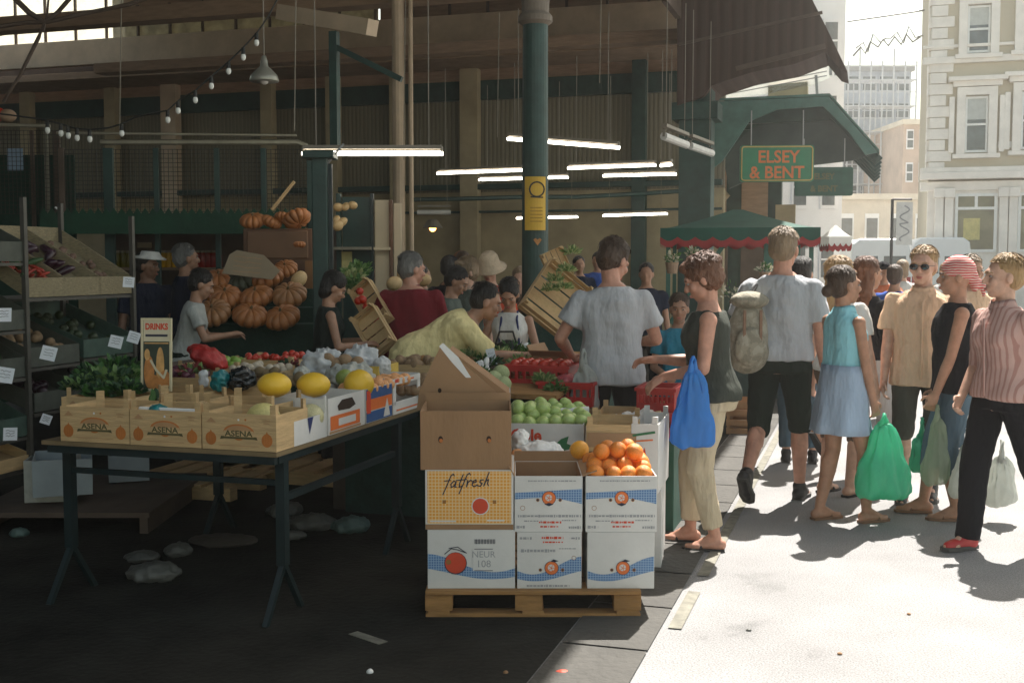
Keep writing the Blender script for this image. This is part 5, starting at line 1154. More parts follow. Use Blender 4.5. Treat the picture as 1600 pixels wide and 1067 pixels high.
lime = mat('lime_skin', (.22, .36, .05), .4, .2); chil = mat('red_chilli', (.35, .03, .012), .4, .4, 12); aub = mat('aubergine_skin', (.035, .01, .02), .3, .3); cuc = mat('cucumber_skin', (.03, .075, .02), .5, .3, 14)
def sticks(T, y0, y1, m, lab, n, r, L, seed, grp, name, cat):
    rd = random.Random(seed); first = None
    for i in range(n):
        if first is None:
            first = MB().path([(-L / 2, 0, 0), (-L / 4, 0, r * .4), (L / 4, 0, r * .4), (L / 2, .0, 0)], [r * .35, r, r, r * .3], 8).build(name, m, smooth=True); o = first; tag(o, lab, cat, grp)
        else: o = first.copy(); COL.objects.link(o)
        x = -rd.uniform(.05, .5); y = rd.uniform(y0, y1); z = -x / .62 * .36 + .03 + rd.uniform(0, .05)
        o.location = T.location + NV * x + DV * y + Vector((0, 0, z)); o.rotation_euler = (0, R(-25) * -1, rd.uniform(0, 6.28))
sticks(T1, -.5, -.24, chil, 'red chilli in the left bay of the top tray', 26, .012, .12, 1, 'chillies in the top tray', 'chilli', 'chilli')
sticks(T1, -.5, -.24, cuc, 'dark green courgette in the left bay of the top tray', 7, .022, .22, 2, 'courgettes in the top tray', 'courgette', 'courgette')
sticks(T1, -.12, .14, aub, 'dark aubergine in the middle bay of the top tray', 8, .028, .15, 3, 'aubergines in the top tray', 'aubergine', 'aubergine')
def pile(T, y0, y1, m, lab, n, r, seed, grp, name, rise, depth=.62):
    rd = random.Random(seed)
    fruit(name, lab, name, grp, m, r, [T.location + NV * x + DV * rd.uniform(y0, y1) + Vector((0, 0, -x / depth * rise + r * .8 + rd.uniform(0, .015))) for x in [-rd.uniform(.04, .55) for _ in range(n)]])
pile(T2, -.22, .22, spud, 'muddy potato in the near middle tray of the rack', 40, .032, 11, 'potatoes in the rack tray', 'rack_potato', .25)
pile(T3, -.26, .26, mat('avocado_skin', (.03, .045, .015), .5, .3), 'dark avocado in the far middle tray of the rack', 30, .034, 12, 'avocados in the rack tray', 'avocado', .25)
pile(T1, .22, .5, mat('dull_shallot', (.16, .09, .06), .6, .3), 'shallot in the far bay of the top woven tray', 40, .024, 13, 'shallots in the top tray', 'shallot', .36)
pile(T4, -.28, .28, lime, 'green fruit in the upper tray of the nearer rack bay', 24, .03, 14, 'green fruit in the near bay', 'green_fruit', .3)
pile(T5, -.26, .26, mat('avocado_skin', (0, 0, 0)), 'dark fruit in the second tray of the nearer rack bay', 24, .03, 15, 'dark fruit in the near bay', 'dark_fruit', .3)
pile(T9, -.45, .45, aub, 'dark vegetable in the lowest grey rack tray', 24, .036, 16, 'dark vegetables in the low tray', 'dark_vegetable', .2)
def rack_card(T, y, lab, dz=.03, s=.095, roll=0, x=.012):
    e = empty('price_card', T.location + DV * y + NV * x + Vector((0, 0, dz)), lab, 'price card'); e.rotation_euler = (R(-12), R(roll), HR + R(72))
    MB().box((0, 0, 0), (s, .002, s * 1.05)).build('card', mat('price_card', (.74, .75, .78), .6, .05), e)
    d = Decal((0, -.001, 0), (1, 0, 0), (0, 0, 1), (0, -1, 0)); 
    for k in range(3): d.stroke([(-s * .3 + s * .1 * i, s * (.25 - .2 * k) + random.uniform(-.004, .004)) for i in range(7)], .004, 0)
    d.build('writing', ink_gr, e)
def card_px(px, py, Y, s, lab, roll=0):
    e = empty('price_card', P(px, py, Y), lab, 'price card'); e.rotation_euler = (R(-14), R(roll), R(12))
    MB().box((0, 0, 0), (s, .002, s * .98)).build('card', mat('price_card', (0, 0, 0)), e)
    d = Decal((0, -.001, 0), (1, 0, 0), (0, 0, 1), (0, -1, 0))
    for k in range(3): d.stroke([(-s * .3 + s * .1 * i, s * (.25 - .2 * k) + random.uniform(-.004, .004)) for i in range(7)], .004, 0)
    d.build('writing', ink_gr, e)
for a in ((201, 441, 8.0, .075, 'white price card at the far end of the top woven tray', 4), (76, 552, 7.15, .09, 'white price card on the near middle tray of the rack', 14), (181, 534, 7.75, .085, 'white price card on the far middle tray, left of two', 14), (209, 527, 7.95, .08, 'white price card on the far middle tray, right of two', 18),
          (6, 492, 6.5, .08, 'white price card at the left edge, uppermost', 0), (8, 586, 6.5, .09, 'white price card at the left edge, second down', 10), (16, 678, 6.5, .075, 'white price card at the left edge, third down', 0), (72, 655, 6.9, .06, 'narrow white card beside the left end of the crates', 20)): card_px(*a)
# lower boxes, under the rack and tables
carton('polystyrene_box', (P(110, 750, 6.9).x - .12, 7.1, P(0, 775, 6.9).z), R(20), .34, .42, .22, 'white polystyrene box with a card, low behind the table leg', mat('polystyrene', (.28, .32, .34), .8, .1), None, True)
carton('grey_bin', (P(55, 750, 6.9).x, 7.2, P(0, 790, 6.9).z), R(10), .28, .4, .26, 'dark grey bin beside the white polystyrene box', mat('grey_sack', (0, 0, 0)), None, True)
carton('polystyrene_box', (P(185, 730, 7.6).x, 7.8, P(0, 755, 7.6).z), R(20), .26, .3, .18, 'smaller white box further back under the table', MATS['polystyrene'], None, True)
lowb = empty('low_shelf', (P(120, 790, 7.2).x, 7.2, 0), 'dark low bench holding boxes beneath the rack', 'bench', 0); zl = P(0, 790, 6.9).z - .005
MB().box((.05, .2, zl - .02), (1.1, 1.3, .03)).build('top', timber_d, lowb)
for x in (-.45, .55): MB().box((x, .2, (zl - .035) / 2), (.05, 1.2, zl - .035)).build('support', timber_d, lowb)
for i, (px, py, Y, s, lab) in enumerate(((325, 762, 9.3, .9, 'pale wooden pallet lying in the gloom beyond the table'), (480, 742, 10.2, 1.1, 'wooden pallet further back under the hall'))):
    g_ = G(px, py); e = empty('pallet', (g_.x, g_.y, 0), lab, 'pallet', HR)
    for y in (-.4, 0, .4): MB().box((0, y, .06), (s, .09, .09)).build('bearer', pale_wood, e)
    for k in range(5): MB().box((-s / 2 + s * (k + .5) / 5, 0, .115), (s / 7, .95, .018)).build('deck_board', pale_wood, e)
for i, (px, py, r, m, lab) in enumerate(((485, 826, (.16, .1, .05), dullp, 'rumpled pale plastic sack on the dark floor beyond the table legs'), (548, 830, (.12, .1, .05), mat('pale_teal_plastic', (.08, .13, .12), .5, .2), 'pale teal plastic bag on the floor near the cartons'), (445, 806, (.12, .09, .05), dullp, 'small pale plastic heap on the floor behind the table leg'), (455, 842, (.09, .05, .03), dullp, 'scrap of pale paper on the floor below the sack'),
                                       (222, 875, (.1, .08, .03), dullp, 'flattened pale paper plate under the left of the table'), (278, 868, (.08, .07, .04), dullp, 'brown crumpled paper under the left of the table'), (240, 905, (.14, .1, .05), dullp, 'grey sack lying in the dark under the table'), (30, 838, (.06, .05, .03), mat('pale_teal_plastic', (0, 0, 0)), 'pale green plastic scrap at the bottom left'),
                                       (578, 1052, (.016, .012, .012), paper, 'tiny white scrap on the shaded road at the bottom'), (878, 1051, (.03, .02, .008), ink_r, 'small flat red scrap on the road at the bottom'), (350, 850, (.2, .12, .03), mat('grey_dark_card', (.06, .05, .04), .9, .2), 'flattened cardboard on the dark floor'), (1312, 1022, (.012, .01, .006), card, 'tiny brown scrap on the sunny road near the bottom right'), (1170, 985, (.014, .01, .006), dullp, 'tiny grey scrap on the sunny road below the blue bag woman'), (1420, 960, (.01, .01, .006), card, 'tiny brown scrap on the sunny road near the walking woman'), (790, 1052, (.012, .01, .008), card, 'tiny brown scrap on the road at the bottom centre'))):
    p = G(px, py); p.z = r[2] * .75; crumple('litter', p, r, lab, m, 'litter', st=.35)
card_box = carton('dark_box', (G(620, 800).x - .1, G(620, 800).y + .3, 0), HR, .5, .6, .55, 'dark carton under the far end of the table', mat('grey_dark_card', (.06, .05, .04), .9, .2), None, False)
# more trays of goods on the rear table
def heap_tray(px, py, Y, w_, d_, lab, fm, fname, flab, r, seed, wood=pale_wood):
    p = P(px, py, Y); c = crate('produce_crate', p, HR, w_, d_, .09, lab, wood, 1, 0, rise=.015); rd = random.Random(seed)
    pos = [p + NV * rd.uniform(-w_ * .42, w_ * .42) + DV * rd.uniform(-d_ * .42, d_ * .42) + Vector((0, 0, .085 + rd.uniform(0, .03))) for _ in range(26)]
    fruit(fname, flab, fname.replace('_', ' '), flab.split(' in ')[0] + 's', fm, r, pos)
plum = mat('plum_skin', (.10, .02, .04), .35, .3); lime = mat('lime_skin', (.22, .36, .05), .4, .2); mush = mat('mushroom_skin', (.5, .42, .32), .8, .15)
heap_tray(290, 610, 6.55, .38, .3, 'low wooden crate of dark plums behind the carrot poster', plum, 'plum', 'dark plum in the crate behind the poster', .026, 1)
heap_tray(400, 603, 6.6, .36, .3, 'low wooden crate of mushrooms behind the leftmost melon', mush, 'mushroom', 'pale mushroom in the crate behind the leftmost melon', .025, 2)
heap_tray(345, 590, 7.1, .42, .3, 'low wooden crate of limes at the back of the rear table', lime, 'lime', 'green lime in the crate at the back', .026, 3)
heap_tray(430, 582, 7.2, .4, .3, 'low wooden crate of small tomatoes at the back of the rear table', tom, 'small_tomato', 'small tomato in the crate at the back', .022, 4)
heap_tray(655, 588, 7.6, .34, .3, 'low wooden crate of brown onions at the left end of the central stall', spud, 'brown_onion', 'brown onion in the crate left of the paper lid', .033, 5)
bunch(300, 585, 6.5, .07, 'mixed red leaves behind the carrot poster', 301, [mat('red_leaf', (.2, .03, .03), .6, .3), lf2], 120, .045, flat=.5)
bunch(405, 572, 7.3, .07, 'pale leafy greens behind the black plastic bag', 302, [lf2, lf1], 130, .045, flat=.5)
bunch(450, 575, 7.0, .05, 'dark red and green leaves behind the leftmost melon', 303, [MATS['red_leaf'], lfd], 100, .04, flat=.6)
# stacked crates by the kerb beyond the woman with the blue bag
for k, (px, py, Y, lab) in enumerate(((1162, 672, 11.0, 'low wooden crate at the kerb beyond the blue bag, bottom'), (1162, 652, 11.1, 'wooden crate at the kerb beyond the blue bag, upper'))):
    p = P(px, py, Y); p.z = .002 + k * .16; crate('wooden_crate', p, R(-15), .3, .45, .14, lab, mat('orange_wood', (.36, .2, .09), .8, .2), 2)
# ------------------------------------------------ people
def caps(m, p, q, r0, r1, n=12):
    p, q = Vector(p), Vector(q); m.tube(p, q, r0, r1, n); m.ell(p, (r0,) * 3, nu=n, nv=8); m.ell(q, (r1,) * 3, nu=n, nv=8)
def two_bone(a, t, l1, l2, pole):
    a, t = Vector(a), Vector(t); d = t - a; L = d.length; mx = (l1 + l2) * .998
    if L > mx: t = a + d.normalized() * mx; d = t - a; L = mx
    x = (l1 * l1 - l2 * l2 + L * L) / (2 * L); hh = math.sqrt(max(0, l1 * l1 - x * x)); dn = d.normalized(); pv = Vector(pole) - dn * Vector(pole).dot(dn); pv.normalize()
    return a + dn * x + pv * hh, t
TOR = {'m': [(.83, .09, .085, 0), (.88, .16, .11, -.008), (.95, .168, .118, -.01), (1.02, .158, .108, 0), (1.10, .146, .102, .0), (1.2, .157, .11, .002), (1.31, .175, .115, .005), (1.37, .165, .102, -.003), (1.415, .128, .082, -.01), (1.45, .085, .066, -.01), (1.475, .066, .058, -.008)],
       'f': [(.83, .09, .085, 0), (.88, .168, .118, -.012), (.95, .175, .125, -.014), (1.02, .15, .105, -.004), (1.10, .125, .09, .0), (1.2, .135, .098, .004), (1.3, .15, .108, .01), (1.36, .143, .092, -.003), (1.405, .11, .074, -.01), (1.44, .07, .058, -.01), (1.47, .054, .05, -.008)]}
tex_marb = bpy.data.textures.new('creases', 'MARBLE'); tex_marb.noise_scale = .11; tex_marb.turbulence = 9; tex_marb.noise_depth = 2; tex_marb.marble_type = 'SHARP'
def finish(m, name, mats, parent, vox, it=4, folds=0, tex=None):
    o = m.build(name, mats, parent, smooth=True)
    r = o.modifiers.new('remesh', 'REMESH'); r.mode = 'VOXEL'; r.voxel_size = vox; r.use_smooth_shade = True
    s = o.modifiers.new('smooth', 'SMOOTH'); s.iterations = it; s.factor = .5
    if folds: disp(o, tex or tex_big, folds)
    return o
skin_t = {k: mat('skin_' + k, c, .5, .2, 16, sub=.08, bump=.08, bscale=80) for k, c in {'fair': (.56, .33, .235), 'tan': (.40, .21, .13), 'ruddy': (.50, .25, .17), 'brown': (.25, .125, .075)}.items()}
def hairmat(k, c): return mat('hair_' + k, c, .55, .35, 14, bump=.8, bscale=60, stretch=(1, 1, .3))
hb = {'brown': hairmat('brown', (.055, .028, .014)), 'dark': hairmat('dark', (.014, .010, .008)), 'fair': hairmat('fair', (.34, .21, .09)), 'grey': hairmat('grey', (.16, .15, .14)), 'auburn': hairmat('auburn', (.13, .05, .022)), 'light': hairmat('light', (.25, .17, .10))}
eye_m = mat('eye_white', (.34, .3, .27), .3, .02); iris_m = mat('dark_iris', (.03, .02, .015), .3); lip_m = mat('lips', (.42, .14, .11), .5, .1)
TEX_P = {}
def person(pos, face, h, label, sex='m', skin='fair', hair=('short', 'brown'), top=None, sleeve=.55, hem=.90, bottom=None, blen=.5, skirt=None, shoes=('shoe', None), lean=0, head=(0, 0), hands=None, feet=None, curl=25, bulk=1., lod=1, collar=False, hat=None, glasses=False, toe=(0, 0), twist=0, loose=1., topneck=1.45, pole=((.5, -1, 0), (-.5, -1, 0)), handdir=None, flare=1., strap=None):
    e = empty('person', pos, label, 'person', -R(face))
    s = h / 1.75; vb = (.0068, .0095, .016)[lod]; vc = (.0095, .012, .02)[lod]; sk = skin_t[skin]
    hip = Vector((0, 0, .93))
    def S(x, y, z):
        if z <= .93: return Vector((x, y, z)) * s
        t = min(1, (z - .93) / .22); a = R(lean) * (t * (2 - t)); v = Vector((x, y, z - .93))
        v = Matrix.Rotation(-R(twist) * t, 3, 'Z') @ v
        return (hip + Matrix.Rotation(-a, 3, 'X') @ v) * s
    fem = sex == 'f'; shx = (.168 if fem else .188) * (1 + (bulk - 1) * .6)
    def torso(m, z0, z1, inf=0., n=24, hemflare=0):
        rs = []; T = TOR[sex]
        zs = [z0 + (z1 - z0) * i / 14 for i in range(15)]
        for z in zs:
            z_ = min(max(z, T[0][0]), T[-1][0])
            for a, b in zip(T, T[1:]):
                if a[0] <= z_ <= b[0]:
                    t = (z_ - a[0]) / (b[0] - a[0]); rx, ry, yo = [a[k] + (b[k] - a[k]) * t for k in (1, 2, 3)]; break
            if inf:
                if z < .93: rx, ry = max(rx, .165), max(ry, .112)
                if not fem or loose > 1.2: 
                    if z < 1.25: rx = rx + (.168 - rx) * .7 * min(1, loose); ry = ry + (.125 - ry) * .6 * min(1, loose)
                fl = inf + hemflare * max(0, 1 - (z - z0) / .2)
            else: fl = 0
            rx = rx * bulk + fl; ry = ry * bulk + fl
            rs.append([S(rx * math.copysign(abs(math.cos(t)) ** .85, math.cos(t)), yo + ry * math.copysign(abs(math.sin(t)) ** .85, math.sin(t)), z) for t in [2 * math.pi * i / n for i in range(n)]])
        m.rings(rs)
    hands = hands or {}; feet = feet or {}
    # ---- arms and legs
    J = {}
    for k, sx in (('R', 1), ('L', -1)):
        sh = S(sx * shx, -.008, 1.372); tg = Vector(hands.get(k, (sx * .27, .04, .83))) * s
        el, wr = two_bone(sh, tg, .285 * s, .255 * s, pole[0 if sx > 0 else 1]); J[k] = (sh, el, wr)
        hp = Vector((sx * .095, 0, .91)) * s; ft = Vector(feet.get(k, (sx * .11, .0, 0))) * s
        tp = toe[0 if sx > 0 else 1]; an = ft + Vector((0, 0, .085 * s)) + Vector((0, -.02, .0))
        if tp: an += Vector((0, 0, math.sin(R(tp)) * .17 * s))
        kn, an = two_bone(hp, an, .43 * s, .41 * s, (sx * .12, 1, 0)); J['l' + k] = (hp, kn, an, tp)
    b = MB(); torso(b, .83, 1.475)
    if fem:
        for sx in (-1, 1): b.ell(S(sx * .066, .075 * bulk, 1.265), (.052 * s * bulk,) * 3)
    # head
    nb = S(0, -.012, 1.455); ang = lean * .75 + head[1] * .35
    up = Matrix.Rotation(-R(ang), 3, 'X') @ Vector((0, 0, 1))
    HC = nb + Matrix.Rotation(-R(head[0] + twist) * .3, 3, 'Z') @ up * .156 * s + Vector((0, .01 * s, 0))
    HM = (Matrix.Translation(HC) @ Matrix.Rotation(-R(head[0] + twist), 4, 'Z') @ Matrix.Rotation(-R(head[1] + lean * .55), 4, 'X')).copy()
    hs = s * (1.07 if not fem else 1.04)
    def hp_(x, y, z): return HM @ (Vector((x, y, z)) * hs)
    H3 = HM.to_3x3()
    def hell(m, x, y, z, rx, ry, rz, mi=0, nu=16, nv=12): m.ell(hp_(x, y, z), (rx * hs, ry * hs, rz * hs), mi, H3, nu, nv)
    caps(b, nb - up * .03 * s, hp_(0, -.018, -.05), (.054 if fem else .062) * s, (.05 if fem else .056) * s)
    hell(b, 0, -.008, .025, .075, .094, .1); hell(b, 0, .035, -.045, .058, .058, .065); hell(b, 0, .062, -.088, .026, .024, .024)
    hell(b, 0, .083, .03, .05, .015, .02); hell(b, 0, .088, -.062, .023, .014, .014)
    b.tube(hp_(0, .085, .02), hp_(0, .112, -.022), .009 * hs, .015 * hs, 8); hell(b, 0, .108, -.024, .017, .014, .012)
    for sx in (-1, 1):
        hell(b, sx * .078, -.005, -.008, .011, .02, .032); hell(b, sx * .04, .068, -.02, .024, .022, .024)
        sh, el, wr = J['R' if sx > 0 else 'L']; kb = bulk * (.9 if fem else 1)
        b.ell(sh, (.052 * s * kb,) * 3); caps(b, sh, el, .049 * s * kb, .038 * s * kb); caps(b, el, el.lerp(wr, .3), .038 * s * kb, .04 * s * kb); caps(b, el.lerp(wr, .3), wr, .04 * s * kb, .026 * s)
        # hand
        d = (wr - el).normalized(); hd = (handdir or {}).get('R' if sx > 0 else 'L'); d = Vector(hd).normalized() if hd else d
        inn = Vector((-sx, 0, 0)) if abs(d.z) > .6 else Vector((-sx * .5, .1, -1)); pn = (inn - d * inn.dot(d)).normalized(); ac = d.cross(pn) * (1 if sx > 0 else -1)
        if ac.y < 0 and abs(d.z) > .6: ac = -ac
        caps(b, wr, wr + d * .07 * s, .026 * s, .024 * s)
        for q in (-.024, -.008, .008, .024): caps(b, wr + d * .02 * s + ac * q * .7 * s, wr + d * .085 * s + ac * q * s, .013 * s, .0115 * s, 8)
        for q, Lf in ((-.03, .058), (-.010, .072), (.010, .078), (.030, .068)):
            p = wr + d * .088 * s + ac * q * s * 1.05; dd = d.copy(); 
            for seg in range(3):
                dd = (Matrix.Rotation(R(curl) * (1 if seg else .6), 3, pn.cross(d) * -1) @ dd)
                q2 = p + dd * Lf * s * (.45, .32, .25)[seg]; caps(b, p, q2, (.0088, .008, .0075)[seg] * s * 1.05, (.008, .0075, .007)[seg] * s * 1.05, 8); p = q2
        t0 = wr + d * .03 * s + ac * .028 * s; t1 = t0 + (d * .55 + ac * .75 + pn * .35).normalized() * .042 * s; t2 = t1 + (d * .9 + ac * .2 + pn * .4).normalized() * .03 * s
        caps(b, t0, t1, .013 * s, .0105 * s, 8); caps(b, t1, t2, .0105 * s, .0085 * s, 8)
        hp, kn, an, tp = J['l' + ('R' if sx > 0 else 'L')]; kl = bulk
        caps(b, hp, kn, .088 * s * kl, .054 * s); caps(b, kn, kn.lerp(an, .35), .053 * s, .056 * s * (1 + (kl - 1) * .5)); caps(b, kn.lerp(an, .35), an, .054 * s, .034 * s)
        b.ell(kn.lerp(an, .3) + Vector((0, -.02 * s, 0)), (.045 * s, .045 * s, .09 * s))
        fd = Matrix.Rotation(-R(tp), 3, 'X') @ Vector((0, 1, 0)); fu = Matrix.Rotation(-R(tp), 3, 'X') @ Vector((0, 0, 1))
        caps(b, an - fu * .045 * s - fd * .03 * s, an - fu * .055 * s + fd * .11 * s, .036 * s, .026 * s); caps(b, an, an - fu * .05 * s + fd * .1 * s, .034 * s, .024 * s); caps(b, an - fu * .06 * s + fd * .1 * s + Vector((-.02 * s, 0, 0)), an - fu * .06 * s + fd * .165 * s, .022 * s, .017 * s); caps(b, an - fu * .06 * s + fd * .1 * s + Vector((.02 * s, 0, 0)), an - fu * .063 * s + fd * .15 * s + Vector((.018 * s, 0, 0)), .02 * s, .015 * s)
    finish(b, 'body', sk, e, vb, 3)
    if lod < 2:
        for sx in (-1, 1):
            m = MB(); hell(m, sx * .032, .0835, .008, .0125, .008, .0065, 0, 10, 8); hell(m, sx * .033, .0865, .008, .0075, .006, .006, 1, 8, 6); m.build('eye', [eye_m, iris_m], e, smooth=True)
            m = MB(); m.path([hp_(sx * .015, .096, .027), hp_(sx * .033, .095, .033), hp_(sx * .052, .08, .026)], .0035 * hs, 5); m.build('eyebrow', hb.get(hair[1], hb['brown']) if hair else hb['brown'], e)
        m = MB(); hell(m, 0, .1, -.058, .022, .007, .0045); hell(m, 0, .099, -.066, .019, .007, .005); m.build('lips', lip_m, e, smooth=True)
    # ---- hair
    if hair and hair[0] != 'none':
        st, hc = hair; m = MB(); hm = hb[hc]; dstr = .016 * hs
        def cap(f=.0, t=1.12):
            hell(m, 0, -.027 + f, .05, .078 * t, .09 * t, .08 * t); hell(m, 0, -.045, .0, .074 * t, .07 * t, .075 * t)
        if st == 'short': cap(); hell(m, 0, -.05, -.045, .055, .045, .045)
        elif st == 'crop': cap(0, 1.07); hell(m, 0, -.05, -.04, .052, .04, .045)
        elif st == 'fluffy': cap(.0, 1.24); hell(m, 0, .05, .1, .06, .05, .035); hell(m, 0, -.06, -.04, .06, .05, .05); hell(m, .055, -.01, .0, .03, .04, .05); hell(m, -.055, -.01, .0, .03, .04, .05); dstr *= 1.3
        elif st == 'bob': cap(.0, 1.17); hell(m, 0, -.045, -.05, .085, .06, .08); dstr *= 1.3
        elif st == 'long': cap(.0, 1.17); m.rings([[hp_(rx * math.cos(t), yo + ry * math.sin(t), z) for t in [2 * math.pi * i / 14 for i in range(14)]] for z, rx, ry, yo in ((.06, .085, .08, -.03), (-.02, .092, .07, -.04), (-.12, .1, .06, -.06), (-.22, .1, .045, -.075), (-.32, .07, .03, -.08))]); dstr *= 1.6
        elif st == 'bun': cap(.0, 1.08); hell(m, 0, -.125, -.03, .042, .04, .042)
        elif st == 'pony': cap(.0, 1.09); m.path([hp_(0, -.1, .05), hp_(0, -.15, .03), hp_(0, -.165, -.05), hp_(0, -.15, -.16)], [.025 * hs, .03 * hs, .026 * hs, .008 * hs], 10)
        finish(m, 'hair', hm, e, vb * 1.1, 2, dstr, tex_fine if st in ('fluffy', 'long', 'short') else None)
        if lod < 2 and not hat:
            rd = random.Random(int(pos.x * 100)); q = MB(); tk = {'short': 1.12, 'crop': 1.08, 'fluffy': 1.26, 'bob': 1.19, 'long': 1.19, 'bun': 1.1, 'pony': 1.11}[st]
            wild = {'fluffy': .5, 'short': .22, 'crop': .2}.get(st, .1)
            for i in range(520 if lod == 0 else 300):
                th = rd.uniform(0, 2 * math.pi); ph0 = rd.uniform(.05, 1.25); L = rd.uniform(.3, .6 if st != 'crop' else .4); tw = rd.uniform(-wild, wild) * 2; lift = rd.uniform(0, .012 + wild * .03); pts = []
                for j in range(5):
                    u = j / 4; ph = ph0 + L * u; a = th + tw * u; k = tk * (1.0 + .03 * math.sin(u * 3)) + lift * 8 * u
                    front = math.sin(a) > .35
                    if front and ph > 1.15: ph = 1.15
                    if not front and ph > 1.85: ph = 1.85
                    pts.append(hp_(.078 * k * math.sin(ph) * math.cos(a), -.027 + .09 * k * math.sin(ph) * math.sin(a), .05 + .08 * k * math.cos(ph)))
                o_ = len(q.v)
                for j, p_ in enumerate(pts):
                    dd = (pts[min(j + 1, 4)] - pts[max(j - 1, 0)]); sd_ = dd.cross(p_ - HC).normalized() * (.0035 if j < 4 else .0006) * s
                    q.v += [tuple(p_ - sd_), tuple(p_ + sd_)]
                for j in range(4): q.f.append((o_ + 2 * j, o_ + 2 * j + 1, o_ + 2 * j + 3, o_ + 2 * j + 2)); q.m.append(0)
            q.build('hair_strands', hm, e, smooth=True)
    if hat:
        kind, hmm = hat; m = MB()
        if kind == 'bucket': m.rings([[hp_(rx * math.cos(t), ry * math.sin(t) - .01, z) for t in [2 * math.pi * i / 24 for i in range(24)]] for z, rx, ry in ((.0, .155, .17), (.008, .157, .172), (.045, .1, .115), (.115, .085, .1), (.15, .062, .075))]); m.build('hat', hmm, e, smooth=True)
        elif kind == 'cap':
            hell(m, 0, -.008, .055, .088, .104, .085); m.prism([hp_(x, y, .055) for x, y in ((-.07, .05), (-.06, .14), (0, .17), (.06, .14), (.07, .05))], H3 @ Vector((0, 0, .012 * hs))); m.build('cap', hmm, e, smooth=True)
        elif kind == 'widecap': m.rings([[hp_(rx * math.cos(t), ry * math.sin(t) + .02, z) for t in [2 * math.pi * i / 20 for i in range(20)]] for z, rx, ry in ((.07, .12, .15), (.085, .12, .15), (.1, .09, .11), (.14, .06, .08))]); m.build('cap', hmm, e, smooth=True)
        elif kind == 'scarf':
            hell(m, 0, -.018, .05, .09, .108, .092); hell(m, 0, -.09, .0, .05, .045, .05); hell(m, 0, -.11, -.05, .04, .03, .05); m.path([hp_(0, -.11, -.01), hp_(.02, -.16, -.06), hp_(.03, -.17, -.13)], [.02 * hs, .028 * hs, .01 * hs], 8); finish(m, 'headscarf', hmm, e, .008, 2, .012)
    if glasses:
        m = MB()
        for sx in (-1, 1): hell(m, sx * .034, .098, .006, .028, .006, .02); m.bar(hp_(sx * .06, .092, .012), hp_(sx * .078, 0, .006), .004)
        m.bar(hp_(-.01, .104, .012), hp_(.01, .104, .012), .004); m.build('sunglasses', mat('dark_lens', (.01, .01, .012), .1, .0, spec=.9), e)
    # ---- clothes
    if top:
        m = MB(); torso(m, hem, topneck, .019 * loose + (.004 if sleeve == 0 else 0), hemflare=.012 * loose)
        if fem:
            for sx in (-1, 1): m.ell(S(sx * .066, .08 * bulk, 1.265), (.066 * s * bulk, .062 * s * bulk, .072 * s * bulk))
        for k in ('R', 'L'):
            sh, el, wr = J[k]; kb = bulk * (.9 if fem else 1)
            inw = S((-1 if k == 'L' else 1) * shx * .5, -.008, 1.385)
            if sleeve > 0:
                m.ell(sh, (.061 * s * kb,) * 3); caps(m, inw, sh, .048 * s * kb, .057 * s * kb)
                f = min(1, sleeve); m.tube(sh, sh.lerp(el, f), .066 * s * kb, (.066 + (-.012 if sleeve > .8 else .006)) * s * kb * (1 + (loose - 1) * .5), 14)
                if sleeve > 1: m.ell(el, (.054 * s,) * 3); m.tube(el, el.lerp(wr, min(.97, sleeve - 1)), .054 * s, .04 * s, 14)
            else: caps(m, S((-1 if k == 'L' else 1) * shx * .35, -.005, 1.385), inw.lerp(sh, .25), .05 * s, .047 * s)
        o = finish(m, 'shirt' if sleeve > 0 else 'vest', top, e, vc, 5, .02 * loose * s); disp(o, tex_marb, .0045 * min(loose, 1.3) * s)
        if collar:
            c = MB(); c.rings([[S(rx * math.cos(t), ry * math.sin(t) + .0, z + .012 * math.cos(t) ** 2) for t in [2 * math.pi * i / 20 for i in range(20)]] for z, rx, ry in ((1.43, .085, .08), (1.455, .075, .072), (1.475, .066, .066), (1.455, .07, .068))], cap=False); c.build('collar', top, e, smooth=True)
            if sleeve > .6 and lod == 0:
                q = MB(); q.path([S(0, .128 * bulk + .011 * loose + (.012 if fem and 1.2 < z < 1.3 else 0), z) for z in (hem + .02, 1.0, 1.1, 1.2, 1.3, 1.38)], .008 * s, 6); q.build('placket', top, e, smooth=True)
    if strap:
        m = MB(); 
        for sx in strap[1]: m.path([S(sx * .09, .12, 1.12), S(sx * .085, .125, 1.28), S(sx * .07, .1, 1.39), S(sx * .068, .0, 1.455), S(sx * .07, -.1, 1.36), S(sx * .08, -.125, 1.15)], .011 * s, 6)
        m.build('strap', strap[0], e)
    if bottom:
        m = MB(); torso(m, .84, 1.0, .02)
        for k in ('R', 'L'):
            hp, kn, an, tp = J['l' + k]; r0, r1 = .098 * s * bulk, .075 * s * flare
            m.ell(hp, (r0,) * 3)
            if blen <= .5: f = blen * 2; m.tube(hp, hp.lerp(kn, f), r0, r0 + (r1 + .008 * s - r0) * f, 16)
            else:
                f = (blen - .5) * 2; m.tube(hp, kn, r0, r1, 16); m.ell(kn, (r1,) * 3); r2 = (.062 if blen > .8 else .066) * s * (flare if flare > 1 else 1); m.tube(kn, kn.lerp(an, f) if f < .95 else an + (an - kn).normalized() * .03 * s, r1, r2, 16)
        disp(finish(m, 'trousers' if blen > .8 else 'shorts', bottom, e, vc, 4, .018 * s), tex_marb, .006 * s)
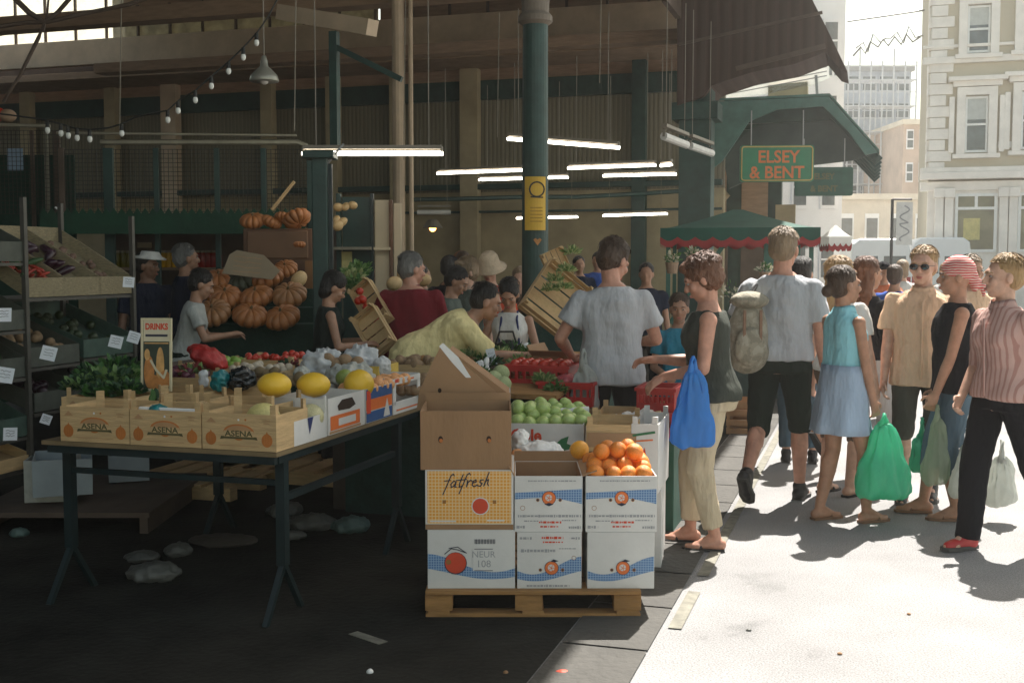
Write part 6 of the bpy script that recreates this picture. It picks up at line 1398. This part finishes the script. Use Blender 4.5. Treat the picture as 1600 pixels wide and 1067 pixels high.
    if skirt:
        z0, z1, wd, sm = skirt; rs = []
        for i in range(9):
            t = i / 8; z = z1 + (z0 - z1) * t; n = 48
            rs.append([Vector(((.16 + (wd - .16) * t) * (1 + .05 * t * math.sin(7 * a)) * math.cos(a), (.115 + (wd * .85 - .115) * t) * (1 + .05 * t * math.sin(7 * a)) * math.sin(a) - .01, z)) * s for a in [2 * math.pi * k / n for k in range(n)]])
        m = MB(); m.rings(rs, cap=False); o = m.build('skirt', sm, e, smooth=True); so_ = o.modifiers.new("solid", "SOLIDIFY"); so_.thickness = .004; disp(o, tex_big, .02)
    sk_, smm = shoes
    if sk_:
        for k in ('R', 'L'):
            hp, kn, an, tp = J['l' + k]; M3 = Matrix.Rotation(-R(tp), 3, 'X'); fd = M3 @ Vector((0, 1, 0)); fu = M3 @ Vector((0, 0, 1)); m = MB()
            c = an - fu * .085 * s
            outline = [(-.032, -.055), (.032, -.055), (.036, .03), (.047, .11), (.035, .175), (0, .195), (-.035, .175), (-.047, .11), (-.036, .03)]
            if sk_ == 'shoe':
                caps(m, an - fu * .05 * s - fd * .025 * s, an - fu * .058 * s + fd * .12 * s, .044 * s, .034 * s); caps(m, an - fu * .0 * s, an - fu * .05 * s + fd * .06 * s, .046 * s, .038 * s); caps(m, an - fu * .058 * s + fd * .1 * s, an - fu * .06 * s + fd * .15 * s, .04 * s, .03 * s)
                o = finish(m, 'shoe', smm, e, .009, 3)
                q = MB(); q.prism([c + Vector((x, 0, 0)) * s * 1.05 + fd * y * s + fu * .0 for x, y in outline], fu * .022 * s); q.build('sole', mat('shoe_sole', (.08, .075, .07), .8), o)
            else:
                q = MB(); q.prism([c + Vector((x, 0, 0)) * s + fd * y * s + fu * .001 for x, y in outline], fu * .016 * s)
                q.path([an - fu * .07 * s + fd * .08 * s + Vector((-.042 * s, 0, 0)), an - fu * .03 * s + fd * .1 * s, an - fu * .07 * s + fd * .08 * s + Vector((.042 * s, 0, 0))], .009 * s, 6)
                q.path([an - fu * .03 * s + fd * .1 * s, an - fu * .055 * s + fd * .15 * s], .006 * s, 6)
                q.build('sandal', smm, e)
    e['_j'] = 0; del e['_j']
    M = Matrix.Translation(e.location) @ Matrix.Rotation(-R(face), 4, 'Z')
    W = {k: M @ J[k][2] for k in ('R', 'L')}; W['C'] = M @ S(0, -.13, 1.2); W['M'] = M
    return e, W, S
def plastic_bag(top, w_, h, dp, label, m, rot=0, seed=0, fat=1., cat='carrier bag', handle=.1):
    e = empty('carrier_bag', top, label, cat, rot); rd = random.Random(seed)
    n = 60; rs = []
    ph = [rd.uniform(0, 6) for _ in range(3)]
    for z, kx_, ky_, amp in ((-handle, .2, .2, .25), (-handle - .05, .38, .35, .22), (-h * .38, .62, .55, .14), (-h * .55, .8, .8, .09), (-h * .72, .95, .98, .05), (-h * .86, 1, 1, .05), (-h * .95, .93, .9, .05), (-h * .99, .7, .6, .03), (-h, .3, .25, 0)):
        r = []
        for i in range(n):
            a = 2 * math.pi * i / n; k = 1 + amp * (math.sin(9 * a + ph[0]) * .6 + math.sin(14 * a + ph[1] + z * 8) * .4)
            r.append(Vector((w_ / 2 * kx_ * k * math.cos(a), dp / 2 * ky_ * k * math.sin(a) * fat, z + .012 * math.sin(5 * a + ph[2]) * (1 if z > -h * .9 else 0))))
        rs.append(r)
    o = MB().rings(rs).build('sack', m, e, smooth=True, sub=1); disp(o, tex_big, .05); disp(o, tex_vor, .016); disp(o, tex_fine, .006)
    for s_ in (-1, 1):
        MB().path([(s_ * w_ * .06, .0, -handle - .03), (s_ * w_ * .05, s_ * .012, -handle * .6), (s_ * .012, s_ * .012, -handle * .2), (0, s_ * .008, .012)], [.022, .014, .01, .009], 8).build('handle', m, e, smooth=True)
    return e
bag_b = mat('blue_plastic', (.06, .30, .75), .3, .2, 8, trans=.5, bump=.5, bscale=22, stretch=(1, 1, .3)); bag_g = mat('green_plastic', (.12, .62, .40), .3, .2, 8, trans=.55, bump=.5, bscale=22, stretch=(1, 1, .3))
bag_w = mat('thin_white_plastic', (.62, .64, .6), .35, .1, 8, trans=.5, bump=.4, bscale=22); bag_c = mat('clear_green_plastic', (.42, .5, .36), .3, .15, 8, trans=.5, alpha=.72, bump=.4, bscale=25, stretch=(1, 1, .3))
denim = cloth('washed_denim', (.33, .42, .54), var=.25, scale=5); denim_d = cloth('dark_denim', (.09, .14, .18), var=.3, scale=5); blackc = cloth('black_cotton', (.012, .012, .015)); dgreen = cloth('dark_green_cotton', (.02, .028, .022))
leather = mat('black_leather', (.02, .018, .018), .5, .2); tanl = mat('tan_leather', (.22, .12, .07), .6, .2); redl = mat('red_leather', (.45, .02, .02), .4)
def gp_(px, Y): v = P(px, 410, Y); return Vector((v.x, Y, 0))
greyT = cloth('grey_marl_jersey', (.44, .45, .47)); olive = cloth('dark_olive_jersey', (.05, .055, .045)); cream = cloth('cream_linen', (.52, .43, .30), bump=.8); yelT = cloth('pale_yellow_jersey', (.88, .72, .36))
# woman with the blue bag
e, W, S_ = person(gp_(1112, 6.5), -80, 1.66, 'woman in dark olive vest and cream trousers holding a blue carrier bag over her forearm', 'f', 'ruddy', ('fluffy', 'auburn'), olive, 0, .90, cream, .93, None, ('sandal', leather), 3, (0, 24),
    {'L': (-.16, .27, 1.04), 'R': (.1, .33, 1.12)}, {'L': (-.1, -.02, 0), 'R': (.1, .13, 0)}, 30, 1.14, 0, loose=1.1, topneck=1.42, handdir={'L': (0, .8, -.55), 'R': (0, 1, -.1)})
plastic_bag(P(1083, 560, 6.16), .24, .49, .12, 'bright blue carrier bag hanging from the forearm of the woman in cream trousers', bag_b, R(2), 1, 1, handle=.06)
# man in the grey T-shirt, back to the camera
e, W, S_ = person(gp_(957, 7.35), 6, 1.77, 'man in a grey T-shirt and black shorts seen from behind, reaching over the stall', 'm', 'ruddy', ('short', 'brown'), greyT, .62, .84, blackc, .52, None, ('shoe', leather), 3, (38, 28),
    {'L': (-.27, .22, 1.0), 'R': (.17, .32, 1.08)}, None, 30, 1.03, 0, loose=1.3, pole=((.6, -.8, -.3), (-.55, -.8, -.2)))
tag(MB().box((0, 0, 0), (.03, .02, .01)).build('watch', leather, e, loc=S_(.16, .29, 1.1) if False else (.2, .28, 1.12)))
plastic_bag(P(912, 548, 7.2), .19, .38, .1, 'long white plastic bag hanging by the left hip of the grey shirted man', bag_w, 0, 3)
# child in blue
person(gp_(1062, 8.2), 188, 1.40, 'smiling child in a bright blue T-shirt beyond the woman with the blue bag', 'f', 'tan', ('short', 'brown'), cloth('turquoise_jersey', (.03, .24, .36)), .6, .9, denim_d, .95, None, ('shoe', leather), 0, (0, 5), {'R': (.12, .25, 1.05), 'L': (-.12, .25, 1.02)}, lod=1)
# man with the camouflage rucksack
e, W, S_ = person(gp_(1222, 7.75), 28, 1.85, 'tall man in grey T-shirt and dark green knee shorts walking away with a rucksack', 'm', 'ruddy', ('crop', 'light'), greyT, .75, .92, dgreen, .56, None, ('shoe', leather), 3, (0, 8),
    {'R': (.27, .06, .84), 'L': (-.2, .22, 1.1)}, {'L': (-.1, -.36, .02), 'R': (.1, .16, 0)}, 45, 1.06, 0, loose=1.3, toe=(0, 48), strap=(tanl, (-1, 1)))
camo = mat('camouflage_canvas', (.30, .26, .17), .85, .1, 5, bump=.5, bscale=30); t = camo.node_tree; vz = t.nodes.new('ShaderNodeTexNoise'); vz.inputs['Scale'].default_value = 16; tcn = t.nodes.new('ShaderNodeTexCoord'); t.links.new(tcn.outputs['Object'], vz.inputs[0]); rmp = t.nodes.new('ShaderNodeValToRGB'); rmp.color_ramp.interpolation = 'CONSTANT'
rmp.color_ramp.elements[0].color = (.24, .215, .16, 1); rmp.color_ramp.elements[1].position = .45; rmp.color_ramp.elements[1].color = (.31, .28, .21, 1); el_ = rmp.color_ramp.elements.new(.58); el_.color = (.38, .345, .27, 1); t.links.new(vz.outputs[0], rmp.inputs[0]); t.links.new(rmp.outputs[0], t.nodes['Principled BSDF'].inputs['Base Color'])
bp0 = W['M'] @ S_(-.15, -.22, 1.08); rk_ = empty('rucksack', bp0, 'camouflage patterned rucksack slung low on the left of the tall man\'s back', 'rucksack', -R(28 - 35))
m = MB(); m.ell((0, 0, -.02), (.135, .11, .25)); m.ell((0, 0, -.12), (.14, .12, .15)); m.ell((0, 0, .08), (.115, .1, .14)); finish(m, 'main_bag', camo, rk_, .012, 3, .02)
m = MB(); m.ell((-.02, -.1, -.08), (.11, .05, .13)); finish(m, 'front_pocket', camo, rk_, .01, 2, .015); m = MB(); m.ell((0, -.02, .22), (.13, .11, .06)); finish(m, 'top_flap', camo, rk_, .01, 2, .01)
MB().path([(.03, .05, .24), (.06, .02, .32), (.0, -.02, .25)], .01).build('grab_handle', leather, rk_)
for x in (-.07, .04): MB().box((x, -.13, .06), (.018, .01, .2)).build('buckle_strap', tanl, rk_)
# woman in light blue top and denim skirt
ltb = cloth('light_blue_knit', (.26, .55, .62), bump=.6)
e, W, S_ = person(gp_(1321, 7.15), 68, 1.60, 'young woman in sleeveless light blue top and pale denim skirt carrying a green bag', 'f', 'tan', ('bun', 'brown'), ltb, 0, 1.07, None, .5, (.62, 1.08, .222, denim), ('sandal', tanl), 0, (8, 0),
    {'R': (.17, .13, .80), 'L': (-.2, .1, .84)}, {'R': (.1, .16, 0), 'L': (-.1, -.08, 0)}, 50, .96, 0, loose=.8, topneck=1.475, collar=True)
plastic_bag(W['R'] + Vector((.06, -.03, -.09)), .36, .52, .26, 'big green carrier bag held low by the woman in the denim skirt', bag_g, R(8), 5, handle=.05)
plastic_bag(W['R'] + Vector((.2, .22, -.28)), .2, .26, .16, 'smaller green bag just behind the big green carrier bag', bag_g, R(30), 6, handle=.06)
# long haired fair woman behind her
person(gp_(1316, 8.0), 50, 1.66, 'woman with long fair hair and a white top, mostly hidden behind the denim skirt woman', 'f', 'fair', ('long', 'fair'), cloth('white_cotton', (.66, .64, .6)), .7, .92, cloth('brown_twill', (.16, .11, .08)), .62, None, ('sandal', leather), 0, (20, 0), lod=1)
# dark haired woman in black top, foot kicked up
person(gp_(1358, 8.6), 62, 1.66, 'woman in a black short sleeved top and grey capris with one heel lifted', 'f', 'tan', ('long', 'auburn'), blackc, .8, .95, cloth('grey_linen', (.34, .33, .33)), .72, None, ('sandal', leather), 0, (5, 0), {'R': (.16, .18, .95), 'L': (-.18, .2, 1.0)}, {'R': (.1, .1, 0), 'L': (-.1, -.36, .16)}, lod=1, toe=(0, 55))
person(gp_(1254, 9.3), 15, 1.66, 'woman in a pink top half hidden behind the tall man with the rucksack', 'f', 'fair', ('bob', 'dark'), cloth('pink_cotton', (.55, .06, .17)), .5, .9, denim_d, .95, None, ('shoe', leather), 0, (10, 0), lod=1)
# sunglasses man
e, W, S_ = person(gp_(1443, 7.8), 200, 1.73, 'fair haired man in sunglasses, cream short sleeved shirt and dark olive shorts', 'm', 'fair', ('crop', 'fair'), cloth('peach_cotton', (.66, .45, .30), bump=.8), .7, .80, cloth('olive_twill', (.06, .06, .048)), .56, None, ('shoe', leather), 0, (14, 4), {'R': (.24, .05, .82), 'L': (-.2, .12, .86)}, {'L': (-.09, -.05, 0), 'R': (.1, .1, 0)}, 35, 1.0, 0, collar=True, glasses=True, loose=1.3)
plastic_bag(P(1441, 655, 7.45), .17, .34, .12, 'green carrier bag between the sunglasses man and the headscarf woman', bag_g, R(10), 8)
# headscarf woman
scarf = stripemat('striped_headscarf', (.5, .035, .04), (.62, .48, .42), 20, 2, duty=.5, dist=2.5)
e, W, S_ = person(gp_(1500, 7.25), -78, 1.66, 'woman in a red striped headscarf, black sleeveless top and cropped jeans', 'f', 'tan', ('none', 'dark'), blackc, 0, .86, denim_d, .72, None, ('sandal', tanl), 2, (0, 2), {'L': (-.17, .17, .80), 'R': (.2, .1, .85)}, {'L': (-.1, .02, 0), 'R': (.1, .2, 0)}, 50, 1.05, 0, hat=('scarf', scarf), loose=1.4, topneck=1.44)
plastic_bag(W['L'] + Vector((-.0, -.03, -.08)), .17, .5, .12, 'translucent pale green bag hanging from the hand of the headscarf woman', bag_c, R(5), 10, handle=.08)
plastic_bag(P(1512, 672, 7.05), .20, .42, .16, 'white carrier bag between the headscarf woman and the striped shirt woman', bag_w, R(5), 12)
# striped shirt woman
shirt = stripemat('pink_striped_shirt', (.37, .19, .16), (.50, .32, .28), 11, 0, duty=.3, dist=0)
e, W, S_ = person(gp_(1573, 6.45), -112, 1.67, 'blond woman in a pinkish striped shirt and black trousers walking left at the right edge', 'f', 'fair', ('pony', 'fair'), shirt, 1.25, .90, blackc, 1.0, None, ('shoe', redl), 2, (24, 0), {'L': (-.26, -.05, .90), 'R': (.2, .12, .9)}, {'R': (.06, .2, 0), 'L': (-.12, -.32, .0)}, 45, 1.04, 0, collar=True, flare=1.12, loose=1.15, toe=(0, 10), topneck=1.44)
plastic_bag(P(1566, 690, 7.1), .2, .4, .18, 'white carrier bag partly behind the legs of the striped shirt woman', bag_w, R(25), 14)
# street background
person(gp_(1381, 14.0), 185, 1.63, 'distant person in an orange vest and dark cap down the street', 'm', 'tan', ('crop', 'dark'), cloth('orange_cotton', (.6, .16, .07)), .4, .9, dgreen, .5, None, ('shoe', leather), hat=('cap', blackc), lod=2)
person(gp_(1410, 15.5), 10, 1.66, 'distant person in a white T-shirt and pale shorts down the street', 'f', 'fair', ('bob', 'light'), cloth('white_cotton', (0, 0, 0)), .6, .9, cloth('brown_twill', (0, 0, 0)), .45, None, ('shoe', leather), lod=2)
person(gp_(1399, 12.0), 25, 1.60, 'distant person in a blue top with a green bag beside the sunglasses man', 'm', 'tan', ('short', 'brown'), cloth('royal_blue_cotton', (.05, .11, .4)), .6, .9, cloth('brown_twill', (0, 0, 0)), .5, None, ('shoe', leather), lod=2)
person(gp_(1519, 9.4), 170, 1.68, 'brown haired person just visible behind the headscarf woman', 'm', 'tan', ('short', 'light'), cloth('peach_cotton', (0, 0, 0)), .6, .9, denim_d, .95, None, ('shoe', leather), lod=1)
person(gp_(1345, 17.5), 200, 1.68, 'distant man in a grey top far down the sunny street', 'm', 'fair', ('crop', 'dark'), greyT, .6, .9, denim_d, .95, None, ('shoe', leather), lod=2)
person(gp_(1480, 16), 170, 1.62, 'distant woman in a pale dress-like top behind the sunglasses man', 'f', 'fair', ('bob', 'fair'), cloth('white_cotton', (0, 0, 0)), .5, .8, denim, .7, None, ('sandal', leather), lod=2)
# market crowd
person(gp_(284, 9.4), 78, 1.58, 'person in a white T-shirt reaching towards the pumpkins', 'f', 'tan', ('short', 'dark'), cloth('grey_white_cotton', (.45, .45, .42)), .6, .8, dgreen, .95, None, ('shoe', leather), 14, (0, 15), {'R': (.15, .42, 1.15), 'L': (-.15, .42, 1.12)}, lod=1)
person(gp_(292, 11.2), 60, 1.80, 'person in dark clothes behind the white T-shirt person', 'm', 'tan', ('short', 'grey'), cloth('navy_cotton', (.02, .025, .045)), 1.6, .9, blackc, .95, None, ('shoe', leather), lod=1, bulk=1.1)
person(gp_(230, 11.2), 160, 1.72, 'stallholder in a white peaked cap and dark clothes behind the rack', 'm', 'brown', ('crop', 'dark'), cloth('navy_cotton', (0, 0, 0)), .8, .9, blackc, .95, None, ('shoe', leather), 0, (-60, 5), hat=('widecap', cloth('white_cotton', (0, 0, 0))), lod=1)
person(gp_(508, 8.9), 74, 1.55, 'dark haired woman in a black tank top counting money beside the green post', 'f', 'tan', ('bob', 'dark'), cloth('black_green_jersey', (.018, .025, .022)), 0, .9, blackc, .95, None, ('shoe', leather), 4, (0, 30), {'R': (.13, .30, 1.12), 'L': (-.12, .34, 1.14)}, lod=1, handdir={'R': (0, 1, .1), 'L': (0, 1, 0)})
person(gp_(642, 9.3), 8, 1.70, 'grey haired man in a maroon sweater seen from behind', 'm', 'ruddy', ('short', 'grey'), cloth('maroon_wool', (.17, .018, .025), bump=.5), 1.95, .85, blackc, .95, None, ('shoe', leather), 2, (50, 10), {'L': (-.3, .2, 1.0), 'R': (.15, .3, 1.05)}, lod=1, bulk=1.18, loose=1.2, collar=True)
person(gp_(645, 8.25), 84, 1.72, 'man in a pale yellow T-shirt bending far over the vegetable stall', 'm', 'tan', ('crop', 'dark'), yelT, .85, .88, cloth('olive_twill', (0, 0, 0)), .95, None, ('shoe', leather), 56, (0, -12), {'R': (.16, .80, .98), 'L': (-.2, .66, .92)}, lod=0, bulk=1.12, loose=1.5, curl=40, pole=((.3, -1, 0), (-.3, -1, 0)))
person(gp_(692, 10.2), 95, 1.59, 'dark haired man looking right, just behind the bending man', 'm', 'tan', ('short', 'dark'), cloth('grey_green_cotton', (.12, .14, .12)), .6, .9, blackc, .95, None, ('shoe', leather), 10, (5, 25), lod=1)
person(gp_(733, 10.6), -150, 1.66, 'woman with fluffy light hair turned to the left in a grey-green top', 'f', 'fair', ('fluffy', 'light'), cloth('grey_green_cotton', (0, 0, 0)), .6, .9, blackc, .95, None, ('shoe', leather), 4, (25, 10), lod=1)
person(gp_(768, 10.9), -165, 1.70, 'person in a beige bucket hat and orange-red shirt facing the stall', 'f', 'fair', ('short', 'light'), cloth('coral_cotton', (.62, .10, .05)), .8, .9, blackc, .95, None, ('shoe', leather), 4, (0, 22), hat=('bucket', mat('beige_cotton_hat', (.52, .40, .28), .9, .15, 20, bump=.4)), lod=1)
person(gp_(703, 11.8), 20, 1.69, 'person in a dark cap in the crowd beyond the maroon sweater', 'm', 'tan', ('crop', 'dark'), blackc, .6, .9, blackc, .95, None, ('shoe', leather), hat=('cap', blackc), lod=2)
person(gp_(721, 12.3), -20, 1.74, 'person in a brown cap, only the head showing in the crowd', 'm', 'tan', ('crop', 'brown'), cloth('brown_twill', (0, 0, 0)), .6, .9, blackc, .95, None, ('shoe', leather), hat=('cap', cloth('rust_cotton', (.22, .1, .05))), lod=2)
person(gp_(812, 11.6), 190, 1.58, 'fair skinned person partly hidden behind the white vest woman', 'f', 'fair', ('bob', 'light'), cloth('brown_twill', (0, 0, 0)), .6, .9, blackc, .95, None, ('shoe', leather), lod=2)
e, W, S_ = person(gp_(797, 8.9), 184, 1.50, 'dark haired woman in a white vest looking down into her handbag', 'f', 'tan', ('bob', 'dark'), cloth('white_cotton', (0, 0, 0)), 0, .9, blackc, .95, None, ('shoe', leather), 4, (8, 34), {'R': (.06, .26, 1.12), 'L': (-.05, .26, 1.09)}, lod=1, pole=((.9, -.5, -.3), (-.9, -.5, -.3)), strap=(mat('navy_strap', (.02, .03, .12), .7), (-1, 1)))
hbp = P(791, 556, 8.55); hbg = empty('handbag', hbp, 'black handbag held open in front of the woman in the white vest', 'handbag', 0); m = MB(); m.ell((0, 0, 0), (.12, .07, .12)); m.ell((0, 0, -.05), (.14, .08, .09)); finish(m, 'bag_body', leather, hbg, .012, 2, .02); MB().path([(-.08, 0, .08), (-.05, 0, .18), (.05, 0, .18), (.08, 0, .08)], .009).build('handle', leather, hbg)
for px, Y, f, hh, lab, c in ((905, 17, 170, 1.72, 'distant person in dark clothes deep in the hall, left of two', 'navy_cotton'), (934, 17.5, 200, 1.78, 'distant person in a blue top deep in the hall, right of two', 'royal_blue_cotton'), (660, 13.5, 60, 1.6, 'person deep in the hall behind the maroon sweater man', 'grey_green_cotton'), (1010, 12.5, 190, 1.62, 'shadowy person behind the grey shirted man, near the stall posts', 'navy_cotton'), (575, 13, 120, 1.62, 'shadowy person by the kiosk behind the tank top woman', 'grey_green_cotton')):
    person(gp_(px, Y), f, hh, lab, 'm', 'tan', ('short', 'dark'), MATS[c], .6, .9, blackc, .95, None, ('shoe', leather), lod=2)
# ------------------------------------------------ haze: thin even air round the whole place
hm_ = bpy.data.materials.new('air'); hm_.use_nodes = True; t = hm_.node_tree; t.nodes.remove(t.nodes['Principled BSDF'])
pv = t.nodes.new('ShaderNodeVolumePrincipled'); pv.inputs['Color'].default_value = (.98, .95, .9, 1); pv.inputs['Density'].default_value = .0017; pv.inputs['Anisotropy'].default_value = .35
t.links.new(pv.outputs[0], t.nodes['Material Output'].inputs['Volume'])
hz_ = MB().box((0, 400, 16), (790, 990, 34)).build('haze', hm_); tag(hz_, kind='stuff')
